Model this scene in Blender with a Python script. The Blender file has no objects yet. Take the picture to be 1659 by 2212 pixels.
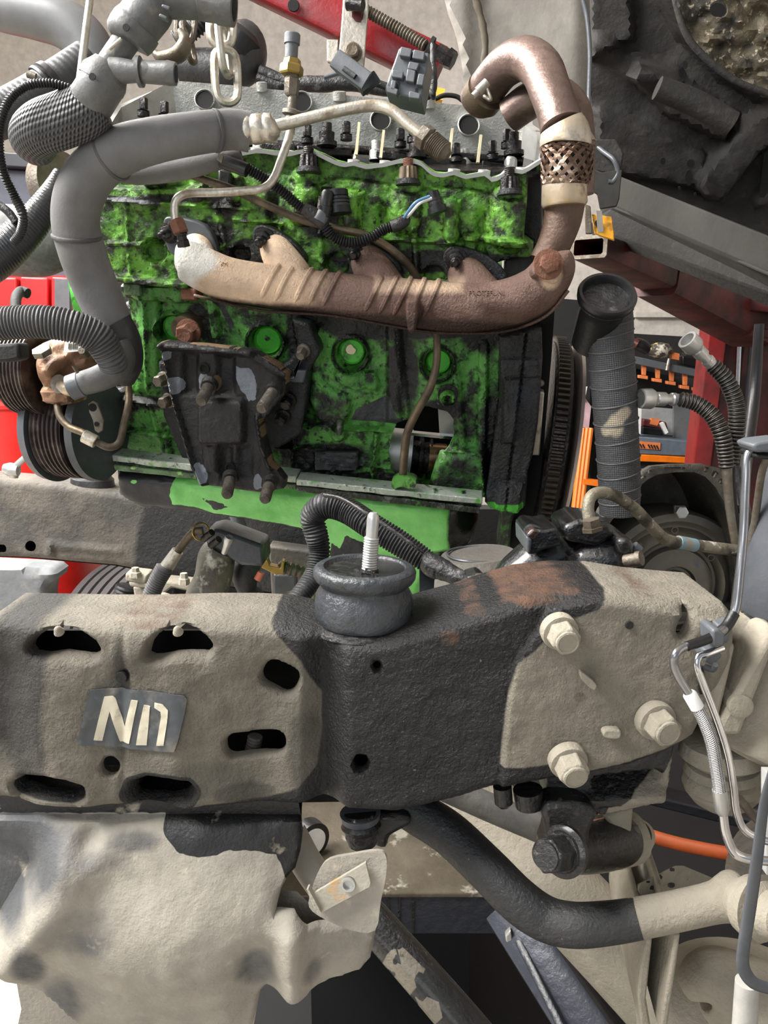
import bpy, bmesh, math, random
import numpy as np
from mathutils import Vector, Matrix, geometry
random.seed(7); rng = np.random.RandomState(7)
C = bpy.context.scene.collection
# ---------------- camera, daylight, exposure ----------------
CAM = np.array([0.0, 0.0, 1.30]); PITCH = math.radians(12); FPX = 1722.0
cd = bpy.data.cameras.new('camera'); cam = bpy.data.objects.new('camera', cd); C.objects.link(cam)
cd.sensor_fit = 'VERTICAL'; cd.sensor_height = 36; cd.lens = FPX/2212*36; cd.clip_start = 0.02
cam.location = CAM; cam.rotation_euler = (math.pi/2-PITCH, 0, 0)
bpy.context.scene.camera = cam
w = bpy.data.worlds.new('world'); bpy.context.scene.world = w; w.use_nodes = True
w.node_tree.nodes['Background'].inputs[0].default_value = (.80, .88, 1, 1)
w.node_tree.nodes['Background'].inputs[1].default_value = .36
vs = bpy.context.scene.view_settings
vs.view_transform = 'Standard'; vs.look = 'None'; vs.gamma = 1; vs.use_curve_mapping = False; vs.exposure = 0.25
def area(name, loc, aim, sx, sy, power, col=(1, 1, 1)):
    l = bpy.data.lights.new(name, 'AREA'); l.shape = 'RECTANGLE'; l.size = sx; l.size_y = sy; l.energy = power; l.color = col
    o = bpy.data.objects.new(name, l); C.objects.link(o); o.location = loc
    o.rotation_euler = (Vector(aim)-Vector(loc)).to_track_quat('-Z', 'Y').to_euler(); return o
area('door_daylight', (-1.7, .55, 3.1), (.1, .8, 1.0), 1.5, 1.3, 215, (1, .98, .95))
area('front_fill', (-1.6, -2.4, 2.0), (0, .9, .9), 2.0, 1.6, 27, (.95, .98, 1))  # soft fill lamp added behind the camera, no visible source
area('rear_daylight', (-1.9, 2.7, 3.3), (-.2, .9, 1.0), 1.6, 1.2, 170, (1, .98, .94))
# ---------------- projection helpers: pixel of the photo + depth y -> point ----------------
cp, sp = math.cos(PITCH), math.sin(PITCH)
def ray(px, py):
    x = (np.asarray(px, float)-829.5)/FPX; y = (1106-np.asarray(py, float))/FPX
    return np.stack([x, cp+y*sp, -sp+y*cp], -1)
def P(px, py, Y):
    d = ray(px, py); t = np.asarray(Y, float)/d[..., 1]
    return CAM+d*t[..., None]
def PZ(px, py, z):
    d = ray(px, py); t = (z-CAM[2])/d[..., 2]; return CAM+d*t[..., None]
def SC(px, py, Y):
    return Y/ray(px, py)[..., 1]/FPX
def nrm(v): v = np.asarray(v, float); return v/np.linalg.norm(v)
class Face:
    def __init__(s, px, py, Y, N=(0, -1, 0)):
        s.N = nrm(N); s.O = P(px, py, Y); s.U = nrm(np.cross(-s.N, (0, 0, 1))); s.V = np.cross(s.N, s.U)*1.0
        if s.V[2] < 0: s.V = -s.V
    def p(s, px, py, h=0.0):
        d = ray(px, py); t = ((s.O-CAM)@s.N+np.asarray(h, float))/(d@s.N); return CAM+d*np.asarray(t)[..., None]
    def sc(s, px, py): return float(np.linalg.norm(s.p(px+1, py)-s.p(px, py)))
# ---------------- noise / sdf in pixel space ----------------
def _h(ix, iy, s):
    n = (ix*374761393+iy*668265263+s*1442695041).astype(np.int64); n = (n ^ (n >> 13))*1274126177
    return ((n ^ (n >> 16)) & 0xffff)/65535.0
def noise(x, y, sc=50., s=0, oct=3):
    x = np.asarray(x, float)/sc; y = np.asarray(y, float)/sc; r = 0; a = 1; t = 0
    for o in range(oct):
        ix = np.floor(x).astype(np.int64); iy = np.floor(y).astype(np.int64); fx = x-ix; fy = y-iy
        fx = fx*fx*(3-2*fx); fy = fy*fy*(3-2*fy)
        v = (_h(ix, iy, s)*(1-fx)+_h(ix+1, iy, s)*fx)*(1-fy)+(_h(ix, iy+1, s)*(1-fx)+_h(ix+1, iy+1, s)*fx)*fy
        r = r+v*a; t += a; a *= .5; x = x*2.03+11; y = y*2.03+7
    return r/t
def ss(a, b, x): t = np.clip((x-a)/(b-a), 0, 1); return t*t*(3-2*t)
def sd_seg(x, y, x0, y0, x1, y1):
    dx, dy = x1-x0, y1-y0; t = np.clip(((x-x0)*dx+(y-y0)*dy)/(dx*dx+dy*dy+1e-9), 0, 1)
    return np.hypot(x-x0-t*dx, y-y0-t*dy)
def sd_line(x, y, pts, closed=False):
    d = np.full(np.shape(x), 1e9); n = len(pts)
    for i in range(n if closed else n-1):
        a, b = pts[i], pts[(i+1) % n]; d = np.minimum(d, sd_seg(x, y, a[0], a[1], b[0], b[1]))
    return d
def inside(x, y, pts):
    c = np.zeros(np.shape(x), bool); n = len(pts)
    for i in range(n):
        x0, y0 = pts[i]; x1, y1 = pts[(i+1) % n]
        if y0 == y1: continue
        m = ((y0 > y) != (y1 > y)) & (x < (x1-x0)*(y-y0)/(y1-y0)+x0); c ^= m
    return c
def sd_poly(x, y, pts): return np.where(inside(x, y, pts), -1, 1)*sd_line(x, y, pts, True)
def sd_box(x, y, x0, y0, x1, y1): return np.maximum(np.maximum(x0-x, x-x1), np.maximum(y0-y, y-y1))
def bump(d, w): return 1-ss(-w, w, d)
def rrect(x0, y0, x1, y1, r, n=4, rot=0):
    o = []
    for cx, cy, a0 in ((x1-r, y0+r, -90), (x1-r, y1-r, 0), (x0+r, y1-r, 90), (x0+r, y0+r, 180)):
        for i in range(n+1):
            a = math.radians(a0+90*i/n); o.append((cx+r*math.cos(a), cy+r*math.sin(a)))
    if rot:
        mx, my = (x0+x1)/2, (y0+y1)/2; c, s = math.cos(math.radians(rot)), math.sin(math.radians(rot))
        o = [(mx+(a-mx)*c-(b-my)*s, my+(a-mx)*s+(b-my)*c) for a, b in o]
    return o
def circ(cx, cy, r, n=20, ry=None, rot=0):
    ry = ry or r; c, s = math.cos(math.radians(rot)), math.sin(math.radians(rot)); o = []
    for i in range(n):
        a = 2*math.pi*i/n; u, v = r*math.cos(a), ry*math.sin(a); o.append((cx+u*c-v*s, cy+u*s+v*c))
    return o
def crsmooth(pts, res):
    pts = [np.asarray(p, float) for p in pts]
    if len(pts) < 3 or res < 2: return pts
    out = []
    for i in range(len(pts)-1):
        p0 = pts[i-1] if i else 2*pts[0]-pts[1]; p1 = pts[i]; p2 = pts[i+1]
        p3 = pts[i+2] if i+2 < len(pts) else 2*pts[-1]-pts[-2]
        for k in range(res):
            t = k/res; out.append(.5*((2*p1)+(p2-p0)*t+(2*p0-5*p1+4*p2-p3)*t*t+(3*p1-p0-3*p2+p3)*t**3))
    out.append(pts[-1]); return out
def smoothpoly(pts, res=4):
    n = len(pts); q = [np.array(p, float) for p in pts]; out = []
    for i in range(n):
        p0, p1, p2, p3 = q[i-1], q[i], q[(i+1) % n], q[(i+2) % n]
        for k in range(res):
            t = k/res; v = .5*((2*p1)+(p2-p0)*t+(2*p0-5*p1+4*p2-p3)*t*t+(3*p1-p0-3*p2+p3)*t**3); out.append((v[0], v[1]))
    return out
# ---------------- mesh builder ----------------
ALL = []
class MB:
    def __init__(s): s.v = []; s.f = []; s.uv = {}; s.at = {}; s.n = 0
    def add(s, vs, fs, uvs=None, at=None):
        b = s.n; vs = np.asarray(vs, float).reshape(-1, 3); s.v.append(vs); s.n += len(vs)
        s.f += [tuple(int(i)+b for i in f) for f in fs]
        if uvs is not None: s.uv[b] = (len(vs), np.asarray(uvs, float))
        if at:
            for k, a in at.items(): s.at.setdefault(k, []).append((b, np.asarray(a, float)))
        return s
    def loft(s, rings, close=True, cap0=True, cap1=True, us=None):
        m = len(rings[0]); n = len(rings); vs = np.concatenate(rings); fs = []
        for i in range(n-1):
            for j in range(m if close else m-1):
                k = (j+1) % m; fs.append((i*m+j, i*m+k, (i+1)*m+k, (i+1)*m+j))
        if cap0: fs.append(tuple(range(m))[::-1])
        if cap1: fs.append(tuple((n-1)*m+j for j in range(m)))
        if us is None: us = np.arange(n)*.01
        uv = np.stack([np.repeat(us, m), np.tile(np.arange(m)/m, n)], -1)
        return s.add(vs, fs, uv)
    def rings(s, cs, rs, seg, axis=None, rot=0, flat=1.0):
        cs = np.asarray(cs, float); n = len(cs); out = []
        if axis is not None: T = np.tile(nrm(axis), (n, 1))
        else:
            T = np.zeros((n, 3)); d = cs[1:]-cs[:-1]; l = np.linalg.norm(d, axis=1); d[l > 1e-9] /= l[l > 1e-9, None]
            for i in range(1, len(d)):
                if l[i] <= 1e-9: d[i] = d[i-1]
            for i in range(len(d)-2, -1, -1):
                if l[i] <= 1e-9 and not d[i].any(): d[i] = d[i+1]
            T[0] = d[0]; T[-1] = d[-1]
            if n > 2: T[1:-1] = d[1:]+d[:-1]
            T /= np.linalg.norm(T, axis=1)[:, None]+1e-12
        up = np.array((0, 0, 1.)) if abs(T[0][2]) < .9 else np.array((0, -1., 0)); X = nrm(np.cross(up, T[0]))
        ang = np.arange(seg)*2*math.pi/seg+rot
        for i in range(n):
            X = X-T[i]*(X@T[i]); X = nrm(X); Y = np.cross(T[i], X)
            out.append(cs[i]+rs[i]*(np.cos(ang)[:, None]*X+flat*np.sin(ang)[:, None]*Y))
        return out
    def tube(s, pts, seg=16, res=6, corr=None, hollow=None, wall=.84, cap=True, depth=3, flat=1.0, wob=0):
        """pts: (px,py,Y,rpx)"""
        W = [np.append(P(p[0], p[1], p[2]), p[3]*SC(p[0], p[1], p[2])) for p in pts]; W = np.array(crsmooth(W, res))
        L = np.concatenate([[0], np.cumsum(np.linalg.norm(np.diff(W[:, :3], axis=0), axis=1))])
        if corr:
            pitch = corr[0]*SC(*pts[0][:3]); amp = corr[1]; n = max(1, int(round(L[-1]/pitch))); prof = corr[2] if len(corr) > 2 else [0, .3, 1, 1, .3]
            k = len(prof); t = np.linspace(0, L[-1], n*k+1); W = np.stack([np.interp(t, L, W[:, i]) for i in range(4)], -1)
            W[:, 3] *= 1-amp+amp*np.array([prof[i % k] for i in range(n*k+1)]); L = t
        if wob: W[:, 3] *= 1+wob*(noise(L*1000, L*0, 9., 3)-.5)*2
        cs, rs = list(W[:, :3]), list(W[:, 3]); L = list(L)
        if hollow in ('end', 'both'):
            d = nrm(cs[-1]-cs[-2]); R = rs[-1]; cs += [cs[-1]+d*R*.02, cs[-1]-d*R*depth]; rs += [R*wall, R*wall]; L += [L[-1]+.001, L[-1]+R]
        if hollow in ('start', 'both'):
            d = nrm(cs[0]-cs[1]); R = rs[0]; cs = [cs[0]-d*R*depth, cs[0]+d*R*.02]+cs; rs = [R*wall, R*wall]+rs; L = [L[0]-R, L[0]-.001]+L
        if hollow:
            # fixed-axis frames at reversals: compute rings by pieces
            n0 = 2 if hollow in ('start', 'both') else 0; n1 = len(cs)-(2 if hollow in ('end', 'both') else 0)
            mid = s.rings(cs[n0:n1], rs[n0:n1], seg, flat=flat); out = []
            if n0:
                for c, r in zip(cs[:2], rs[:2]): out.append(c+(mid[0]-cs[n0])*r/rs[n0])
            out += mid
            for c, r in zip(cs[n1:], rs[n1:]): out.append(c+(mid[-1]-cs[n1-1])*r/rs[n1-1])
        else: out = s.rings(cs, rs, seg, flat=flat)
        return s.loft(out, cap0=cap, cap1=cap, us=np.array(L))
    def rod(s, p0, p1, prof, seg=24, rot=0, world=False, cap=True):
        """prof: (t along p0->p1, radius px (or m))"""
        a, b = (np.asarray(p0, float), np.asarray(p1, float)) if world else (P(*p0), P(*p1))
        k = 1 if world else SC(*p0)
        cs = [a+(b-a)*t for t, r in prof]; rs = [max(r*k, 1e-5) for t, r in prof]
        return s.loft(s.rings(cs, rs, seg, axis=b-a, rot=rot), cap0=cap, cap1=cap)
    def ax(s, p, N, prof, seg=24, rot=0):
        """lathe at world point p along N, prof (h m, r m)"""
        N = nrm(N); return s.rod(p, np.asarray(p)+N, prof, seg, rot, True)
    def hexb(s, p, N, r, h, fl=1.35, rot=0, dome=True):
        N = nrm(N); p = np.asarray(p)
        if fl: s.ax(p, N, [(0, r*fl), (h*.18, r*fl*.98), (h*.26, r*1.02)], 24)
        s.ax(p, N, [(h*.2, r), (h*.93, r), (h, r*.86)], 6, rot)
        if dome: s.ax(p, N, [(h*.9, r*.78), (h*1.04, r*.72), (h*1.02, r*.5)], 16)
        return s
    def slab(s, front, back):
        """front/back: lists of world pts (same n)"""
        n = len(front); fs = [tuple(range(n))[::-1], tuple(range(n, 2*n))]
        for i in range(n): j = (i+1) % n; fs.append((i, j, n+j, n+i))
        return s.add(np.concatenate([front, back]), fs)
    def plate(s, F, poly, h, th):
        a = F.p(*np.array(poly, float).T, h); return s.slab(a, a-F.N*th)
    def pbox(s, quad, Y, d):
        """quad of 4 px points at depth Y, extruded d backwards"""
        a = P(*np.array(quad, float).T, np.full(len(quad), float(Y)) if np.isscalar(Y) else np.array(Y, float)); return s.slab(a, a+np.array((0, d, 0)))
    def wbox(s, x0, x1, y0, y1, z0, z1):
        v = [(x, y, z) for x in (x0, x1) for y in (y0, y1) for z in (z0, z1)]
        return s.add(v, [(0, 1, 3, 2), (4, 6, 7, 5), (0, 4, 5, 1), (2, 3, 7, 6), (0, 2, 6, 4), (1, 5, 7, 3)])
    def link(s, c, D, W_, L, Wd, r, seg=8):
        D = nrm(D); W_ = nrm(np.asarray(W_)-D*(np.asarray(W_)@D)); Nn = np.cross(D, W_); n = 24; cs = []
        for i in range(n):
            a = 2*math.pi*i/n; cs.append(c+D*((L/2-Wd/2)*np.sign(math.cos(a))*min(1, abs(math.cos(a))*3)+Wd/2*math.cos(a))+W_*Wd/2*math.sin(a))
        cs = np.array(cs); T = np.roll(cs, -1, 0)-np.roll(cs, 1, 0); T /= np.linalg.norm(T, axis=1)[:, None]; vs = []
        for i in range(n):
            X = Nn; Y = np.cross(T[i], X)
            for j in range(seg):
                b = 2*math.pi*j/seg; vs.append(cs[i]+r*(math.cos(b)*X+math.sin(b)*Y))
        fs = [(i*seg+j, i*seg+(j+1) % seg, ((i+1) % n)*seg+(j+1) % seg, ((i+1) % n)*seg+j) for i in range(n) for j in range(seg)]
        return s.add(vs, fs)
    def ring(s, c, N, R, r, seg=32, m=8):
        N = nrm(N); X = nrm(np.cross(N, (0.3, 0.2, 1))); Y = np.cross(N, X); vs = []
        for i in range(seg):
            a = 2*math.pi*i/seg; d = X*math.cos(a)+Y*math.sin(a)
            for j in range(m):
                b = 2*math.pi*j/m; vs.append(c+d*(R+r*math.cos(b))+N*r*math.sin(b))
        return s.add(vs, [(i*m+j, i*m+(j+1) % m, ((i+1) % seg)*m+(j+1) % m, ((i+1) % seg)*m+j) for i in range(seg) for j in range(m)])
    def obj(s, name, m, parent=None, smooth=38, bevel=0):
        me = bpy.data.meshes.new(name); V = np.concatenate(s.v)
        me.from_pydata(V.tolist(), [], s.f); me.validate(clean_customdata=False)
        if s.uv:
            uv = np.zeros((len(V), 2))
            for b, (n, u) in s.uv.items(): uv[b:b+n] = u
            lay = me.uv_layers.new(name='UVMap'); li = np.zeros(len(me.loops), int); me.loops.foreach_get('vertex_index', li)
            L = uv[li]
            # fix seam
            for_p = np.zeros(len(me.polygons), int); me.polygons.foreach_get('loop_start', for_p); tot = np.zeros(len(me.polygons), int); me.polygons.foreach_get('loop_total', tot)
            q = tot == 4; idx = for_p[q][:, None]+np.arange(4)
            if len(idx):
                vv = L[idx, 1]; wrap = (vv.max(1)-vv.min(1)) > .5; vv = np.where(wrap[:, None] & (vv < .5), vv+1, vv); L[idx, 1] = vv
            lay.data.foreach_set('uv', L.ravel())
        for k, lst in s.at.items():
            a = np.zeros(len(V)); 
            for b, u in lst: a[b:b+len(u)] = u
            me.attributes.new(k, 'FLOAT', 'POINT').data.foreach_set('value', a)
        bm = bmesh.new(); bm.from_mesh(me); bmesh.ops.recalc_face_normals(bm, faces=bm.faces); bm.to_mesh(me); bm.free()
        me.polygons.foreach_set('use_smooth', [True]*len(me.polygons)); me.set_sharp_from_angle(angle=math.radians(smooth))
        me.materials.append(m); o = bpy.data.objects.new(name, me); C.objects.link(o)
        if parent is not None: o.parent = parent
        if bevel:
            b = o.modifiers.new('bevel', 'BEVEL'); b.width = bevel; b.segments = 2; b.limit_method = 'ANGLE'; b.angle_limit = .6
        return o
def relief(name, F, outline, mat, parent=None, holes=(), step=6, h=None, thick=.05, holethick=None, at=None, back=False, edge=(0, 0), smooth=45, hedge=(0, 0), jit=.15):
    """height-field surface on a face plane; a rim is pulled back from every border by `thick`"""
    def dens(poly):
        out = []; n = len(poly)
        for i in range(n):
            a = np.array(poly[i], float); b = np.array(poly[(i+1) % n], float); k = max(1, int(np.hypot(*(b-a))/step+.5))
            out += [tuple(a+(b-a)*t/k) for t in range(k)]
        return out
    O = dens(outline); H = [dens(q) for q in holes]; xs = np.array(O)
    gx, gy = np.meshgrid(np.arange(xs[:, 0].min(), xs[:, 0].max(), step), np.arange(xs[:, 1].min(), xs[:, 1].max(), step*.999))
    gx = gx+(np.arange(gx.shape[0]) % 2)[:, None]*step*.5; gx = gx.ravel(); gy = gy.ravel()
    keep = inside(gx, gy, outline) & (sd_line(gx, gy, outline, True) > step*.45)
    for q in holes: keep &= ~inside(gx, gy, q) & (sd_line(gx, gy, q, True) > step*.45)
    g = list(zip(gx[keep], gy[keep])); pts = O[:]; ed = [(i, (i+1) % len(O)) for i in range(len(O))]
    for q in H:
        b = len(pts); pts += q; ed += [(b+i, b+(i+1) % len(q)) for i in range(len(q))]
    pts += g
    v2, e2, f2, ov, oe, of = geometry.delaunay_2d_cdt([Vector((float(a), float(b))) for a, b in pts], ed, [], 0, 1e-5)
    X = np.array([(p[0], p[1]) for p in v2]); f = np.array([t for t in f2 if len(t) == 3]); c = X[f].mean(1)
    k = inside(c[:, 0], c[:, 1], outline)
    for q in holes: k &= ~inside(c[:, 0], c[:, 1], q)
    f = f[k]; x, y = X[:, 0], X[:, 1]
    hh = np.zeros(len(x)) if h is None else np.asarray(h(x, y), float)+0*x
    if edge[0]:
        d = np.clip(sd_line(x, y, outline, True)/edge[0], 0, 1); hh = hh-edge[1]*(1-np.sqrt(np.clip(1-(1-d)**2, 0, 1)))
    if hedge[0]:
        for q in holes:
            d = np.clip(sd_line(x, y, q, True)/hedge[0], 0, 1); hh = hh-hedge[1]*(1-np.sqrt(np.clip(1-(1-d)**2, 0, 1)))
    base = F.p(x, y, 0*x); V = base+F.N*hh[:, None]
    cnt = {}
    for a, b, c2 in f:
        for e in ((a, b), (b, c2), (c2, a)): cnt[e] = 1
    bd = [(a, b) for (a, b) in cnt if (b, a) not in cnt]
    vs = [V]; n = len(V); fs = [tuple(t) for t in f]; idx = {}; ex = []; src = []
    for a, b in bd:
        for q in (a, b):
            if q not in idx: idx[q] = n+len(ex); ex.append(q)
    ex = np.array(ex); th = np.full(len(ex), thick)
    if holethick is not None and len(holes):
        for q in holes: th[np.abs(sd_line(x[ex], y[ex], q, True)) < .5] = holethick
    B = V[ex]-F.N*th[:, None] if holethick is None else np.where((th == thick)[:, None], base[ex]-F.N*thick, V[ex]-F.N*th[:, None])
    vs.append(B)
    for a, b in bd: fs.append((b, a, idx[a], idx[b]))
    mb = MB(); A = None
    if at: A = {q: np.concatenate([fn(x, y), fn(x[ex], y[ex])]) for q, fn in at.items()}
    if back:
        m0 = n+len(ex); vs.append(base-F.N*thick); fs += [(m0+t[0], m0+t[2], m0+t[1]) for t in f]
        if A: A = {q: np.concatenate([a, a[:n]]) for q, a in A.items()}
    mb.add(np.concatenate(vs), fs, None, A)
    return mb.obj(name, mat, parent, smooth)
# ---------------- things ----------------
def tag(o, label=None, cat=None, group=None, kind=None):
    if label: o['label'] = label
    if cat: o['category'] = cat
    if group: o['group'] = group
    if kind: o['kind'] = kind
    return o
def thing(name, label, cat, group=None):
    o = bpy.data.objects.new(name, None); C.objects.link(o); o.empty_display_size = .02; ALL.append(o); return tag(o, label, cat, group)
def finish():
    for o in list(C.objects):
        if o.parent is None and o.type in ('EMPTY', 'MESH'):
            kids = [k for k in o.children_recursive if k.type == 'MESH']+([o] if o.type == 'MESH' else [])
            if not kids: continue
            vs = []
            for k in kids:
                a = np.zeros(len(k.data.vertices)*3); k.data.vertices.foreach_get('co', a); vs.append(a.reshape(-1, 3))
            V = np.concatenate(vs); b = Vector(((V[:, 0].min()+V[:, 0].max())/2, (V[:, 1].min()+V[:, 1].max())/2, V[:, 2].min()))
            for k in kids: k.data.transform(Matrix.Translation(-b))
            o.location = b
# ---------------- materials ----------------
def lin(c):
    return tuple(((v/255)/12.92 if v/255 <= .04045 else ((v/255+.055)/1.055)**2.4) for v in c)+(1,)
def M(name, c, rough=.5, metal=0, layers=(), bumps=(), spec=.5, uvw=None, trans=0, coat=0, emit=None):
    """layers: ('n',scale,thr,soft,color,rough,metal[,zstretch]) noise patches or ('a',attr,noiseamt,scale,color,rough,metal) shape masks"""
    m = bpy.data.materials.new(name); m.use_nodes = True; nt = m.node_tree; N = nt.nodes; K = nt.links; B = N['Principled BSDF']
    tc = N.new('ShaderNodeTexCoord')
    def nz(sc, det=5, st=None):
        n = N.new('ShaderNodeTexNoise'); n.inputs['Scale'].default_value = sc; n.inputs['Detail'].default_value = det; n.inputs['Roughness'].default_value = .6
        if st:
            mp = N.new('ShaderNodeMapping'); mp.inputs['Scale'].default_value = st; K.new(tc.outputs['Object'], mp.inputs[0]); K.new(mp.outputs[0], n.inputs['Vector'])
        else: K.new(tc.outputs['Object'], n.inputs['Vector'])
        return n.outputs['Fac']
    def rng_(src, a, b, c0=0., c1=1.):
        r = N.new('ShaderNodeMapRange'); r.inputs['From Min'].default_value = a; r.inputs['From Max'].default_value = b; r.inputs['To Min'].default_value = c0; r.inputs['To Max'].default_value = c1
        K.new(src, r.inputs['Value']); return r.outputs[0]
    def math_(op, a, b):
        x = N.new('ShaderNodeMath'); x.operation = op
        for i, v in enumerate((a, b)):
            if hasattr(v, 'links'): K.new(v, x.inputs[i])
            else: x.inputs[i].default_value = v
        return x.outputs[0]
    def mixc(f, a, b):
        x = N.new('ShaderNodeMix'); x.data_type = 'RGBA'; K.new(f, x.inputs[0])
        for i, v in ((6, a), (7, b)):
            if hasattr(v, 'links'): K.new(v, x.inputs[i])
            else: x.inputs[i].default_value = v
        return x.outputs[2]
    def mixf(f, a, b):
        x = N.new('ShaderNodeMix'); x.data_type = 'FLOAT'; K.new(f, x.inputs[0])
        for i, v in ((2, a), (3, b)):
            if hasattr(v, 'links'): K.new(v, x.inputs[i])
            else: x.inputs[i].default_value = v
        return x.outputs[0]
    # base colour with slight mottling
    base = lin(c); f0 = rng_(nz(28), .3, .7)
    col = mixc(f0, tuple(v*.84 for v in base[:3])+(1,), tuple(min(1, v*1.12) for v in base[:3])+(1,)); rg, mt = rough, metal
    hs = []
    for L in layers:
        if L[0] == 'n':
            _, sc, thr, soft, cc, r2, m2 = L[:7]; f = rng_(nz(sc, 8, L[7] if len(L) > 7 else None), thr-soft, thr+soft)
        else:
            _, an, amt, sc, cc, r2, m2 = L[:7]; a = N.new('ShaderNodeAttribute'); a.attribute_name = an
            f = rng_(math_('ADD', a.outputs['Fac'], math_('MULTIPLY', math_('SUBTRACT', nz(sc, 8), .5), amt)), .5-(L[7] if len(L) > 7 else .06), .5+(L[7] if len(L) > 7 else .06))
        c2 = lin(cc); f1 = rng_(nz(40+len(hs)), .3, .7)
        col = mixc(f, col, mixc(f1, tuple(v*.82 for v in c2[:3])+(1,), tuple(min(1, v*1.15) for v in c2[:3])+(1,)))
        rg = mixf(f, rg, r2); mt = mixf(f, mt, m2); hs.append(f)
    K.new(col, B.inputs['Base Color'])
    for v, k in ((rg, 'Roughness'), (mt, 'Metallic')):
        if hasattr(v, 'links'): K.new(v, B.inputs[k])
        else: B.inputs[k].default_value = v
    B.inputs['Specular IOR Level'].default_value = spec
    if trans: B.inputs['Transmission Weight'].default_value = trans
    if coat: B.inputs['Coat Weight'].default_value = coat; B.inputs['Coat Roughness'].default_value = .15
    prev = None
    for sc, st in bumps:
        b = N.new('ShaderNodeBump'); b.inputs['Strength'].default_value = min(1, st*1.5); b.inputs['Distance'].default_value = .0028*max(1, st)
        K.new(nz(sc, 6), b.inputs['Height'])
        if prev: K.new(prev, b.inputs['Normal'])
        prev = b.outputs[0]
    if uvw:
        # woven / spiral relief: list of (freq_u, freq_v, strength, dark)
        uvn = N.new('ShaderNodeUVMap'); sep = N.new('ShaderNodeSeparateXYZ'); K.new(uvn.outputs[0], sep.inputs[0])
        for fu, fv, st, dark in uvw:
            arg = math_('ADD', math_('MULTIPLY', sep.outputs[0], fu*2*math.pi), math_('MULTIPLY', sep.outputs[1], fv*2*math.pi))
            sn = rng_(math_('SINE', arg, 0), -1, 1)
            b = N.new('ShaderNodeBump'); b.inputs['Strength'].default_value = st; b.inputs['Distance'].default_value = .0015; K.new(sn, b.inputs['Height'])
            if prev: K.new(prev, b.inputs['Normal'])
            prev = b.outputs[0]
            if dark:
                col = mixc(rng_(sn, 0, .45, dark, 0), col, lin((18, 18, 18)))
        K.new(col, B.inputs['Base Color'])
    if prev: K.new(prev, B.inputs['Normal'])
    if emit: B.inputs['Emission Color'].default_value = lin(emit[0]); B.inputs['Emission Strength'].default_value = emit[1]
    return m
def tube(name, pts, m, parent=None, smooth=50, **k):
    return MB().tube(pts, **k).obj(name, m, parent, smooth)
# ================= materials =================
m_wall = M('wall_paint', (206, 200, 192), .8, bumps=[(30, .05)])
m_conc = M('concrete', (176, 170, 160), .8, layers=[('n', 3, .55, .15, (150, 144, 134), .85, 0)], bumps=[(60, .3)])
m_red = M('lift_red', (122, 24, 24), .4, layers=[('n', 6, .56, .1, (84, 18, 20), .6, 0)], bumps=[(20, .1)])
m_redd = M('lift_arm_red', (86, 24, 24), .45, layers=[('n', 9, .52, .12, (40, 26, 24), .6, 0)], bumps=[(40, .3)])
m_boom = M('hoist_red', (116, 10, 18), .35, layers=[('n', 14, .6, .08, (80, 14, 18), .6, 0), ('n', 60, .68, .04, (40, 20, 20), .7, 0)], bumps=[(80, .2)])
m_drum = M('drum_red', (214, 40, 34), .35, bumps=[(10, .1)])
m_drum2 = M('drum_red_panel', (180, 26, 28), .4, bumps=[(10, .1)])
m_orange = M('orange_paint', (236, 120, 22), .4)
m_orange2 = M('orange_print', (214, 122, 70), .6)
m_black = M('black_plastic', (22, 22, 24), .4, bumps=[(120, .15)])
m_blackm = M('black_matt', (26, 26, 27), .75, bumps=[(200, .3)])
m_rub = M('rubber_dark', (40, 40, 42), .45, layers=[('n', 30, .6, .15, (70, 70, 70), .7, 0)], bumps=[(150, .3)])
m_rubg = M('rubber_grey', (84, 84, 84), .5, layers=[('n', 12, .55, .2, (62, 62, 62), .65, 0)], bumps=[(150, .25)])
m_foam = M('foam_grey', (112, 112, 113), .62, layers=[('n', 9, .6, .2, (92, 90, 86), .8, 0)], bumps=[(400, .12)])
m_plast = M('grey_plastic', (96, 97, 96), .42, layers=[('n', 22, .56, .12, (62, 62, 60), .6, 0), ('n', 50, .66, .06, (120, 116, 104), .8, 0)], bumps=[(200, .15)])
m_conn = M('connector_grey', (86, 90, 94), .45, bumps=[(200, .1)])
m_steel = M('zinc_steel', (196, 190, 178), .38, .85, layers=[('n', 40, .6, .08, (120, 104, 82), .6, .5)], bumps=[(150, .2)])
m_steeld = M('dull_steel', (128, 122, 112), .45, .75, layers=[('n', 30, .5, .15, (84, 72, 58), .6, .4)], bumps=[(200, .3)])
m_pipe = M('brown_steel_pipe', (120, 106, 86), .4, .7, layers=[('n', 25, .5, .15, (60, 50, 40), .6, .3)], bumps=[(150, .2)])
m_brass = M('brass', (176, 148, 84), .35, .9, bumps=[(100, .1)])
m_alu = M('cast_aluminium', (184, 184, 180), .4, .6, layers=[('n', 16, .6, .1, (130, 128, 122), .5, .5), ('n', 60, .68, .04, (66, 62, 56), .5, .2)], bumps=[(300, .3)])
m_dkst = M('oily_steel', (34, 32, 32), .22, .5, layers=[('n', 60, .6, .1, (70, 66, 62), .35, .7)], bumps=[(120, .5)])
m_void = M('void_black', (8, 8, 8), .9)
m_chrome = M('bright_steel', (205, 205, 208), .18, 1)
m_grid = M('bright_satin_steel', (190, 190, 188), .35, .7)
GR = (88, 154, 66)
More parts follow.
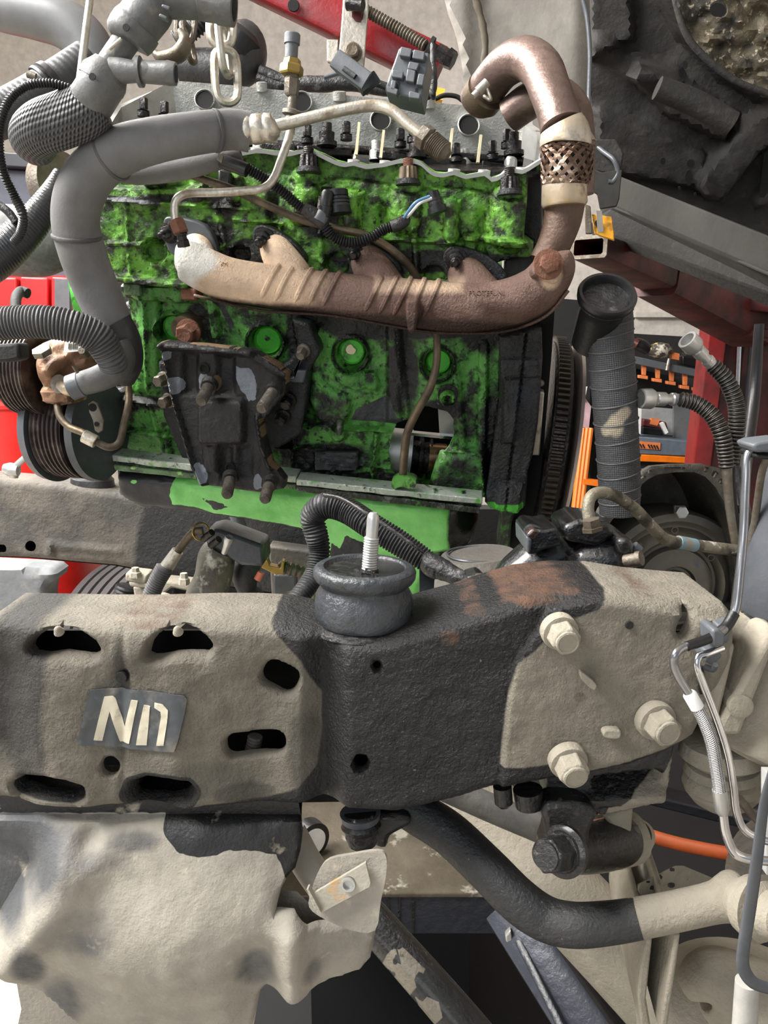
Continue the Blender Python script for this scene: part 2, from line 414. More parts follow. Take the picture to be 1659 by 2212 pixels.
m_green = M('green_engine_paint', GR, .33, layers=[
    ('n', 14, .58, .1, (50, 108, 36), .4, 0), ('n', 44, .56, .05, (24, 36, 20), .3, 0), ('n', 110, .6, .04, (30, 44, 24), .3, 0),
    ('a', 'grime', .85, 60, (12, 14, 11), .3, .0, .15), ('a', 'bare', .35, 30, (58, 60, 62), .4, .2, .03), ('n', 130, .72, .03, (150, 150, 140), .5, 0)], bumps=[(240, .45), (40, .5)])
m_greenh = M('green_head_paint', (114, 176, 62), .33, layers=[
    ('n', 18, .57, .09, (50, 104, 26), .45, 0), ('n', 46, .55, .06, (24, 32, 16), .4, 0), ('n', 130, .6, .05, (34, 48, 20), .3, 0),
    ('a', 'grime', .9, 60, (13, 15, 10), .3, .0, .17), ('a', 'bare', .35, 30, (58, 60, 62), .4, .2, .04)], bumps=[(240, .5), (50, .5)])
m_greens = M('green_sump_paint', (134, 216, 116), .36, layers=[('n', 9, .6, .1, (84, 176, 66), .4, 0),
    ('a', 'bare', .9, 44, (40, 41, 44), .4, .1, .02), ('a', 'grime', .5, 30, (18, 22, 16), .25, 0, .12)], bumps=[(60, .3), (14, .4)])
m_dust = dict()
DUST = (142, 134, 120); BLK = (30, 30, 31)
m_rail = M('chassis_black', (16, 16, 17), .36, layers=[('n', 220, .7, .03, (120, 118, 112), .5, 0),
    ('a', 'dust', .22, 22, (126, 120, 107), .85, 0, .05), ('a', 'grey', .6, 14, (48, 46, 43), .75, 0, .34), ('a', 'rust', 1.1, 60, (84, 58, 42), .8, 0, .22)], bumps=[(330, .65), (60, .5)])
m_tan = M('dusty_tan_steel', (154, 147, 132), .85, layers=[('n', 10, .6, .15, (128, 121, 108), .9, 0), ('a', 'oil', .35, 26, (28, 28, 29), .4, 0, .04)], bumps=[(200, .5), (40, .3)])
m_skid = M('dusty_cover', (158, 152, 140), .8, layers=[('n', 5, .62, .12, (132, 128, 118), .8, 0), ('a', 'dark', 1.3, 22, (84, 85, 87), .7, 0, .4), ('a', 'oil', .12, 26, (24, 24, 25), .45, 0, .04), ('n', 40, .7, .08, (190, 180, 160), .9, 0)], bumps=[(260, .3), (12, .3)])
m_oily = M('wet_black', (20, 20, 20), .22, layers=[('a', 'dust', .25, 30, (136, 128, 114), .85, 0, .05), ('n', 90, .66, .05, (80, 78, 74), .4, 0)], bumps=[(220, 1.0), (60, .6)], coat=.3)
m_rail2 = M('chassis_far', (112, 104, 94), .75, layers=[('n', 6, .5, .12, (70, 68, 64), .7, 0), ('a', 'oil', .4, 18, (34, 34, 34), .5, 0, .1)], bumps=[(120, .7), (14, .3)])
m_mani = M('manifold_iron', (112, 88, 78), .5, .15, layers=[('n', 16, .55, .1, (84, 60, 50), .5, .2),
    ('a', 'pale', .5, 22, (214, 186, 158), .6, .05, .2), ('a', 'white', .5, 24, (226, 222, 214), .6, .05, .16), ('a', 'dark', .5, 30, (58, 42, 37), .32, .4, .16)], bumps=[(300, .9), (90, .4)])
m_exh = M('exhaust_brown', (96, 80, 74), .4, .5, layers=[('n', 10, .52, .14, (122, 100, 92), .4, .45), ('n', 30, .62, .08, (84, 66, 58), .5, .5)], bumps=[(120, .25)])
m_exhd = M('exhaust_dark_brown', (72, 52, 42), .5, .3, layers=[('n', 12, .55, .12, (100, 80, 66), .5, .3)], bumps=[(200, .4)])
m_braidm = M('braided_exhaust_wire', (98, 78, 66), .38, .7, layers=[('n', 30, .6, .1, (160, 140, 124), .3, .8)], bumps=[(200, .2)])
m_weld = M('heated_steel', (196, 188, 174), .38, .6, layers=[('n', 12, .6, .1, (184, 156, 116), .4, .6), ('n', 40, .66, .08, (120, 100, 84), .5, .5)], bumps=[(80, .2)])
m_rust = M('rusty_bolt', (120, 84, 66), .75, .1, layers=[('n', 50, .5, .15, (110, 66, 48), .8, 0)], bumps=[(200, .6)])
m_mount = M('mount_bracket', (22, 21, 22), .45, layers=[('n', 26, .5, .2, (36, 34, 34), .6, 0), ('a', 'chip', .5, 44, (126, 132, 140), .6, .05, .04), ('a', 'edge', .6, 60, (110, 88, 62), .8, 0, .08)], bumps=[(160, .6)])
m_stud = M('stud_steel', (104, 98, 90), .5, .6, layers=[('n', 40, .5, .1, (70, 62, 54), .7, .3)], bumps=[(200, .4)])
m_plug = M('green_plug', (70, 168, 50), .35, layers=[('n', 40, .6, .06, (30, 60, 24), .4, 0)], bumps=[(100, .2)])
m_gdark = M('oily_green_black', (30, 40, 26), .3, layers=[('n', 50, .56, .06, (52, 110, 36), .35, 0), ('n', 90, .64, .05, (90, 90, 86), .4, 0)], bumps=[(200, .8)])
m_blkc = M('black_casting', (24, 25, 27), .36, layers=[('n', 20, .58, .15, (50, 52, 56), .45, 0), ('a', 'green', .5, 34, (66, 160, 48), .35, 0, .06)], bumps=[(240, .7)])
m_pump = M('pump_brown', (142, 108, 84), .5, .3, layers=[('n', 18, .55, .1, (104, 74, 54), .6, .2), ('n', 60, .64, .05, (196, 178, 150), .5, .3)], bumps=[(200, .4)])
m_cab = M('cab_primer', (128, 124, 117), .75, layers=[('n', 10, .6, .15, (108, 104, 98), .8, 0)], bumps=[(90, .2)])
m_cabd = M('underbody_shaded_dirt', (36, 34, 31), .8, layers=[('n', 10, .55, .15, (24, 23, 21), .8, 0), ('n', 50, .64, .08, (56, 52, 46), .9, 0)], bumps=[(90, .6)])  # dirt colour darkened further to carry the shade under the cab
m_cabs = M('underbody_foil', (92, 84, 66), .55, .2, layers=[('n', 22, .52, .1, (44, 40, 34), .7, 0), ('n', 70, .62, .04, (190, 178, 156), .35, .6)], bumps=[(70, 1.5)])
m_tyre = M('tyre', (52, 50, 50), .7, bumps=[(200, .3)])
m_wrap = M('wrapped_hose_cloth', (66, 67, 70), .6, layers=[('n', 9, .56, .15, (44, 44, 46), .6, 0), ('a', 'pale', .4, 26, (158, 148, 128), .8, 0, .12)], bumps=[(120, .3)], uvw=[(420, 0, .35, .25), (0, 64, .35, .2)])
m_braid = M('braided_hose_mesh', (78, 79, 80), .5, uvw=[(260, 26, .9, .6), (0, 30, .7, .45)], bumps=[(200, .2)])
m_tape = M('harness_tape', (36, 36, 37), .35, layers=[('n', 60, .62, .06, (90, 90, 90), .4, 0)], bumps=[(130, .8)])
m_ptfe = M('braided_brake_line', (214, 214, 214), .35, .5, uvw=[(700, 8, .9, .35), (700, -8, .9, .2)])
m_tcon = M('converter_steel', (112, 108, 98), .4, .5, layers=[('n', 10, .55, .15, (88, 86, 80), .5, .4), ('a', 'blue', .5, 40, (60, 72, 128), .5, .2, .15)], bumps=[(60, .2)])
m_bell = M('bellhousing_cast', (70, 68, 64), .45, .35, layers=[('n', 30, .55, .12, (100, 98, 90), .5, .4)], bumps=[(200, .7)])
m_blue = M('blue_grey_panel', (74, 80, 92), .6)
m_dkblue = M('dark_blue_beam', (26, 28, 36), .5)
m_white = M('white_card', (226, 226, 224), .7)
m_yell = M('yellow_card', (232, 178, 60), .6)
m_pink = M('pink_card', (214, 176, 182), .7)
m_paper = M('paper', (200, 204, 196), .8)
m_tgreen = M('drawing_green', (120, 128, 50), .8)
m_tyel = M('drawing_olive', (92, 92, 36), .8)
m_plush = M('green_plush', (96, 140, 60), .95, layers=[('n', 30, .5, .1, (104, 110, 80), .95, 0)], bumps=[(150, 1.5)])
m_lab = M('label_dark', (72, 76, 80), .5, layers=[('n', 40, .6, .1, (116, 112, 104), .7, 0)])
m_let = M('label_letter', (206, 198, 176), .6, layers=[('n', 60, .62, .06, (150, 142, 126), .8, 0)])
m_bl = M('blue_wire', (96, 140, 180), .4)
m_strut = M('strut_grey', (84, 87, 92), .4, .2, layers=[('n', 8, .6, .1, (58, 60, 62), .6, 0)], bumps=[(80, .2)])
m_bench = M('bench_top', (92, 84, 70), .7, layers=[('n', 8, .52, .1, (72, 64, 50), .8, 0), ('n', 24, .63, .04, (150, 146, 132), .8, 0)], bumps=[(100, .4)])
m_bench2 = M('bench_side_paint', (40, 42, 48), .35, layers=[('n', 16, .66, .04, (96, 98, 100), .6, 0)], bumps=[(60, .4)])
m_gasket = M('gasket_line', (150, 152, 150), .5, .3)
m_cream = M('cream_conduit', (200, 188, 156), .6)
m_yp = M('yellow_bracket_paint', (226, 160, 30), .5, layers=[('n', 20, .55, .06, (30, 26, 20), .6, 0)])
# ================= setting =================
def struct(name, mb, m): return tag(mb.obj(name, m), kind='structure')
struct('floor', MB().wbox(-6, 6, -3, 9, -.1, 0), m_conc)
struct('wall_back', MB().wbox(-6, 6, 5.0, 5.1, 0, 4.2), m_wall)
struct('wall_right', MB().wbox(5.0, 5.1, -3, 5, 0, 4.2), m_wall)
struct('ceiling', MB().wbox(-6, 6, -1.5, 5.1, 4.2, 4.3), m_wall)
struct('wall_left', MB().wbox(-3.7, -3.6, -1.5, 5.0, 2.9, 4.2).wbox(-3.7, -3.6, 4.9, 5.0, 0, 2.9), m_wall)
sn = bpy.data.lights.new('sun', 'SUN'); sn.energy = 9; sn.angle = .02; sn.color = (1, .95, .86)
so = bpy.data.objects.new('sun', sn); C.objects.link(so); so.rotation_euler = Vector((1, -.05, -1.02)).to_track_quat('-Z', 'Y').to_euler()
# surface conduit and junction box on the back wall
b = MB(); a0 = P(1380, 555, 4.97); b.wbox(a0[0], a0[0]+2.2, 4.95, 5.0, a0[2]-.35, a0[2]-.32); struct('trim_1', b, m_wall)
def w(px, py, Y): return P(px, py, Y)
# ---- lift post ----
t = thing('lift_post', 'bright red steel vehicle lift post standing behind the dark lift beam at right', 'lift post')
Y0 = 3.1
def vpost(name, x0, x1, y0, y1, m, xb=None):
    """world-x interval measured at pixel row 790, leaning slightly"""
    top = 4.0; k = -.035
    v = []
    for z in (0., top):
        for (x, y) in ((x0, y0), (x1, y0), (x1, y1), (x0, y1)): v.append((x+k*(1.2-z)*1.0, y, z))
    return MB().add(v, [(3, 2, 1, 0), (4, 5, 6, 7), (0, 1, 5, 4), (1, 2, 6, 5), (2, 3, 7, 6), (3, 0, 4, 7)]).obj(name, m, t, bevel=.008)
xl = w(1522, 790, Y0)[0]
vpost('flange', xl, xl+.075, Y0, Y0+.10, m_red); vpost('web', xl+.08, xl+.16, Y0+.03, Y0+.10, m_redd)
vpost('channel', xl+.16, xl+.75, Y0+.12, Y0+.2, m_redd); vpost('flange', xl+.44, xl+.52, Y0-.02, Y0+.12, m_redd); vpost('flange', xl+.56, xl+.8, Y0-.02, Y0+.12, m_red)
b = MB(); b.rod(tuple((1597, 740, Y0+.0)), (1585, 1020, Y0+.0), [(0, 7), (1, 7)]); b.obj('hydraulic_rod', m_chrome, t)
b = MB(); b.rod((1632, 740, Y0-.02), (1600, 1100, Y0-.02), [(0, 13), (1, 13)]); b.obj('hose_guard', m_black, t)
# carriage + arm
t = thing('lift_boom', 'dark red telescoping lift beam with open square tube end reaching to the post', 'lift beam')
def beam(a, bb, w0, h0, w1, h1, name, m, par, hollow=False, bev=.004, up=(0, 0, 1)):
    a = np.asarray(a); bb = np.asarray(bb); d = nrm(bb-a); s_ = nrm(np.cross(d, up)); u = np.cross(s_, d); b = MB(); R = []
    def rg(c, w_, h_, r=.18):
        o = []
        for cx, cy, a0 in ((1, 1, 0), (-1, 1, 90), (-1, -1, 180), (1, -1, 270)):
            for k in range(3):
                an = math.radians(a0+45*k); rr = min(w_, h_)*r; o.append(c+s_*(cx*(w_/2-rr)+rr*math.cos(an))+u*(cy*(h_/2-rr)+rr*math.sin(an)))
        return np.array(o)
    R = [rg(a, w0, h0), rg(bb, w1, h1)]
    if hollow: R = [rg(a+d*.4, w0*.84, h0*.8), rg(a, w0*.84, h0*.8)]+R
    b.loft(R); return b.obj(name, m, par, 30)
A = w(1272, 534, 2.0); Bm = w(1440, 600, 2.45); E = w(1625, 700, 2.9)
beam(A, Bm, .092, .052, .12, .09, 'inner_tube', m_redd, t, True); beam(w(1418, 592, 2.4), E, .14, .125, .17, .16, 'outer_tube', m_redd, t)
def rimring(a, bb, w0, h0, m, par):
    d = nrm(np.asarray(bb)-a); s_ = nrm(np.cross(d, (0, 0, 1))); u = np.cross(s_, d); R = []
    for kw, off in ((.80, 0), (.80, -.003), (1.02, -.003), (1.02, 0.004)):
        R.append(np.array([a+d*off+s_*(x*w0/2*kw)+u*(y*h0/2*(kw if kw > 1 else .70)) for x, y in ((1, .8), (.9, 1), (-.9, 1), (-1, .8), (-1, -.8), (-.9, -1), (.9, -1), (1, -.8))]))
    MB().loft(R, cap0=False, cap1=False).obj('tube_rim', m, par)
rimring(A, Bm, .092, .052, m_steeld, t)
beam(w(1575, 655, 2.85), w(1800, 672, 2.7), .3, .05, .3, .05, 'carriage_plate', m_redd, t); beam(w(1545, 712, 2.9), w(1800, 735, 2.75), .3, .03, .3, .03, 'carriage_plate', m_redd, t)
b = MB(); b.pbox([(1588, 600), (1800, 600), (1800, 715), (1600, 712)], 2.93, .1); b.obj('carriage_block', m_redd, t, bevel=.004)
# yellow lock bracket
t = thing('lock_bracket', 'small yellow painted bracket hanging under the cab sill by the arm end', 'bracket')
F = Face(1300, 490, 1.75, (-.2, -1, 0)); MB().plate(F, [(1278, 462), (1322, 468), (1328, 520), (1285, 505)], 0, .012).obj('plate', m_yp, t, bevel=.002)
MB().plate(F, [(1262, 440), (1276, 445), (1280, 505), (1265, 505)], .01, .01).obj('latch', m_steeld, t, bevel=.002)
b = MB(); b.ax(F.p(1290, 483, .005), F.N, [(0, .006), (.01, .006)]); b.obj('pin', m_black, t)
# ---- shelf unit and bench behind ----
ys = 3.7
t = thing('tool_board', 'black tool board on the back wall between flywheel and wrapped hose', 'board')
MB().pbox([(1150, 640), (1275, 650), (1275, 1180), (1150, 1180)], 4.206, .05).obj('panel', m_blackm, t); MB().pbox([(1196, 972), (1262, 974), (1262, 980), (1196, 978)], 3.98, .226).obj('ledge', m_blackm, t); 
MB().pbox([(1275, 715), (1700, 740), (1700, 1300), (1275, 1300)], 4.35, .05).obj('panel', m_blackm, t)
t = thing('tool_shelf', 'grey wall shelf with cluttered top above five orange hooks', 'shelf')
MB().pbox([(1365, 768), (1540, 806), (1540, 822), (1365, 784)], ys, .645).obj('shelf_board', m_conn, t, bevel=.003)
for i, (x, y) in enumerate([(1392, 784), (1422, 791), (1452, 797), (1481, 806), (1509, 811)]):
    b = MB(); b.pbox([(x-5, y), (x+5, y+2), (x+4, y+27), (x-4, y+26)], ys+.02, .02); b.pbox([(x-11, y+26), (x+8, y+28), (x+8, y+36), (x-11, y+33)], ys+.015, .03); b.obj('hook', m_orange2, t, bevel=.002)
def blob(name, label, cat, cx, cy, Y, rx, ry, m, dz=.05, group=None, seed=0, n=14):
    """lumpy closed shape"""
    sc_ = SC(cx, cy, Y); c = P(cx, cy, Y); vs, fs = [], []
    for i in range(n+1):
        th = math.pi*i/n
        for j in range(n*2):
            ph = math.pi*j/n; d = np.array((math.sin(th)*math.cos(ph), math.sin(th)*math.sin(ph), math.cos(th)))
            k = .75+.5*float(noise(d[0]*50+100+seed*31, d[2]*50+d[1]*37+100, 30., seed)); vs.append(c+d*k*np.array((rx*sc_, dz, ry*sc_)))
    for i in range(n):
        for j in range(n*2): fs.append((i*n*2+j, i*n*2+(j+1) % (n*2), (i+1)*n*2+(j+1) % (n*2), (i+1)*n*2+j))
    o = MB().add(vs, fs).obj(name, m); return tag(o, label, cat, group) if label else o
# grinder-like tool + clutter standing on the shelf
t = thing('angle_grinder', 'dark red and black power tool lying on the left end of the tool shelf', 'power tool')
tube('body', [(1372, 742, ys, 13), (1388, 748, ys, 14), (1400, 757, ys, 11)], m_black, t); tube('handle', [(1366, 738, ys-.01, 8), (1378, 744, ys-.02, 9)], m_redd, t)
t = thing('parts_bag', 'crumpled clear bag of small yellow and orange parts on the tool shelf', 'bag')
bb_ = blob('bag', None, None, 1425, 757, ys, 26, 17, M('crumpled_plastic', (190, 184, 170), .3, layers=[('n', 30, .5, .04, (70, 64, 58), .4, 0), ('n', 45, .62, .03, (210, 190, 80), .4, 0)], bumps=[(60, 1.6)]), .04, seed=4); bb_.parent = t
b = MB(); b.pbox([(1452, 760), (1468, 764), (1467, 778), (1451, 775)], ys, .03); b.obj('carton', m_orange2, t)
b = MB(); b.rod((1445, 775, ys-.02), (1440, 800, ys-.03), [(0, 3), (1, 3)]); b.obj('strap', m_steel, t)
t = thing('battery_pack', 'black tool battery case at the right end of the tool shelf', 'battery')
MB().pbox([(1474, 768), (1508, 774), (1510, 796), (1474, 788)], ys+.02, .08).obj('case', m_black, t, bevel=.006); MB().pbox([(1480, 762), (1500, 765), (1500, 773), (1480, 770)], ys+.03, .05).obj('terminal_block', m_blackm, t, bevel=.003)
# bench with drawer
t = thing('tool_bench', 'dark tool bench with grey drawer front and orange edge strip', 'workbench')
q = P(1368, 986, ys); q2 = P(1530, 986, ys); MB().wbox(q[0], q2[0], ys, ys+.4, 0, q[2]).obj('carcass', m_blackm, t); 
MB().pbox([(1368, 942), (1530, 958), (1530, 988), (1368, 980)], ys-.03, .4).obj('drawer_front', M('drawer_grey', (96, 106, 118), .5), t, bevel=.004)
MB().pbox([(1368, 952), (1427, 957), (1426, 972), (1368, 968)], ys-.036, .005).obj('drawer_label', m_orange2, t)
b = MB()
for i, x in enumerate((1376, 1382, 1388, 1400, 1406, 1412, 1418)): b.rod((x, 958+i*.7, ys-.038), (x+4, 966+i*.7, ys-.038), [(0, 1.6), (1, 1.6)], 6)
o = b.obj('scribble', m_black, t)
MB().pbox([(1368, 981), (1530, 990), (1530, 1003), (1368, 996)], ys-.035, .03).obj('edge_strip', m_orange, t, bevel=.003)
t = thing('storage_bin', 'light grey storage bin holding tools on the tool bench', 'bin')
MB().pbox([(1372, 876), (1460, 884), (1452, 940), (1372, 934)], ys+.15, .02).obj('back_panel', M('bin_grey', (150, 152, 152), .5), t); MB().pbox([(1372, 878), (1386, 880), (1384, 938), (1372, 936)], ys-.02, .03).obj('side_panel', m_white, t)
MB().pbox([(1456, 872), (1500, 876), (1498, 955), (1456, 950)], ys+.12, .02).obj('clear_panel', M('clear_bin', (104, 106, 108), .2), t)
t = thing('multi_tool', 'red and black hand tool with white tip lying in the grey bin', 'hand tool')
MB().pbox([(1390, 905), (1440, 912), (1444, 928), (1388, 920)], ys+.05, .05).obj('body', M('tool_maroon', (104, 50, 50), .5), t, bevel=.006); MB().pbox([(1408, 904), (1426, 906), (1420, 920), (1404, 916)], ys+.045, .03).obj('grip', m_orange2, t)
MB().pbox([(1426, 915), (1434, 912), (1444, 934), (1438, 938)], ys+.03, .02).obj('tip', m_white, t); MB().pbox([(1388, 921), (1430, 926), (1436, 942), (1388, 938)], ys+.04, .05).obj('case', m_black, t, bevel=.006)
# drawing, cartons, plush, ladder, canister, handle
t = thing('tractor_drawing', 'sheet of paper with a green and yellow tractor drawing on the black board', 'drawing')
Y1 = 4.2; F = Face(1230, 790, Y1)
MB().plate(F, [(1211, 752), (1259, 764), (1249, 836), (1211, 830)], 0, .003).obj('paper_sheet', m_paper, t)
b = MB(); b.plate(F, circ(1239, 805, 11, 20, 16, 12), .003, .002); b.plate(F, circ(1216, 812, 7, 16, 13, 8), .003, .002); b.obj('drawn_wheels', m_tyel, t)
b = MB(); b.plate(F, [(1214, 762), (1243, 768), (1240, 780), (1236, 781), (1234, 800), (1224, 806), (1213, 796), (1212, 775)], .005, .002); b.obj('drawn_body', m_tgreen, t)
b = MB(); b.plate(F, circ(1222, 780, 6), .007, .002); b.obj('drawn_driver', m_pink, t); b = MB(); b.plate(F, circ(1239, 805, 4, 12, 7, 12), .005, .002); b.obj('drawn_hub', m_yell, t)
t = thing('carton', 'open white, yellow and pink cardboard carton behind the green plush toy', 'carton')
F = Face(1240, 880, 4.1)
MB().plate(F, [(1230, 836), (1269, 835), (1263, 864), (1222, 864)], .03, .004).obj('flap', m_white, t); MB().plate(F, [(1211, 835), (1219, 835), (1220, 864), (1211, 864)], .02, .004).obj('flap', m_white, t)
MB().plate(F, [(1211, 866), (1263, 868), (1246, 922), (1211, 912)], 0, .1).obj('box_body', m_white, t); MB().plate(F, [(1263, 858), (1277, 878), (1272, 925), (1246, 921)], .002, .004).obj('side_panel', m_pink, t)
MB().plate(F, smoothpoly([(1260, 870), (1246, 917), (1232, 912), (1234, 880)], 3), .004, .003).obj('printed_disc', m_yell, t)
b = MB(); b.plate(F, [(1240, 857), (1248, 856), (1248, 861), (1241, 862)], .033, .003); b.obj('slot', m_black, t)
t = thing('plush_toy', 'small green plush toy hanging beside the toothed flywheel', 'toy')
for nm, cx, cy, rx, ry in (('head', 1222, 885, 20, 22), ('body', 1214, 925, 11, 26), ('arm', 1230, 916, 14, 7), ('ear', 1214, 882, 9, 13)):
    o = blob(nm, None, None, cx, cy, 4.03, rx, ry, m_plush if nm != 'ear' else M('ear_green', (116, 196, 60), .9), .03, seed=cx); o.parent = t
t = thing('orange_ladder', 'orange ribbed aluminium ladder rail leaning behind the wrapped hose', 'ladder')
for dx in (0, 10, 20): MB().rod((1270-10+dx*.8, 925, 3.5), (1215-10+dx*.8, 1395, 3.25), [(0, 6), (1, 6)], 8).obj('rail_rib', m_orange, t)
MB().pbox([(1262, 1035), (1300, 1040), (1300, 1052), (1260, 1046)], 3.42, .05).obj('rung', m_orange, t)
t = thing('spray_canister', 'shiny black round canister below the green plush toy', 'canister')
MB().rod((1232, 970, 4.06), (1232, 946, 4.06), [(0, 22), (.1, 23), (.9, 23), (1, 21)]).obj('body', M('gloss_black', (14, 14, 14), .1), t)
MB().rod((1232, 945.5, 4.06), (1232, 941, 4.06), [(0, 14), (1, 13)]).obj('lid', m_chrome, t)
t = thing('bent_rod_handle', 'grey bent rod loop hanging behind the flywheel', 'handle'); tube('loop', [(1206, 998, 4.185, 2.5), (1222, 1003, 4.185, 2.5), (1231, 1015, 4.185, 2.5), (1228, 1060, 4.185, 2.5), (1217, 1108, 4.185, 2.5), (1205, 1116, 4.185, 2.5)], m_steeld, t)
tube('strap', [(1202, 960, 4.17, 4), (1205, 1010, 4.17, 5), (1214, 1050, 4.17, 6), (1200, 1080, 4.17, 4)], m_strut, t)

t = thing('junction_box', 'small cream junction box on the back wall above the lift beam', 'box'); q = P(1519, 578, 4.9); MB().wbox(q[0]-.05, q[0]+.05, 4.93, 4.999, q[2]-.05, q[2]+.05).obj('box_cover', m_wall, t, bevel=.006)
# ================= ENGINE =================
EN = (-.13, -.96, -.24)
FE = Face(700, 800, 1.13, EN); EU = nrm(FE.p(1000, 835)-FE.p(500, 775)); EUP = -nrm(np.cross(EU, FE.N)); 
if EUP[2] < 0: EUP = -EUP
def text(F, px, py, s, size, h, m, parent, name='cast_text', th=.002, rot=0, stretch=1.0):
    cu = bpy.data.curves.new(name, 'FONT'); cu.body = s; cu.size = 1; cu.resolution_u = 2; o = bpy.data.objects.new(name, cu); C.objects.link(o)
    bpy.context.view_layer.update(); me = bpy.data.meshes.new_from_object(o.evaluated_get(bpy.context.evaluated_depsgraph_get())); bpy.data.objects.remove(o)
    bm = bmesh.new(); bm.from_mesh(me); bmesh.ops.triangulate(bm, faces=bm.faces); V = np.array([v.co[:] for v in bm.verts]); f = [tuple(v.index for v in q.verts) for q in bm.faces]
    bd = [(e.verts[0].index, e.verts[1].index) for e in bm.edges if len(e.link_faces) == 1]; bm.free(); bpy.data.meshes.remove(me)
    a = math.radians(rot); x = V[:, 0]*size*stretch; y = -V[:, 1]*size; X = px+x*math.cos(a)-y*math.sin(a); Y = py+x*math.sin(a)+y*math.cos(a)
    fr = F.p(X, Y, h+0*X); bk = fr-F.N*th; n = len(V); fs = f+[(p, q, q+n, p+n) for p, q in bd]; return MB().add(np.concatenate([fr, bk]), fs).obj(name, m, parent)
eng = thing('engine', 'green painted, oil soaked diesel engine with open top and holed block', 'engine')
def field(x, y, lst, base=0.):
    r = np.full(np.shape(x), float(base))
    for (cx, cy, rx, ry, s) in lst:
        d = np.hypot((x-cx)/rx, (y-cy)/ry); r = np.maximum(r, s*(1-ss(.5, 1.3, d))) if s > 0 else r+s*(1-ss(.5, 1.3, d))
    return r
# ---- block ----
BO = [(262, 590), (1085, 620), (1084, 720), (1078, 900), (1060, 1000), (1050, 1078), (900, 1062), (640, 1036), (440, 1012), (208, 986), (232, 940), (262, 870), (290, 800), (288, 720)]
HOLE = [(927, 872), (945, 877), (967, 885), (974, 893), (981, 904), (979, 918), (982, 930), (977, 948), (971, 961), (950, 976), (944, 990), (939, 1002), (936, 1015), (931, 1030), (927, 1056), (922, 1070), (912, 1064), (905, 1042), (894, 1031), (872, 1026), (858, 1031), (846, 1013), (842, 996), (838, 977), (843, 960), (846, 941), (852, 925), (858, 912), (866, 908), (875, 904), (888, 898), (896, 888), (908, 880), (918, 873)]
PL = [(378, 708, 36), (578, 735, 40), (760, 760, 38), (947, 781, 36)]
def hb(x, y):
    h = np.zeros(np.shape(x))
    for cx in (378, 578, 760, 947):           # cylinder bulges
        h += .012*np.exp(-((x-cx-(y-740)*-.05)/62.)**2)*ss(1010, 860, y)
    h += .010*bump(sd_box(x, y, 838, 690, 868, 905), 7)+.008*bump(np.abs(x-(318+(y-640)*.05))-5, 4)*(y < 850)
    h += .006*bump(sd_box(x, y, 300, 610, 345, 840), 8)-.006*bump(np.abs(x-352)-3, 3)*ss(620, 650, y)*ss(850, 820, y)
    for cx, cy, r in PL:
        d = np.hypot(x-cx, y-cy); h += .007*bump(np.abs(d-r)-4, 4)-.012*bump(d-r+6, 3)
    h += .007*bump(sd_poly(x, y, [(728, 797), (812, 797), (820, 822), (816, 842), (795, 834), (770, 836), (732, 818)]), 2.5)
    h += .009*bump(sd_poly(x, y, [(640, 690), (690, 700), (676, 760), (672, 860), (688, 900), (700, 908), (745, 910), (762, 880), (760, 850), (735, 840), (700, 820), (690, 760), (700, 700)]), 6)
    for a, b_, c_, d_, wd, hh in ((235, 857, 440, 872, 5, .012), (250, 925, 470, 943, 4, .010), (330, 872, 360, 985, 5, .006), (365, 930, 368, 985, 5, .008),
                                  (640, 905, 880, 930, 4, .014), (600, 962, 700, 968, 4, .01), (640, 905, 632, 1025, 4, .010), (722, 1010, 722, 1035, 4, .01), (815, 935, 806, 1030, 5, .012), (640, 1012, 870, 1040, 4, .01), (700, 990, 850, 1010, 4, .008),
                                  (1040, 960, 1050, 1060, 5, .008), (960, 965, 1045, 970, 4, .01), (985, 790, 1000, 960, 8, .006), (1045, 745, 1040, 960, 10, .008), (460, 640, 470, 720, 9, .012), (640, 660, 655, 740, 10, .01), (860, 690, 880, 900, 6, .006)):
        h += hh*bump(sd_seg(x, y, a, b_, c_, d_)-wd, 3)
    h += .010*bump(sd_poly(x, y, rrect(681, 970, 776, 1012, 4)), 2.5)
    h += .018*bump(np.hypot(x-968, y-851)-17, 3)-.012*bump(np.hypot(x-968, y-851)-8, 3)
    h += .02*bump(np.hypot(x-668, y-905)-16, 4)-.01*bump(np.hypot(x-668, y-905)-6, 3)+.014*bump(np.hypot(x-733, y-930)-17, 5)
    h += .014*bump(sd_poly(x, y, [(264, 612), (395, 612), (420, 625), (420, 650), (400, 648), (270, 640)]), 4)
    h += .02*bump(sd_poly(x, y, [(960, 970), (1048, 972), (1050, 1065), (930, 1060), (940, 1010)]), 9)
    h += .016*ss(1040, 1065, y-(x-640)*.11+0*x)*1.0
    h += .004*(noise(x, y, 26, 5)-.5)+.0022*(noise(x, y, 8, 9)-.5)
    return h
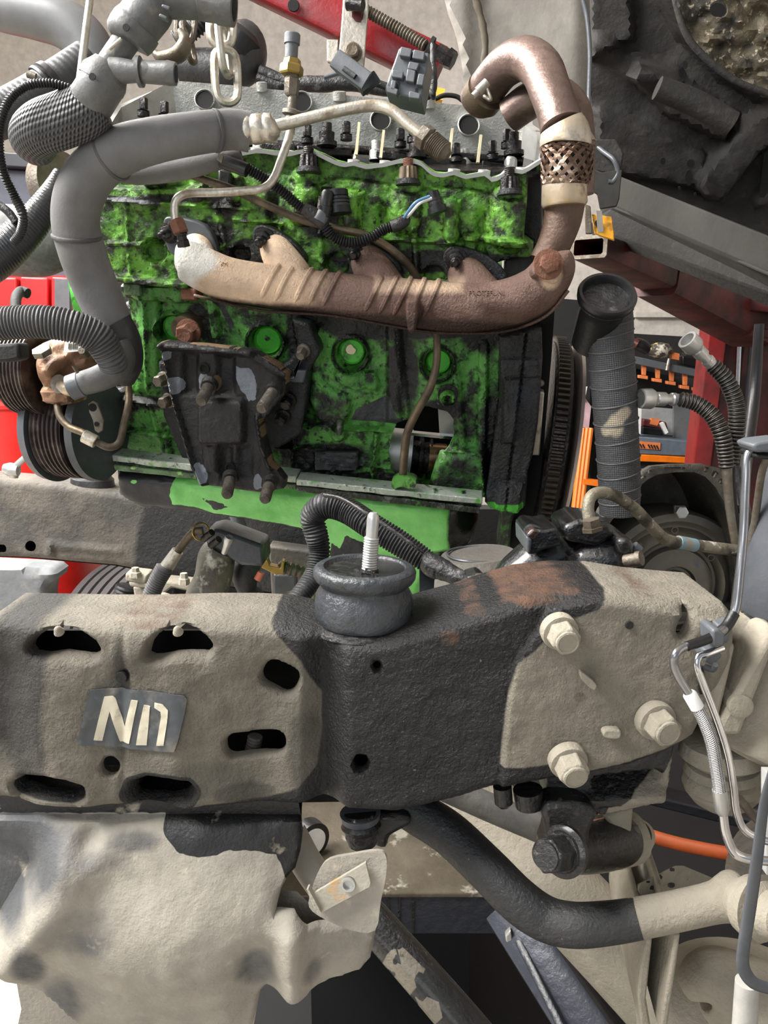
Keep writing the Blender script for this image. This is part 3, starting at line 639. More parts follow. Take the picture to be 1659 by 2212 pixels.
def gb(x, y):
    g = field(x, y, [(700, 880, 80, 55, .6), (870, 800, 45, 120, .75), (1010, 900, 60, 70, .6), (700, 990, 120, 50, .82), (860, 700, 260, 36, .95), (560, 690, 50, 20, .7), (300, 870, 120, 25, .7), (480, 700, 60, 60, .45), (650, 720, 35, 120, .85), (1040, 720, 60, 60, .75), (960, 880, 70, 30, .8), (990, 1020, 60, 60, .6), (1062, 950, 30, 140, .8), (400, 1000, 240, 22, .8), (700, 1040, 300, 26, .95), (620, 900, 50, 100, .9), (430, 690, 30, 50, .8), (300, 990, 80, 30, .5), (470, 900, 60, 60, .5)], .37)
    for a, b_, c_, d_ in ((235, 864, 440, 879), (250, 932, 470, 950), (640, 912, 880, 937), (722, 940, 722, 1035), (815, 940, 808, 1030), (640, 912, 632, 1025), (640, 1020, 870, 1046), (352, 640, 356, 840), (880, 700, 886, 880), (985, 790, 1000, 900), (1036, 745, 1034, 960), (960, 976, 1045, 982), (770, 842, 820, 850), (460, 640, 474, 720)): g = np.maximum(g, .8*bump(sd_seg(x, y, a, b_, c_, d_)-2, 6))
    for cx, cy, r in PL[1:]: g = np.maximum(g, .85*bump(np.abs(np.hypot(x-cx, y-cy)-r)-6, 7))
    g = g-field(x, y, [(578, 735, 32, 32, .8), (760, 760, 32, 32, .5), (700, 760, 24, 60, .4), (385, 760, 60, 60, .4), (320, 700, 40, 90, .4), (775, 815, 50, 22, .35), (340, 900, 60, 20, .5), (300, 960, 60, 16, .5), (700, 950, 40, 14, .3), (1030, 810, 20, 60, .2), (940, 760, 20, 40, .3)])
    return g
bareb = lambda x, y: np.maximum.reduce([bump(sd_poly(x, y, [(770, 880), (840, 850), (858, 895), (885, 905), (860, 915), (760, 902)]), 8), .75*bump(sd_seg(x, y, 318, 660, 328, 830)-2, 5), .6*bump(sd_seg(x, y, 350, 650, 360, 800)-1, 5), .8*bump(sd_poly(x, y, rrect(681, 970, 776, 1012, 4)), 3), .65*bump(sd_seg(x, y, 470, 640, 500, 700)-10, 8)])
relief('cylinder_block', FE, BO, m_green, eng, holes=[HOLE], step=4.2, h=hb, thick=.22, holethick=.008, at={'grime': gb, 'bare': bareb}, edge=(6, .006), jit=0)
FEb = FE
for i, (cx, cy, r) in enumerate(PL):
    b = MB(); p = FE.p(cx, cy, .004); k = r*FE.sc(cx, cy); b.ax(p, FE.N, [(-.012, k*.74), (-.001, k*.74), (.0015, k*.68), (-.002, k*.62), (-.003, .0005)], 32); b.obj('core_plug', m_plug, eng)
b = MB(); b.plate(FE, smoothpoly([(750, 748), (758, 744), (763, 750), (769, 756), (764, 765), (752, 764), (747, 757)], 2), .0042, .002); b.obj('paint_fleck', m_cream, eng)
b = MB(); p = FE.p(968, 851, .017); b.ax(p, FE.N, [(0, .014), (.003, .014), (.0035, .009), (-.006, .008), (-.006, .0005)], 24); b.obj('oil_gallery_plug', m_dkst, eng)
text(FE, 742, 828, '09302', 14, .0185, m_green, eng, rot=3, th=.004); text(FE, 782, 812, '3', 13, .0185, m_green, eng, th=.004)
# crank gear seen through the hole
b = MB(); b.rod((838, 975, 1.20), (888, 980, 1.20), [(0, 52), (1, 52)], 40); b.obj('crank_web', m_grid, eng, 30)
b = MB(); b.rod((880, 985, 1.23), (930, 990, 1.23), [(0, 40), (.1, 42), (.12, 36), (.45, 36), (.47, 46), (.62, 46), (.64, 36), (.9, 36), (.92, 44), (1, 44)], 32); b.obj('crank_journal', m_dkst, eng, 30)
b = MB(); b.rod((925, 990, 1.22), (962, 993, 1.22), [(0, 34), (1, 34)], 32); b.obj('crank_pin', M('worn_bearing', (150, 120, 88), .25, .9), eng)
b = MB(); b.plate(FE, [(880, 934), (985, 944), (985, 950), (880, 940)], -.03, .01); b.obj('machined_edge', m_chrome, eng)
b = MB(); b.plate(FE, [(946, 880), (985, 885), (985, 945), (950, 948)], -.035, .03); b.obj('bearing_cap', m_grid, eng)
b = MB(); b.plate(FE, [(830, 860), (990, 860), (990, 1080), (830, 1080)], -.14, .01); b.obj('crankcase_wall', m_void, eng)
# ---- head ----
RIM = [(236, 345), (300, 340), (380, 345), (480, 335), (554, 322), (589, 326), (623, 329), (645, 324), (670, 322), (695, 333), (724, 347), (745, 352), (764, 349), (789, 356), (812, 354), (833, 351), (862, 344), (891, 344), (910, 350), (923, 362), (938, 372), (960, 374), (981, 369), (1006, 378), (1046, 371), (1062, 384), (1085, 376), (1102, 362), (1128, 367), (1157, 351), (1175, 340)]
HO = RIM+[(1168, 372), (1140, 388), (1136, 440), (1130, 505), (1152, 520), (1150, 548), (1090, 556), (960, 600), (700, 640), (420, 620), (262, 604), (240, 560), (222, 470), (212, 440), (232, 400)]
FH = FE
LEDGE = [(240, 400), (350, 404), (440, 398), (520, 376), (596, 370), (634, 376), (650, 395), (668, 402), (700, 396), (722, 384), (765, 384), (842, 396), (868, 412), (896, 415), (925, 404), (955, 402), (1020, 408), (1056, 414), (1080, 428), (1120, 426), (1140, 415)]
LP = LEDGE+[(1150, 700), (200, 700)]
def hh_(x, y):
    h = .016+.009*bump(sd_poly(x, y, LP), 4)
    for cx, y0, y1, wd, q in ((667, 385, 450, 34, .012), (882, 400, 470, 34, .012), (1102, 425, 500, 42, .016), (440, 372, 420, 22, .012), (330, 380, 430, 30, .010), (520, 380, 420, 16, .01)):
        d = sd_seg(x, y, cx, y0, cx-2, y1); h += q*np.sqrt(np.clip(1-(d/wd)**2, 0, 1))
    for cx, y0, y1, wd in ((770, 425, 480, 19), (978, 440, 500, 18)):
        d = sd_seg(x, y, cx, y0, cx, y1); h += .022*np.sqrt(np.clip(1-(d/wd)**2, 0, 1))
    h -= .010*bump(np.abs(x-600)-10, 8)*ss(410, 440, y)+.010*bump(np.abs(x-830)-9, 8)*ss(430, 460, y)+.01*bump(np.abs(x-1040)-8, 8)*ss(440, 470, y)
    for a, b_, c_, d_, wd, q in ((245, 428, 560, 448, 3, .006), (255, 520, 540, 530, 4, .006), (520, 470, 620, 478, 4, .008), (700, 500, 1000, 520, 5, .008), (380, 470, 375, 540, 4, .006), (290, 430, 300, 600, 4, .004), (480, 440, 500, 520, 6, .006), (1010, 505, 1135, 520, 8, .014), (250, 590, 420, 608, 7, .014), (700, 480, 705, 560, 6, .006), (900, 490, 905, 590, 6, .008)):
        h += q*bump(sd_seg(x, y, a, b_, c_, d_)-wd, 3)
    for cx, cy, r in ((350, 535, 26), (530, 545, 20), (735, 565, 24), (940, 590, 22)):
        d = np.hypot(x-cx, y-cy); h += -.014*bump(d-r, 4)
    h += .005*(noise(x, y, 22, 3)-.5)+.0025*(noise(x, y, 7, 4)-.5)
    return h
def gh(x, y):
    g = field(x, y, [(300, 440, 50, 60, .5), (440, 500, 120, 36, .78), (560, 540, 80, 40, .85), (700, 470, 60, 60, .72), (830, 560, 120, 34, .9), (600, 440, 50, 60, .6), (930, 560, 130, 30, .9), (500, 440, 40, 30, .8), (1080, 560, 80, 20, .95), (390, 425, 120, 12, .8), (250, 590, 60, 22, .6), (800, 530, 90, 26, .7), (1150, 420, 14, 100, .9), (1010, 460, 24, 60, .5), (860, 400, 14, 30, .5), (320, 600, 60, 12, .7), (880, 490, 60, 40, .5)], .42)
    g = g-field(x, y, [(980, 400, 60, 24, .2), (960, 375, 100, 12, .2), (260, 500, 22, 60, .25), (310, 560, 40, 40, .2), (780, 400, 50, 12, .1), (640, 400, 30, 40, .15)]); g += .28*bump(sd_line(x, y, LEDGE)-1, 5)+.5*(y < 332)*0
    return g
relief('cylinder_head', FH, HO, m_greenh, eng, step=4.2, h=hh_, thick=.035, at={'grime': gh, 'bare': lambda x, y: .7*bump(sd_seg(x, y, 250, 425, 360, 432)-8, 6)+.6*bump(sd_seg(x, y, 360, 440, 370, 520)-3, 5)}, edge=(4, .003))
# rim strip on top of the head
q = np.array(crsmooth([np.array(p_) for p_ in RIM], 2)); low = q+np.array((0, 9.)); b = MB()
a1 = FE.p(q[:, 0], q[:, 1], .028); a2 = FE.p(low[:, 0], low[:, 1], .028); n = len(q); back = np.array((0, .02, .004))
b.loft([a2, a1, a1+back, a2+back], close=False, cap0=False, cap1=False).obj('head_rim', m_gasket, eng)
for x, y in ((554, 328), (623, 334), (764, 354), (833, 356), (981, 374), (1046, 376), (1128, 371)):
    b = MB(); p = FE.p(x, y-5, .012); b.ax(p, EUP+(-.25*FE.N*0), [(-.004, .0075), (.002, .0075), (.0025, .004), (-.003, .0035), (-.003, .0003)], 16); b.obj('cover_bolt_boss', m_alu, eng)
# rocker tray: far wall + ends
YB = 1.30
top = [(238, 330, 1.14), (243, 262, 1.2), (262, 232, 1.24), (373, 174, YB), (500, 184, YB), (608, 195, YB), (717, 203, YB), (825, 213, YB), (934, 221, YB), (1060, 233, YB), (1113, 237, YB), (1131, 247, YB-.01), (1131, 268, YB-.03), (1160, 289, YB-.07), (1161, 329, 1.16), (1175, 340, 1.13)]
T = np.array([P(*t_) for t_ in top]); dn = np.array((0, .03, -.105))
cen = T.mean(0); ctr = np.array([P(700, 330, 1.22)])[0]
out = np.array([nrm(np.array((t_[0]-ctr[0], t_[1]-ctr[1], 0)))*.014 for t_ in T])
out[3:11] = np.array((0, .014, .002))
b = MB(); b.loft([T+dn*.9, T, T+out, T+out+dn], close=False, cap0=False, cap1=False); o = b.obj('rocker_tray_wall', m_alu, eng, 30)
hf = P(240, 345, 1.14)
b = MB(); fl = [P(240, 352, 1.15), P(1150, 372, 1.13), P(1150, 340, 1.28), P(380, 290, 1.30), P(250, 320, 1.24)]; b.slab(fl, [v-np.array((0, 0, .01)) for v in fl]); b.obj('tray_floor', m_dkst, eng)
FB = Face(700, 260, YB-.004, (0, -1, 0.12))
for x, y, r in ((443, 217, 20), (652, 222, 21), (822, 262, 21), (1012, 272, 22)):
    b = MB(); p = P(x, y, YB-.003); k = r*SC(x, y, YB); b.ax(p, (0.05, -1, .2), [(-.004, k*1.0), (.004, k*1.1), (.005, k*1.02), (.003, k*.95), (-.003, k*.9), (-.003, .0005)], 28); b.obj('injector_tube_bore', m_alu, eng)
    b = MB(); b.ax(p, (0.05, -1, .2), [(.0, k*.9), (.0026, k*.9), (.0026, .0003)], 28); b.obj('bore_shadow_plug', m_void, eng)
for x, y, r in ((565, 178, 9), (733, 198, 11), (925, 214, 11), (1113, 243, 10), (1163, 341, 10)):
    b = MB(); b.ax(P(x, y, YB-.002), (0, -.3, 1), [(-.012, r*.9e-3), (0, r*.9e-3), (.001, r*.5e-3), (-.003, r*.45e-3)], 20); b.obj('cover_bolt_boss', m_alu, eng)
# rocker hardware
b = MB(); b.rod((420, 300, 1.24), (1130, 348, 1.2), [(0, 9), (1, 9)], 16); b.obj('rocker_shaft', m_dkst, eng)
def rbolt(x, y, r=13, l=34, m=m_dkst, Y=1.2, cap=True):
    b = MB(); b.rod((x, y+l*.6, Y), (x, y-l*.4, Y), [(0, r), (.3, r), (.32, r*.75), (.36, r*.75), (.38, r)], 20); b.rod((x, y+l*.1, Y), (x, y-l*.6, Y), [(0, r*.72), (.9, r*.72), (1, r*.6)], 6); return b.obj('rocker_bolt', m, eng)
for x, y in ((664, 290), (748, 283), (865, 298), (892, 288), (1064, 325), (985, 330), (1165-70, 300), (310, 232), (355, 240), (470, 262)): rbolt(x, y)
for x, y in ((706, 292), (1110, 312), (900, 318)):
    b = MB(); b.rod((x, y+24, 1.19), (x, y-26, 1.19), [(0, 22), (.2, 22), (.22, 16), (.6, 17), (.62, 11), (1, 11)], 20); b.obj('stud_nut', m_dkst, eng)
for x, y, l in ((773, 300, 70), (826, 312, 60), (974, 310, 64), (1036, 322, 60), (770, 330, 30)):
    b = MB(); b.rod((x-4, y+l/2, 1.17), (x+3, y-l/2, 1.18), [(0, 4.5), (1, 4)], 4, .8); b.obj('valve_bridge', m_cream, eng)
for x, y in ((812, 320), (1005, 338), (560, 300)):
    b = MB(); b.rod((x, y+26, 1.21), (x, y-16, 1.21), [(0, 15), (.5, 14), (.55, 10), (1, 10)], 20); b.obj('valve_spring_cap', m_alu, eng)
for x, y, ww in ((700, 322, 60), (850, 332, 40), (960, 345, 50), (1080, 350, 40), (600, 315, 40)):
    b = MB(); b.pbox([(x-ww, y-10), (x+ww, y-3), (x+ww, y+18), (x-ww, y+12)], 1.2, .05); b.obj('rocker_pedestal', m_dkst, eng, bevel=.003)
b = MB(); b.pbox([(1095, 334), (1118, 338), (1118, 372), (1095, 366)], 1.17, .03); b.obj('corner_boss', m_alu, eng, bevel=.004)
b = MB(); b.rod((1165, 341, 1.13), (1176, 343, 1.13), [(0, 12), (1, 12)]); b.obj('end_lug', m_alu, eng)
# head studs with nuts
YE = lambda x, y, h=0.: float(FE.p(x, y, h)[1])
def hstud(x, y, top, rusty=False):
    yy = YE(x, y+10, .030)
    b = MB(); A_ = (x, y+26, yy); B_ = (x, y-14, yy)
    b.rod(A_, B_, [(0, 27), (.12, 27), (.16, 24), (.3, 24)], 24); o1 = b.obj('head_stud', m_blkc, eng)
    b = MB(); prof = [(.25, 21), (.4, 20), (.95, 18), (1, 15)]
    rg = b.rings([P(*A_)+(P(*B_)-P(*A_))*t for t, r in prof], [r*SC(*A_) for t, r in prof], 48, axis=P(*B_)-P(*A_)); c0 = [P(*A_)+(P(*B_)-P(*A_))*t for t, r in prof]
    rg = [c+(r_-c)*(1+.07*np.cos(np.arange(48)*2*math.pi/48*12))[:, None] for c, r_ in zip(c0, rg)]; b.loft(rg); o2 = b.obj('stud_nut', m_dkst if not rusty else m_pipe, o1)
    tube('stud_thread', [(x, y-10, yy, 12), (x, top, yy, 12)], m_dkst if not rusty else m_rust, o1, corr=(3.5, .1, [0, 1]), seg=20)
hstud(667, 348, 318, False); hstud(882, 374, 343, True); hstud(1101, 396, 362); 
hstud(705, 438, 405); hstud(330, 372, 350)
# boss top with threaded holes
for x, y in ((770, 418), (977, 436)):
    b = MB(); p = FE.p(x, y, .026); b.ax(p, EUP*.9+FE.N*.35, [(-.01, .011), (.003, .0115), (.004, .0105), (.004, .006), (0, .005), (0, .0003)], 20); b.obj('bolt_boss', m_greenh, eng)
# ---- sump ----
SO = [(258, 1012), (440, 1030), (640, 1052), (900, 1078), (1036, 1092), (1030, 1150), (1018, 1190), (960, 1196), (925, 1225), (912, 1262), (910, 1320), (690, 1320), (690, 1220), (702, 1166), (655, 1142), (490, 1110), (310, 1087), (264, 1062)]
hsu = lambda x, y: .02-.03*ss(1060, 1140, y-(x-300)*.1)**2*(x < 680)-.05*ss(940, 1040, x)**2+.006*(noise(x, y, 60, 8)-.5)+.004*bump(sd_seg(x, y, 720, 1120, 860, 1150)-30, 12)
bsu = lambda x, y: np.maximum.reduce([bump(sd_poly(x, y, [(255, 1010), (385, 1025), (375, 1060), (382, 1078), (430, 1084), (470, 1098), (560, 1112), (655, 1130), (660, 1150), (255, 1100)]), 9)-.9*bump(np.hypot((x-300)/1.6, y-1030)-5, 3), bump(sd_poly(x, y, [(722, 1160), (740, 1172), (752, 1140), (800, 1160), (812, 1195), (790, 1200), (775, 1215), (765, 1190), (745, 1180), (735, 1200), (718, 1185)]), 4), .75*bump(sd_poly(x, y, [(440, 1062), (480, 1072), (510, 1085), (470, 1092)]), 6)])
relief('oil_sump', FE, SO, m_greens, eng, step=6, h=hsu, thick=.2, at={'bare': bsu, 'grime': lambda x, y: field(x, y, [(1000, 1130, 40, 90, .8), (960, 1190, 60, 20, .6), (780, 1100, 60, 14, .4)], .05)}, edge=(16, .014))
# flange rails between block and sump
def strip(name, p0, p1, h0, h1, hgt, m, n=16, seedn=1, parent=eng, th=.02):
    b = MB(); xs = np.linspace(p0[0], p1[0], n); ysx = np.linspace(p0[1], p1[1], n)
    q = [(x, y) for x, y in zip(xs, ysx)]+[(x, y+hgt*(.85+.3*float(noise(x, y, 20, seedn)))) for x, y in zip(xs[::-1], ysx[::-1])]
    b.plate(FE, q, h0, th); return b.obj(name, m, parent, bevel=.0015)
m_flg = M('flange_green_grey', (96, 128, 88), .3, .2, layers=[('n', 30, .5, .08, (40, 58, 34), .3, 0), ('n', 60, .62, .05, (150, 200, 110), .35, 0)], bumps=[(160, .6)])
m_flgd = M('flange_dark', (30, 36, 26), .25, .2, layers=[('n', 46, .56, .06, (90, 92, 88), .3, .2), ('n', 26, .64, .04, (60, 140, 40), .35, 0)], bumps=[(160, .8)])
m_flgl = M('flange_light', (168, 178, 166), .28, .35, layers=[('n', 34, .6, .05, (80, 150, 60), .35, 0), ('n', 60, .62, .04, (30, 34, 28), .3, 0)], bumps=[(120, .5)])
strip('flange_rail', (205, 979), (640, 1030), .050, 0, 14, m_flgl, th=.03); strip('flange_rail', (640, 1036), (1042, 1078), .056, 0, 13, m_flgl, seedn=4, th=.03)
strip('gasket_rail', (207, 993), (1040, 1090), .046, 0, 7, m_flgd, n=40); strip('sump_rail', (210, 1000), (640, 1047), .050, 0, 12, m_flg, seedn=3, th=.03); strip('sump_rail', (640, 1049), (1036, 1097), .054, 0, 13, m_flgd, seedn=5, th=.03)
# ---- rear plate, flywheel ----
RO = [(1078, 716), (1168, 700), (1170, 760), (1165, 840), (1160, 900), (1150, 965), (1139, 1000), (1134, 1076), (1118, 1088), (1060, 1080), (1048, 1066), (1064, 960), (1078, 860)]
hr = lambda x, y: .030-.012*ss(0, 1, (x-(1118-(y-800)*.07))/6)*0+.01*bump(sd_box(x, y, 1086, 800, 1118-(y-860)*.1, 938), 2)+.012*bump(sd_poly(x, y, [(1077, 1022), (1127, 1028), (1120, 1086), (1070, 1078)]), 3)-.006*bump(np.abs(x-(1118-(y-860)*.12))-1.5, 1.5)+.006*bump(sd_box(x, y, 1080, 760, 1165, 800), 4)+.003*(noise(x, y, 12, 3)-.5)
relief('rear_adapter_plate', FE, RO, m_blkc, eng, step=4.5, h=hr, thick=.12, at={'green': lambda x, y: np.maximum(bump(sd_box(x, y, 1050, 1064, 1130, 1100), 6)*.9, .3*bump(np.hypot(x-1060, y-1060)-20, 10))}, edge=(4, .003))
b = MB(); b.plate(FE, [(1078, 1084), (1118, 1086), (1106, 1130), (1100, 1196), (1072, 1190), (1080, 1130)], .02, .06); b.obj('mount_leg', m_gdark, eng, bevel=.004)
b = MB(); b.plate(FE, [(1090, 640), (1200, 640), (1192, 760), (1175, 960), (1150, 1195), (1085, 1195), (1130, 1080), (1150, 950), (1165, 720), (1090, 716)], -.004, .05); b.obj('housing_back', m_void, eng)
b = MB(); b.plate(FE, [(1158, 846), (1176, 848), (1166, 985), (1145, 984)], .012, .03); b.obj('machined_pad', m_steel, eng, bevel=.002)
b = MB(); b.rod((1162, 828, 1.09), (1182, 826, 1.12), [(0, 8), (.8, 8), (1, 5)]); b.obj('dowel', m_grid, eng)
b = MB(); b.plate(FE, [(1128, 388), (1170, 360), (1172, 640), (1085, 640), (1090, 560), (1150, 550), (1150, 520), (1128, 505)], -.004, .06); b.obj('head_end_plate', m_blkc, eng, bevel=.003)
# ring gear: axis along the engine
fc = P(1172, 965, 1.255); b = MB(); nt = 118; Rr = .172; U = nrm(EU*1.0+np.array((0, .02, 0)))
ax0 = U; X_ = nrm(np.cross(ax0, (0, 0, 1))); Y_ = np.cross(ax0, X_); ang = []; rad = []
for i in range(nt):
    for da, r in ((.08, Rr-.005), (.30, Rr), (.62, Rr), (.86, Rr-.005)): ang.append(2*math.pi*(i+da)/nt); rad.append(r)
ang = np.array(ang); rad = np.array(rad); ring = lambda off, k=1.0, rr=None: fc+ax0*off+(np.cos(ang)*(rad if rr is None else rr))[:, None]*X_*k+(np.sin(ang)*(rad if rr is None else rr))[:, None]*Y_*k
b.loft([ring(-.008, .93), ring(-.008), ring(.008), ring(.008, .93)], cap0=False, cap1=False); b.obj('ring_gear', M('gear_steel', (74, 68, 62), .3, .8, bumps=[(200, .3)]), eng, 30)
b = MB(); b.ax(fc-ax0*.012, ax0, [(0, .04), (0, .16), (.002, .163), (.026, .163), (.03, .155), (.03, .04)], 64); b.obj('flywheel', m_dkst, eng)
b = MB(); b.ax(fc+ax0*.024, ax0, [(0, .05), (.002, .165), (.006, .168), (.006, .05)], 64); b.obj('drive_plate', M('pale_brown_plate', (150, 136, 128), .5, .3), eng)
# engine side details
b = MB(); b.hexb(FE.p(408, 716, .03), FE.N, .013, .02, 1.35, .3); b.obj('block_bolt', m_rust, eng); b = MB(); b.ax(FE.p(412, 700, .0), FE.N, [(0, .02), (.03, .017)], 20); b.obj('bolt_boss', m_pipe, eng)
for x0, x1, y in ((264, 304, 625), (388, 424, 636)):
    b = MB(); b.plate(FE, [(x0, y-14), (x1, y-12), (x1, y+16), (x0+2, y+12)], .034, .03); b.obj('block_lug', m_flg if x0 < 300 else m_rust, eng, bevel=.003)
b = MB(); b.pbox([(225, 490), (239, 492), (240, 512), (226, 512)], 1.12, .015); b.rod((232, 520, 1.12), (232, 488, 1.12), [(0, 9), (.5, 9), (.55, 6), (1, 6)], 6); b.obj('side_bolt', m_plug, eng)
b.rod((735, 905, 1.09), (733, 940, 1.09), [(0, 8), (.6, 8), (1, 5)], 12); b.obj('block_clip', m_gdark, eng, bevel=.002)
b = MB(); b.rod((170, 640, 1.3), (235, 640, 1.3), [(0, 46), (.5, 50), (1, 44)], 32); b.plate(Face(200, 640, 1.28), [(145, 600), (190, 590), (235, 640), (215, 700), (160, 680)], 0, .03); b.obj('front_cover', m_plug, eng)
# front (timing) end behind hoses
b = MB(); b.plate(FE, [(268, 650), (330, 690), (310, 850), (245, 985), (205, 975), (230, 900), (250, 800)], -.02, .1); b.obj('timing_cover', m_oily, eng, bevel=.006)
# ================= exhaust =================
def TE(pts, h): return [(x, y, YE(x, y, hh if False else h), r) for x, y, r in pts]
t = thing('exhaust_manifold', 'cast iron exhaust manifold with ribs, pale rusty left end and dark brown right end, bolted across the engine', 'exhaust manifold')
t['label'] = 'ribbed cast iron exhaust manifold, chalky at left and brown at right, across the green engine'
def mani_attr(o):
    V = np.array([v.co[:] for v in o.data.vertices]); d = V-CAM; y = d[:, 1]*cp-d[:, 2]*sp; x_ = d[:, 0]/y*FPX+829.5; z = d[:, 1]*sp+d[:, 2]*cp; y_ = 1106-z/y*FPX
    g = lambda n, a: o.data.attributes.new(n, 'FLOAT', 'POINT').data.foreach_set('value', a.astype(float))
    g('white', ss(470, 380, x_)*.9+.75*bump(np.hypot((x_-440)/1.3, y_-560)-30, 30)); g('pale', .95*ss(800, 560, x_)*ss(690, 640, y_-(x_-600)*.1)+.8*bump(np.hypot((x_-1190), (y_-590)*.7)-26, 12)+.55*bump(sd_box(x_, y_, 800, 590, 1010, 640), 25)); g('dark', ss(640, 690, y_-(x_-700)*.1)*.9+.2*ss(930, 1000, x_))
rn = TE([(386, 560, 26), (402, 562, 42), (440, 582, 46), (500, 606, 47), (600, 622, 47), (700, 634, 46), (800, 646, 49), (900, 658, 53), (1000, 666, 54), (1090, 657, 52), (1160, 627, 51), (1196, 580, 46), (1192, 552, 36)], .085)
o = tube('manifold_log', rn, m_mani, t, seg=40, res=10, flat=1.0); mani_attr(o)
for pts in ([(590, 528, 30), (600, 548, 36), (622, 580, 40), (650, 612, 36)], [(790, 560, 34), (800, 575, 40), (818, 600, 42), (850, 635, 36)], [(1000, 588, 34), (1010, 600, 42), (1030, 625, 44), (1060, 650, 40)]):
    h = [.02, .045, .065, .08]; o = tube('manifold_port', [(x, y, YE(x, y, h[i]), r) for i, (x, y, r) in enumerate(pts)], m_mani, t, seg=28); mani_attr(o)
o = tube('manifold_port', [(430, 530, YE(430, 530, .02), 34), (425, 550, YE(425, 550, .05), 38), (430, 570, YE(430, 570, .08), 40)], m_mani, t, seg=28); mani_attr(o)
LOG = np.array(crsmooth([np.append(P(p[0], p[1], p[2]), p[3]*SC(p[0], p[1], p[2])) for p in rn], 10))
for x in (592, 624, 655, 686, 716, 806, 838, 870, 900, 932):
    pc = (LOG[:, 0]/(LOG[:, 1]*cp-(LOG[:, 2]-CAM[2])*sp)*FPX+829.5); i = np.argmin(abs(pc-x)); c, R = LOG[i, :3], LOG[i, 3]; T_ = nrm(LOG[i+1, :3]-LOG[i-1, :3]); T_ = nrm(T_-.25*np.array((0, 0, 1))*0); U2 = nrm(np.cross(T_, (0, 1, 0))); U2 = U2 if U2[2] > 0 else -U2; B2 = np.array((0, -1, 0.))
    cs = []
    for k in range(11):
        a = math.radians(100-k*13.5); cs.append(c+(U2*math.sin(a)+B2*math.cos(a))*(R*1.0)+T_*(.010*math.sin(a)-.004))
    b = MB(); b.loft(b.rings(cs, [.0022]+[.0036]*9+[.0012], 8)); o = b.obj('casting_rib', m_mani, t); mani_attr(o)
F = FE
b = MB(); b.plate(F, [(877, 648), (902, 650), (901, 688), (897, 720), (882, 720), (876, 690)], .135, .03); o = b.obj('manifold_lug', m_mani, t, bevel=.003); mani_attr(o)
b = MB(); pts_ = [(x, y) for x, y in ((420, 640), (560, 672), (720, 684), (900, 715), (1000, 722), (1100, 716), (1180, 684), (1228, 630))]
b.tube([(x, y-2, YE(x, y, .10), 7) for x, y in pts_], seg=10, flat=.5); o = b.obj('casting_seam', m_mani, t); mani_attr(o)
text(Face(1060, 632, YE(1060, 632, .085)-.0350, (-.1, -.95, .12)), 1012, 638, 'PROTEFUNI', 15, .0035, m_mani, t, th=.006)
text(Face(480, 568, YE(480, 568, .085)-.028, (-.1, -.8, .6)), 476, 572, 'KM', 11, .002, m_mani, t, th=.004)
o = t.children[-1]
for k in t.children:
    if k.name.startswith('cast_text'): mani_attr(k)
# port flanges and studs
for i, (sx, sy, pl) in enumerate([((368, 502), None, [(352, 480), (372, 468), (440, 486), (466, 530), (462, 560), (400, 560), (362, 540)]), ((572, 516), None, [(548, 494), (575, 488), (630, 520), (662, 560), (640, 580), (560, 560), (548, 530)]),
                                  ((772, 545), None, [(752, 530), (780, 522), (830, 545), (866, 580), (850, 600), (770, 590), (750, 560)]), ((986, 560), None, [(960, 545), (985, 532), (1050, 552), (1092, 590), (1080, 612), (980, 610), (958, 580)])]):
    b = MB(); b.plate(F, smoothpoly(pl, 3), .040, .015); b.obj('port_flange', m_strut if i == 0 else m_blkc, t, bevel=.002)
    b = MB(); p = F.p(sx[0] if isinstance(sx, tuple) else sx, sx[1], .040) if isinstance(sx, tuple) else None
    p = F.p(sx[0], sx[1], .040) if isinstance(sx, tuple) else F.p(sx, sy, .040)
    b.hexb(p, F.N, .0105, .012, 1.3, .2, False); b.ax(p, F.N, [(0, .0062), (.012, .0062), (.024, .006), (.025, .0045), (.034, .004), (.035, .003)], 16); b.obj('flange_stud', m_dkst, t)
b = MB(); b.hexb(P(1184, 571, YE(1184, 571, .085)-.033), nrm((.05, -1, .1)), .0115, .012, 1.5, .3, False); b.obj('flange_bolt', m_rust, t)
b = MB(); b.plate(Face(1184, 571, YE(1184, 571, .085)-.030, (.05, -1, .1)), smoothpoly([(1184, 532), (1204, 552), (1214, 580), (1205, 610), (1170, 600), (1150, 588), (1160, 560)], 3), 0, .02); o = b.obj('outlet_flange', m_mani, t, bevel=.003); mani_attr(o)
# downpipe: lower pipe, collar, braided section, collar, bend
t = thing('exhaust_crossover_pipe', 'brown exhaust pipe with woven flex section looping up from the manifold', 'exhaust pipe')
tube('lower_pipe', [(1176, 568, 1.01, 34), (1196, 530, 1.01, 36), (1214, 480, 1.01, 40), (1220, 440, 1.01, 43)], m_exhd, t, seg=32)
tube('collar', [(1219, 446, 1.0, 45), (1219, 440, 1.0, 49), (1219, 402, 1.0, 48), (1220, 396, 1.0, 50)], m_weld, t, seg=36, res=1)
tube('collar', [(1222, 316, 1.0, 53), (1222, 308, 1.0, 55), (1218, 285, 1.0, 53), (1212, 268, 1.0, 47)], m_weld, t, seg=36, res=2)
b = MB(); b.tube([(1222, 312, 1.0, 50), (1225, 335, 1.0, 52), (1224, 370, 1.0, 51), (1220, 398, 1.0, 47)], seg=36); b.obj('flex_core', m_void, t)
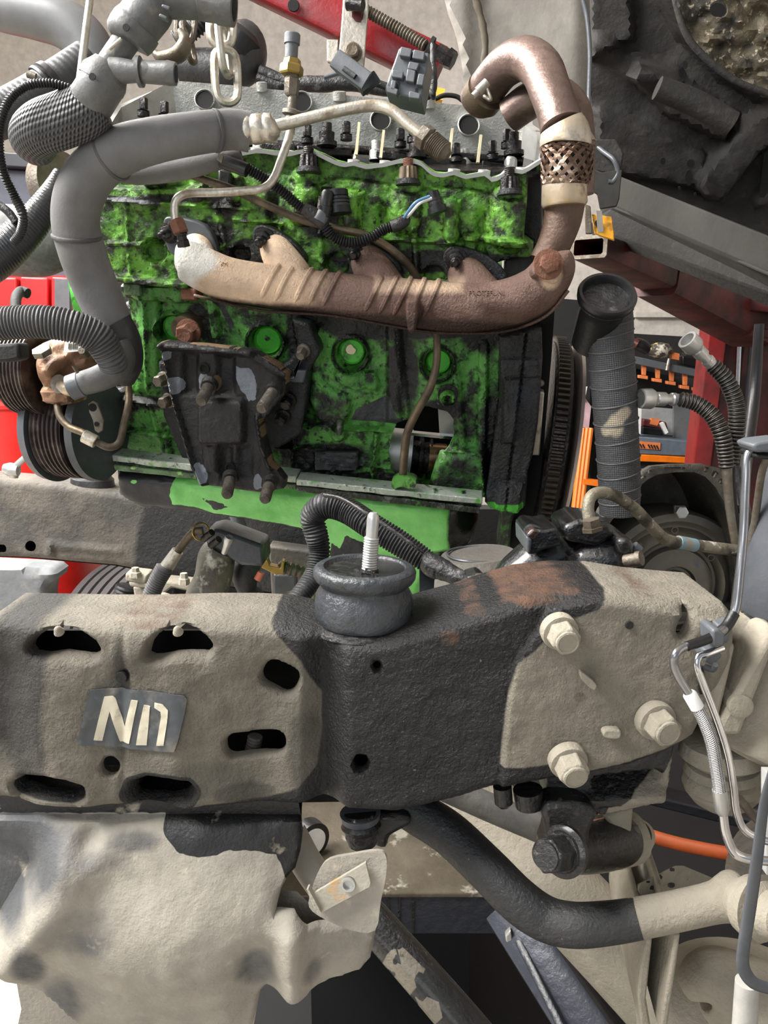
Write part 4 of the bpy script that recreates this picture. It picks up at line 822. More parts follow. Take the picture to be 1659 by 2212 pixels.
# woven wire bands: left- and right-handed helices
b = MB(); ctr_ = np.array(crsmooth([np.append(P(x, y, 1.0), r*SC(x, y, 1.0)) for x, y, r in ((1222, 314, 52), (1225, 335, 54.5), (1224, 370, 53), (1220, 398, 49))], 10)); nC = 16
for s_ in (1, -1):
    for k in range(nC):
        for w2 in (-.011, -.0037, .0037, .011):
            cs, rs = [], []
            for i in range(25):
                tt = i/24; q = tt*(len(ctr_)-1); i0 = min(int(q), len(ctr_)-2); c = ctr_[i0]+(ctr_[i0+1]-ctr_[i0])*(q-i0); a = s_*(tt*1.5)+2*math.pi*k/nC+w2*6
                up = .0006*math.sin(tt*nC*1.5*1.5+s_*1.57+k*3.14); cs.append(c[:3]+np.array((math.cos(a), math.sin(a)*.98, .1*math.sin(a)))*(c[3]+up)); rs.append(.0012)
            b.loft(b.rings(cs, rs, 4))
o = b.obj('wire_braid', m_braidm, t)
tube('upper_bend', [(1214, 276, 1.0, 47), (1204, 240, 1.01, 44), (1188, 195, 1.03, 44), (1168, 148, 1.06, 45), (1132, 126, 1.09, 44), (1090, 145, 1.13, 42), (1058, 182, 1.16, 41), (1030, 220, 1.19, 40)], m_exh, t, seg=36, res=8)
t = thing('exhaust_rear_pipe', 'second brown exhaust pipe passing behind the looping exhaust bend', 'exhaust pipe')
tube('pipe', [(1100, 250, 1.16, 36), (1150, 215, 1.14, 38), (1200, 205, 1.12, 38), (1238, 235, 1.10, 36), (1250, 290, 1.08, 34), (1252, 340, 1.08, 33), (1250, 420, 1.08, 32)], m_exh, t, seg=28)
tube('collar', [(1254, 310, 1.075, 33), (1252, 280, 1.075, 38), (1252, 320, 1.075, 36)], m_weld, t, seg=28, res=1)
t = thing('pipe_clamp', 'rusty band clamp with steel screw at the left foot of the exhaust bend', 'clamp')
b = MB(); c = P(1052, 196, 1.165); d = nrm(P(1030, 220, 1.19)-P(1058, 182, 1.16)); r_ = 43*SC(1050, 196, 1.165); b.ax(c, d, [(0, r_), (0, r_*1.06), (.016, r_*1.06), (.016, r_)], 40); b.obj('band', m_pipe, t)
b = MB(); b.rod((1022, 208, 1.11), (1052, 178, 1.11), [(0, 7), (.3, 7), (.32, 10), (1, 10)]); b.obj('screw_housing', m_steel, t); tube('tail', [(1052, 190, 1.11, 4), (1060, 215, 1.11, 4), (1046, 208, 1.12, 4)], m_steel, t)
t = tag(tube('coolant_o_ring', [(940, 214, 1.25, 5), (960, 206, 1.25, 5), (985, 208, 1.25, 5), (1000, 218, 1.25, 5)], m_black, None), 'black bent wire loop lying on the tray rim near the exhaust clamp', 'wire')
# ================= hoses on top left =================
def TH(name, label, cat, pts, m, part='hose_body', group=None, **k):
    t = thing(name, label, cat, group); tube(part, pts, m, t, **k); return t
YI = .93
t = TH('insulated_pipe', 'thick grey foam insulated pipe curving down the left side of the engine', 'insulated pipe', [(538, 285, .97, 41), (500, 280, .965, 41), (430, 287, .95, 43), (340, 302, .94, 46), (262, 325, .94, 50), (205, 365, .945, 52), (172, 420, .95, 52), (163, 480, .96, 50), (178, 545, .97, 50), (202, 610, .985, 48), (228, 670, .995, 46), (248, 720, 1.0, 43)], m_foam, 'foam_sleeve', seg=40, res=10, hollow='start', wall=.66, depth=1)
tube('foam_flap', [(520, 330, 1.0, 16), (460, 345, 1.0, 24), (380, 362, 1.0, 28), (300, 372, 1.0, 26), (255, 372, 1.0, 20)], m_foam, t, seg=20, hollow='start', wall=.8)
for (x, y, r, a_, b_) in ((470, 283, 43, 452, 283), (238, 340, 52.5, 262, 325), (166, 515, 51.5, 163, 480)):
    p1 = P(x, y, .96); d = nrm(P(a_, b_, .955)-p1); b = MB(); rr = r*SC(x, y, .96); b.ax(P(x, y, .955 if x > 400 else .943 if x > 200 else .962), d, [(0, rr), (.001, rr*1.02), (.003, rr*1.02), (.004, rr)], 40); b.obj('tie_band', m_rubg, t)
b = MB(); b.pbox([(472, 330), (482, 336), (478, 352), (468, 344)], .93, .006); b.obj('tie_knot', m_steeld, t)
tube('lower_sleeve', [(240, 700, .995, 45), (262, 738, 1.0, 42), (272, 780, 1.01, 36), (262, 815, 1.02, 30)], m_rub, t, seg=28)
t = thing('steel_coolant_pipe', 'bright bent steel pipe with crimped ferrule and threaded nut over the open engine top', 'pipe')
tube('ferrule', [(512, 282, .965, 26), (520, 282, .965, 31), (540, 280, .962, 30), (543, 280, .962, 28), (548, 280, .962, 31), (566, 278, .96, 30), (570, 278, .96, 27), (576, 277, .96, 31), (590, 276, .96, 29), (596, 274, .96, 20), (600, 272, .96, 14)], m_steel, t, seg=32, res=1)
tube('pipe', [(592, 273, .96, 13), (640, 262, .96, 12.5), (700, 247, .96, 12.5), (765, 233, .96, 12.5), (812, 229, .96, 12.5), (848, 240, .955, 12.5), (880, 268, .95, 12.5), (915, 295, .945, 12.5)], m_steel, t, seg=24, res=8)
b = MB(); b.rod((908, 289, .944), (938, 312, .938), [(0, 20), (.1, 27), (.55, 27), (.65, 20), (1, 22)], 6, .3); b.obj('hex_nut', m_steeld, t)
tube('thread', [(930, 306, .94, 25), (960, 330, .935, 24)], m_steeld, t, corr=(4.4, .12, [0, 1]), seg=24); b = MB(); b.rod((958, 328, .936), (968, 337, .934), [(0, 22), (.4, 17), (1, 10)]); b.obj('nose', m_steeld, t)
t = thing('fuel_pipe', 'thin bright steel pipe bending down from the brass sensor to the manifold fitting', 'pipe')
Yf = .985
tube('pipe', [(628, 280, .99, 9), (620, 310, .985, 9), (606, 350, .98, 9), (592, 385, .975, 9), (570, 406, .97, 9), (530, 412, .97, 9), (470, 416, .97, 9), (412, 417, .965, 9), (386, 426, .96, 9), (377, 446, .96, 9), (379, 478, .96, 9)], m_steel, t, seg=20, res=8)
b = MB(); b.rod((380, 474, .96), (392, 505, .96), [(0, 13), (.12, 18), (.9, 18), (1, 13)], 6, .4); b.obj('union_nut', m_rust, t); b = MB(); b.rod((391, 502, .96), (397, 532, .965), [(0, 14), (.15, 14), (.2, 11), (.5, 12), (.55, 14), (1, 15)], 6, .2); b.obj('adaptor', m_dkst, t)
t = thing('pressure_sensor', 'upright brass hex pressure sensor with grey plug above the open engine', 'sensor')
Y_ = 1.0
for nm, y0, y1, prof, m, sg in (('plug', 126, 72, [(0, 14), (.55, 14), (.57, 17), (.95, 17), (1, 15)], m_conn, 20), ('brass_hex', 162, 128, [(0, 22), (.1, 26), (.5, 26), (.62, 24), (.64, 20), (1, 18)], m_brass, 6), ('adaptor_hex', 208, 162, [(0, 12), (.1, 16), (.8, 17), (.85, 14), (1, 14)], m_steeld, 6), ('stem', 240, 205, [(0, 9), (1, 9)], m_steeld, 16), ('collar', 252, 236, [(0, 14), (.2, 21), (.7, 21), (.9, 15), (1, 12)], m_steeld, 20)):
    b = MB(); b.rod((629, y0, Y_), (632, y1, Y_), prof, sg, .3); b.obj(nm, m, t)
b = MB(); b.rod((627, 288, .99), (629, 250, Y_), [(0, 9), (1, 12)]); b.obj('elbow', m_steeld, t)
t = thing('return_pipe', 'long dull brown pipe slanting down across the green cylinder head', 'pipe')
tube('pipe', [(x, y, YE(x, y, h), r) for x, y, r, h in ((380, 364, 8.5, .075), (430, 384, 8.5, .075), (500, 408, 8.5, .075), (570, 440, 8.5, .075), (650, 474, 8.5, .07), (720, 492, 8.5, .065), (790, 508, 8.5, .06), (840, 535, 8.5, .055), (880, 570, 8.5, .05), (905, 605, 8.5, .04))], m_pipe, t, seg=18)
# injector harness
t = thing('injector_harness', 'black ribbed injector wiring loom sagging over the cylinder head front', 'wiring loom')
tube('sleeve', [(478, 346, .99, 15), (534, 368, .985, 15)], m_black, t); 
LH = lambda pts: [(x, y, YE(x, y, h), r) for x, y, r, h in pts]
tube('conduit', LH([(530, 362, 12, .085), (570, 385, 12, .082), (612, 415, 12, .08), (640, 440, 12, .078), (664, 458, 12, .075)]), m_black, t, corr=(6, .25), seg=20)
tube('conduit', LH([(700, 486, 12, .082), (722, 512, 12, .08), (760, 524, 12, .08), (800, 514, 12, .078), (828, 496, 12, .075), (852, 488, 12, .075)]), m_black, t, corr=(6, .25), seg=20)
tube('taped_joint', LH([(656, 450, 13, .078), (680, 466, 16, .078), (694, 480, 14, .08), (702, 490, 11, .08)]), m_tape, t); tube('taped_joint', LH([(846, 490, 13, .076), (862, 484, 14, .075), (874, 476, 13, .07), (876, 466, 9, .07)]), m_tape, t)
tube('blue_wire', LH([(872, 472, 3.2, .075), (884, 454, 3.2, .082), (900, 436, 3.2, .085), (928, 424, 3.2, .075)]), m_bl, t, seg=8); tube('white_wire', LH([(875, 474, 3, .072), (888, 460, 3, .077), (906, 440, 3, .08), (932, 428, 3, .07)]), m_white, t, seg=8)
def plugc(name, label, x, y, rx, prof, col=m_black, hole=True, dy=50, dx=6):
    t = thing(name, label, 'connector'); Yp = YE(x, y, .055); b = MB(); b.rod((x+dx, y+dy, Yp), (x, y, Yp), prof, 28); b.obj('body', col, t)
    for k in range(4):
        u = .15+.14*k; b = MB(); a = P(x+dx*(1-u), y+dy*(1-u), Yp); d = P(x, y, Yp)-P(x+dx, y+dy, Yp); b.ax(a, d, [(0, rx*1.06*SC(x, y, Yp)), (.0025, rx*1.06*SC(x, y, Yp))], 24); b.obj('seal_rib', m_rub, t)
    return t
t = plugc('glow_plug_connector', 'big ribbed black round injector connector beside the green threaded boss', 726, 410, 25, [(0, 28), (.35, 26), (.36, 24), (.7, 23), (.72, 25), (.95, 25), (1, 21)], dy=52)
for k in range(8):
    a = k*.8; b = MB(); b.rod((726+20*math.cos(a), 432, YE(726, 430, .055)-.012*abs(math.sin(a))), (724+20*math.cos(a), 408, YE(726, 410, .055)-.012*abs(math.sin(a))), [(0, 3.5), (1, 3.5)], 8); b.obj('grip_rib', m_black, t)
t = thing('side_connector', 'small black connector elbow taped beside the big ribbed connector', 'connector'); Yp = YE(704, 430, .075)
b = MB(); b.rod((700, 470, Yp), (708, 412, Yp), [(0, 12), (.4, 15), (.42, 13), (.9, 13), (1, 10)]); b.obj('body', m_black, t, bevel=0); b = MB(); b.rod((690, 478, Yp), (706, 446, Yp), [(0, 16), (.5, 14), (1, 9)]); b.obj('boot', m_conn, t)
plugc('blue_wire_connector', 'black round connector holding a blue wire at the right of the head', 934, 414, 15, [(0, 22), (.3, 20), (.32, 16), (.6, 15), (.62, 14), (1, 13), (1, 9), (.7, 8)], dy=46, dx=12)
b = MB(); b.pbox([(470, 360), (500, 372), (496, 412), (470, 402)], YE(480, 380, .05), .02); tag(b.obj('small_relay', m_black, None, bevel=.003), 'small black box connector under the loom sleeve on the head', 'connector')
# ---- connectors on top of engine ----
t = thing('grey_connector_block', 'large grey multi plug connector block standing above the open engine top', 'connector'); F = Face(885, 155, 1.05, (-.15, -1, .1))
b = MB(); b.plate(F, [(862, 102), (928, 114), (910, 216), (831, 196), (843, 155), (851, 134)], 0, .05); b.obj('housing', m_conn, t, bevel=.002)
for q in ([(866, 100), (890, 105), (886, 124), (862, 119)], [(894, 106), (918, 111), (915, 130), (890, 125)], [(848, 150), (872, 155), (869, 170), (845, 165)], [(884, 132), (906, 136), (900, 152), (880, 148)], [(880, 148), (898, 152), (894, 178), (876, 174)], [(904, 158), (918, 160), (913, 185), (899, 182)], [(836, 185), (860, 192), (857, 205), (834, 198)], [(884, 196), (908, 201), (906, 214), (882, 210)], [(846, 172), (856, 174), (852, 196), (842, 193)]):
    b = MB(); b.plate(F, q, .009, .012); b.obj('latch_rib', m_conn, t, bevel=.001)
for q in ([(858, 176), (864, 177), (861, 192), (855, 190)], [(898, 190), (903, 191), (900, 205), (895, 204)], [(872, 122), (910, 129), (909, 133), (871, 126)]):
    b = MB(); b.plate(F, q, .001, .002); b.obj('slot', m_black, t)
t = thing('black_plug', 'slim black plug lying slanted between the hoist hanger and grey block', 'connector')
beam(P(730, 132, 1.06), P(798, 182, 1.05), .030, .022, .030, .022, 'body', m_conn, t, bev=.003); beam(P(745, 150, 1.045), P(770, 168, 1.04), .012, .006, .012, .006, 'latch', m_black, t); beam(P(790, 172, 1.05), P(802, 190, 1.05), .022, .026, .02, .026, 'boot', m_black, t)
t = thing('rear_harness', 'black taped wiring harness bundle lying behind the engine top', 'wiring loom')
tube('bundle', [(560, 152, 1.36, 12), (620, 176, 1.36, 14), (690, 182, 1.36, 17), (750, 180, 1.36, 16), (830, 195, 1.36, 12), (940, 205, 1.36, 10)], m_tape, t, wob=.1, seg=18); tube('bundle', [(555, 168, 1.36, 12), (600, 184, 1.36, 12), (650, 178, 1.36, 10)], m_tape, t, wob=.1)
tube('branch', [(800, 175, 1.2, 8), (830, 185, 1.2, 8), (870, 200, 1.2, 9), (930, 205, 1.2, 8), (935, 150, 1.2, 9), (930, 120, 1.2, 8)], m_tape, t, seg=12, wob=.08); tube('branch', [(700, 168, 1.3, 5), (740, 158, 1.3, 5), (780, 175, 1.3, 5)], m_strut, t, seg=10)
b = MB(); b.pbox([(930, 88), (942, 92), (942, 210), (930, 205)], 1.15, .02); b.obj('tape_strap', m_tape, t, bevel=.003)
t = thing('cardboard_box', 'small yellow printed cardboard box far behind the exhaust bend', 'box'); MB().pbox([(932, 186), (962, 192), (956, 216), (930, 212)], 1.7, .05).obj('carton_body', m_yell, t); 
# ---- turbo intake etc behind ----
t = thing('intake_hose', 'big black rubber intake elbow behind the lifting chains', 'hose'); tube('elbow', [(392, 145, 1.38, 38), (440, 148, 1.38, 40), (490, 150, 1.38, 44), (520, 130, 1.38, 52), (520, 95, 1.38, 52), (500, 75, 1.38, 36)], m_rub, t, seg=32); 
b = MB(); b.rod((500, 120, 1.37), (530, 70, 1.37), [(0, 40), (.2, 50), (.8, 52), (1, 40)]); b.obj('cap', m_black, t)
tube('corrugated_section', [(380, 90, 1.36, 22), (420, 60, 1.36, 22), (450, 36, 1.36, 20)], m_rub, t, corr=(9, .2), seg=20)
# lifting chains & hook
def chain(name, label, pts, n, L, m=m_steel):
    t = thing(name, label, 'chain')
    A_ = [P(*p) for p in pts]; A_ = np.array(A_); cum = np.concatenate([[0], np.cumsum(np.linalg.norm(np.diff(A_, axis=0), axis=1))])
    for i in range(n):
        s0 = cum[-1]*(i+.5)/n; c = np.array([np.interp(s0, cum, A_[:, k]) for k in range(3)]); s1 = min(cum[-1], s0+.01); d = np.array([np.interp(s1, cum, A_[:, k]) for k in range(3)])-np.array([np.interp(s0-.005, cum, A_[:, k]) for k in range(3)])
        W_ = np.array((1, .3, 0)) if i % 2 == 0 else np.array((.2, 1, 0)); b = MB(); b.link(c, d, W_, L, L*.46, L*.085); b.obj('chain_link', m, t)
    return t
chain('lifting_chain', 'steel lifting chain hanging in front of the black intake elbow', [(480, 10, 1.2), (478, 60, 1.2), (486, 110, 1.2), (490, 195, 1.2)], 3, .068)
chain('rear_lifting_chain', 'dark steel chain links above the grey lifting hook', [(405, 25, 1.25), (400, 60, 1.25), (412, 115, 1.25)], 2, .052, m_steeld)
t = thing('lifting_hook', 'grey forged lifting hook half hidden behind the plastic coolant pipe', 'hook')
tube('hook_body', [(388, 65, 1.2, 10), (400, 90, 1.2, 22), (385, 118, 1.2, 26), (350, 125, 1.2, 20), (330, 110, 1.2, 10)], m_steeld, t, seg=20, flat=.6)
# ================= engine mount bracket =================
F3 = Face(480, 900, YE(480, 900, .075), (-.10, -.97, -.10))
t = thing('engine_mount_bracket', 'black ribbed engine mount bracket plate with chipped grey patches and four studs', 'bracket')
BR = [(346, 745), (352, 737), (400, 740), (520, 753), (548, 757), (600, 788), (621, 806), (614, 852), (590, 880), (572, 905), (562, 905), (570, 950), (584, 1000), (614, 1038), (612, 1056), (560, 1064), (430, 1046), (415, 1008), (396, 950), (378, 880), (360, 800)]
def hbr(x, y):
    h = .012*bump(sd_seg(x, y, 352, 745, 545, 762)-7, 5)+.010*bump(sd_line(x, y, [(352, 745), (378, 870), (420, 1010), (440, 1046)])-5, 5)+.008*bump(sd_line(x, y, [(545, 760), (618, 808)])-12, 8)
    h += .014*bump(sd_poly(x, y, rrect(432, 862, 530, 955, 10)), 5)-.010*bump(sd_box(x, y, 395, 765, 425, 850), 8)-.010*bump(sd_box(x, y, 470, 770, 505, 850), 8)+.006*bump(sd_box(x, y, 440, 960, 470, 1020), 6)-.008*bump(sd_box(x, y, 478, 965, 500, 1035), 8)
    h += .010*bump(sd_line(x, y, [(558, 900), (566, 960), (584, 1010)])-5, 4)-.006*bump(sd_box(x, y, 515, 965, 545, 1030), 8)
    return h+.002*(noise(x, y, 12, 2)-.5)
def cbr(x, y):
    n_ = (noise(x, y, 10, 6)-.5)*8
    return np.maximum.reduce([bump(sd_poly(x, y, [(508, 790), (545, 800), (556, 830), (550, 862), (538, 868), (520, 840), (510, 820)])+n_, 2), bump(np.hypot((x-380), (y-832)*.9)-17+n_, 2), bump(sd_poly(x, y, [(420, 995), (448, 1010), (450, 1044), (430, 1042)])+n_, 2), bump(np.hypot((x-557), (y-1040)*.6)-10+n_, 2), bump(np.hypot((x-440), (y-825)*.6)-12+n_, 2)*.75, bump(np.hypot(x-362, y-768)-9+n_, 2)*.8])
relief('bracket_plate', F3, BR, m_mount, t, step=4, h=hbr, thick=.022, at={'chip': cbr, 'edge': lambda x, y: np.maximum(.9*bump(np.hypot((x-466), (y-828)*.5)-9, 3), .9*bump(sd_line(x, y, BR, True)-1, 2)*(noise(x, y, 20, 3) > .52)+.8*bump(np.hypot(x-590, (y-842)*.7)-14, 3)*(noise(x, y, 12, 3) > .5)+.8*bump(np.hypot(x-585, (y-1040)*.7)-12, 3)*(noise(x, y, 12, 3) > .45))}, back=True, edge=(3, .002))
for x, y, x1, y1 in ((452, 832, 434, 868), (592, 842, 564, 884), (498, 1032, 490, 1070), (582, 1044, 572, 1080)):
    p = F3.p(x, y, .012); q = P(x1, y1, F3.p(x, y)[1]-.052); d = q-p; k = np.linalg.norm(d); cs = []; rs = []
    b = MB(); n_ = 24; tt = np.linspace(0, 1, n_*2+1); b.loft(b.rings([p+d*u for u in tt], [.0078*(1-(i % 2)*.14)*(1 if u < .93 else .8) for i, u in enumerate(tt)], 18, axis=d)); b.obj('stud', m_stud, t)
    b = MB(); b.ax(p, d, [(-.004, .0115), (.006, .0105)], 20); b.obj('stud_collar', m_mount, t)
for x, y in ((441, 796), (497, 1010)):
    b = MB(); p = F3.p(x, y, .001); b.ax(p, F3.N, [(0, .0075), (.002, .0075), (.0022, .005), (.0005, .0045), (.0005, .0002)], 20); b.obj('hole_rim', m_void, t)
t = thing('mount_arm', 'oily black mount arm bolted to the block behind the bracket plate', 'bracket')
b = MB(); b.plate(FE, [(628, 690), (668, 700), (692, 760), (668, 800), (662, 850), (650, 940), (600, 970), (560, 960), (540, 850), (585, 802), (622, 782), (642, 755), (640, 715)], .035, .03); b.obj('arm_plate', m_blkc, t, bevel=.004)
b = MB(); b.plate(FE, [(640, 800), (662, 800), (655, 828), (620, 826), (622, 818), (634, 816), (652, 760), (662, 762)], .045, .02); b.obj('rib', m_strut, t, bevel=.002)
for x, y, r in ((657, 756, 13), (624, 862, 15), (612, 898, 15)):
    b = MB(); p = FE.p(x, y, .035); kk = FE.sc(x, y); b.hexb(p, nrm(FE.N+np.array((-.1, 0, -.25))), r*.8*kk, .018, 1.4, .3); b.obj('mount_bolt', m_steeld if r < 14 else m_dkst, t)
b = MB(); b.plate(FE, [(340, 780), (362, 782), (385, 900), (420, 1000), (400, 1010), (352, 900)], .03, .04); b.obj('rear_leg', m_blkc, t, bevel=.004)
for x, y in ((356, 818), (366, 864)):
    b = MB(); b.hexb(FE.p(x, y, .03), nrm((-.3, -1, -.2)), .0085, .02, 1.3, .1); b.obj('mount_bolt', m_steeld, t)
# drain pipe in front of block
t = thing('turbo_drain_pipe', 'thin curved brown steel pipe dropping across the broken hole in the block', 'pipe')
tube('pipe', LH([(942, 700, 7.5, .05), (944, 740, 8, .055), (942, 790, 8.5, .06), (928, 840, 9, .065), (900, 890, 9, .065), (880, 935, 9, .062), (873, 985, 9, .055), (870, 1030, 8.5, .045), (868, 1052, 8.5, .04)]), m_pipe, t, seg=20, res=8)
b = MB(); b.plate(FE, smoothpoly([(846, 1040), (870, 1030), (898, 1040), (892, 1056), (866, 1052), (850, 1056)], 3), .058, .02); b.obj('pipe_flange', m_green, t)
# ================= left: pump, belts, hoses =================
def pulley(name, label, c, axis, R, wd, m, ribs=7, R2=None):
    """c world centre"""
    t = thing(name, label, 'pulley'); prof = [(-wd/2, R*.3), (-wd/2, R*.86), (-wd/2, R*1.05)]
    for i in range(ribs): h = -wd/2+wd*(i+.25)/ribs; prof += [(h, R*1.04), (h+wd*.25/ribs, R), (h+wd*.5/ribs, R), (h+wd*.72/ribs, R*1.04)]
    prof += [(wd/2, R*1.05), (wd/2, R*.86), (wd*.4, R*.3)]; b = MB(); b.ax(c, axis, prof, 72); b.obj('rim', m, t, 25); return t
AX = nrm((1, -.25, -.03))
m_rib = M('belt_grooves', (52, 42, 40), .38, .3, layers=[('n', 30, .6, .1, (110, 100, 92), .4, .4)], bumps=[(100, .1)])
cP = P(78, 800, 1.10)
pulley('pump_pulley', 'wide dark grooved pulley at far left in front of the red drum', cP, AX, .057, .045, m_rib, 8)
cC = P(160, 925, 1.14)
tt_ = pulley('crank_pulley', 'larger black grooved crank pulley below the brown pump', cC, AX, .068, .055, m_rib, 8)
b = MB(); b.ax(cC-AX*.035, AX, [(0, .03), (0, .076), (.012, .078), (.012, .05)], 64); b.obj('damper_ring', m_strut, tt_, 30)
b = MB(); b.ax(cC+AX*.035, AX, [(0, .05), (0, .073), (.010, .071), (.010, .05)], 64); b.obj('outer_ring', m_strut, tt_, 30)
t = thing('power_steering_pump', 'brown cast steering pump with large hex plug and white barcode sticker', 'pump')
Fp = Face(130, 800, 1.045, (.05, -1, -.05))
PO = [(76, 745), (100, 735), (140, 738), (160, 735), (200, 738), (205, 790), (175, 800), (160, 840), (162, 872), (120, 880), (95, 870), (80, 820)]
relief('pump_body', Fp, PO, m_pump, t, step=5, thick=.08, edge=(14, .018), h=lambda x, y: .02*bump(np.hypot(x-110, y-790)-30, 18)+.014*bump(sd_box(x, y, 85, 840, 160, 872), 5)+.012*bump(sd_seg(x, y, 115, 800, 170, 750)-10, 8)+.006*bump(sd_box(x, y, 160, 770, 190, 800), 5)+.004*(noise(x, y, 14, 2)-.5))
b = MB(); b.hexb(P(95, 768, 1.02), nrm((-.15, -.5, .85)), .0125, .010, 0, .1, False); b.obj('hex_plug', m_steeld, t)
F = Face(150, 750, 1.02, (0, -1, .1)); b = MB(); b.plate(F, [(140, 738), (172, 740), (176, 758), (137, 762)], 0, .002); b.obj('barcode_sticker', m_white, t)
b = MB()
for i, x in enumerate((148, 152, 157, 161, 165)): b.plate(F, [(x, 742), (x+2, 742), (x+1, 754), (x-1, 754)], .001, .001)
b.obj('barcode_bars', m_steeld, t)
b = MB(); b.rod((186, 765, 1.03), (176, 757, 1.01), [(0, 9), (.6, 9), (1, 7)]); b.obj('small_bolt', m_steeld, t)
tube('inlet_stub', [(134, 832, 1.03, 14), (148, 842, 1.02, 14), (166, 838, 1.01, 14)], m_weld, t); b = MB(); b.ax(P(133, 830, 1.03), (-.2, -1, .1), [(0, .013), (.006, .012)]); b.obj('inlet_ring', m_steeld, t)
t = thing('pump_suction_hose', 'smooth grey rubber elbow hose from the brown pump into the corrugated hose', 'hose')
tube('elbow', [(150, 838, 1.0, 24), (180, 828, 1.0, 26), (220, 815, .99, 28), (252, 795, .985, 30), (262, 770, .98, 30), (250, 745, .98, 30)], m_rubg, t, seg=32)
b = MB(); b.rod((152, 838, 1.0), (178, 829, 1.0), [(0, 25), (.02, 27.5), (.95, 27.5), (1, 26)], 32); b.obj('clamp', m_conn, t); b = MB(); b.rod((168, 806, .98), (158, 790, .98), [(0, 4), (1, 4)], 4); b.obj('clamp_tab', m_steeld, t)
t = thing('corrugated_hose', 'thick ridged grey corrugated hose arching in from the left edge', 'hose')
tube('ribbed_body', [(-30, 702, .93, 36), (40, 696, .93, 36), (100, 696, .93, 36), (160, 706, .935, 36), (210, 730, .945, 36), (238, 770, .955, 32), (246, 792, .965, 30)], m_rubg, t, corr=(7.5, .12, [0, .25, .9, 1, .9, .25]), seg=36)
t = thing('flat_black_duct', 'flat black rubber duct end at left edge under the corrugated hose', 'duct'); MB().pbox([(-30, 745), (40, 740), (44, 776), (20, 782), (-30, 784)], .97, .03).obj('duct_body', m_blackm, t, bevel=.004)
t = thing('pump_pressure_pipe', 'bent steel pressure pipe with saddle clip below the brown pump', 'pipe')
tube('pipe', [(122, 870, 1.04, 7), (130, 900, 1.03, 8), (150, 922, 1.02, 8), (180, 935, 1.01, 8), (205, 952, 1.01, 8), (235, 966, 1.01, 8), (258, 955, 1.015, 8), (268, 915, 1.02, 8), (278, 870, 1.03, 8), (276, 830, 1.04, 8), (266, 800, 1.05, 8)], m_pipe, t, seg=18, res=8)
b = MB(); b.rod((180, 941, 1.01), (208, 955, 1.01), [(0, 13), (.05, 14.5), (.95, 14.5), (1, 13)]); b.obj('saddle_clip', m_steel, t)
F = Face(210, 900, 1.02, (-.1, -1, 0)); b = MB(); b.plate(F, [(190, 872), (200, 866), (210, 872), (224, 908), (222, 930), (212, 936), (204, 930), (200, 908), (192, 890)], 0, .004); b.obj('clip_strap', m_steeld, t, bevel=.001); b = MB(); b.ax(F.p(200, 880, .0005), F.N, [(0, .005), (.001, .005), (.001, .0002)]); b.obj('clip_hole', m_void, t)
b = MB(); b.ax(F.p(209, 916, .0005), F.N, [(0, .003), (.001, .003), (.001, .0002)]); b.obj('clip_hole', m_void, t)
t = thing('pump_support', 'oily black casting behind the suction hose at the front of the block', 'bracket'); b = MB(); b.plate(FE, [(200, 850), (262, 840), (300, 760), (320, 780), (300, 860), (262, 880), (250, 970), (225, 975), (205, 900)], -.0, .05); b.obj('support_body', m_oily, t, bevel=.006)
b = MB(); b.ax(FE.p(216, 858, .004), FE.N, [(0, .012), (.004, .011), (.004, .006), (.001, .005), (.001, .0002)]); b.obj('boss', m_blkc, t)
t = thing('grab_hook', 'dark bent rubber hook end against the red drum top', 'hose'); tube('hook_tube', [(75, 770, 1.12, 11), (40, 700, 1.2, 11), (34, 650, 1.25, 11), (44, 630, 1.3, 11), (60, 634, 1.3, 11)], m_blackm, t)
# top-left hoses
TH('large_grey_duct', 'large smooth grey air duct sweeping across the top left corner', 'air duct', [(-40, 10, 1.33, 44), (20, 22, 1.33, 46), (80, 34, 1.33, 48), (140, 52, 1.33, 50), (185, 90, 1.33, 50), (208, 140, 1.33, 48), (215, 190, 1.33, 40), (200, 235, 1.33, 36)], M('duct_grey', (98, 99, 100), .4, bumps=[(10, .1)]), 'duct_body', seg=40, res=8)
t = TH('radiator_hose', 'dark fabric reinforced radiator hose running down to the left edge behind the dipstick', 'hose', [(190, 130, 1.24, 40), (140, 165, 1.22, 42), (80, 205, 1.2, 44), (20, 240, 1.18, 46), (-30, 262, 1.16, 46)], M('radiator_rubber', (52, 53, 55), .5, uvw=[(120, 0, .3, .2)], bumps=[(60, .3)]), 'hose_body', seg=32)
b = MB(); b.rod((78, 165, 1.16), (60, 160, 1.16), [(0, 6), (1, 8)], 12); b.obj('clamp_screw', m_steeld, t)
c = P(118, 178, 1.213); d = nrm(P(80, 205, 1.2)-P(140, 165, 1.22)); r_ = 43.5*SC(118, 178, 1.213); b = MB(); b.ax(c, d, [(0, r_), (0, r_*1.07), (.008, r_*1.1), (.010, r_*1.02), (.014, r_*1.1), (.018, r_*1.07), (.018, r_)], 40); b.obj('clamp_band', m_black, t)
TH('dipstick_tube', 'thin straight steel dipstick tube rising out of the top left of the picture', 'tube', [(172, 180, 1.02, 8.5), (184, 80, 1.02, 8), (198, -30, 1.02, 7.5)], m_steel, 'tube_body', seg=18)
t = thing('black_plastic_elbow', 'grey black plastic thermostat pipe with open side nozzle at top left', 'coolant pipe')
Ye = .90
tube('lower_section', [(160, 258, Ye+.02, 44), (190, 228, Ye+.01, 47), (215, 190, Ye, 47), (228, 168, Ye, 48)], m_plast, t, seg=36)
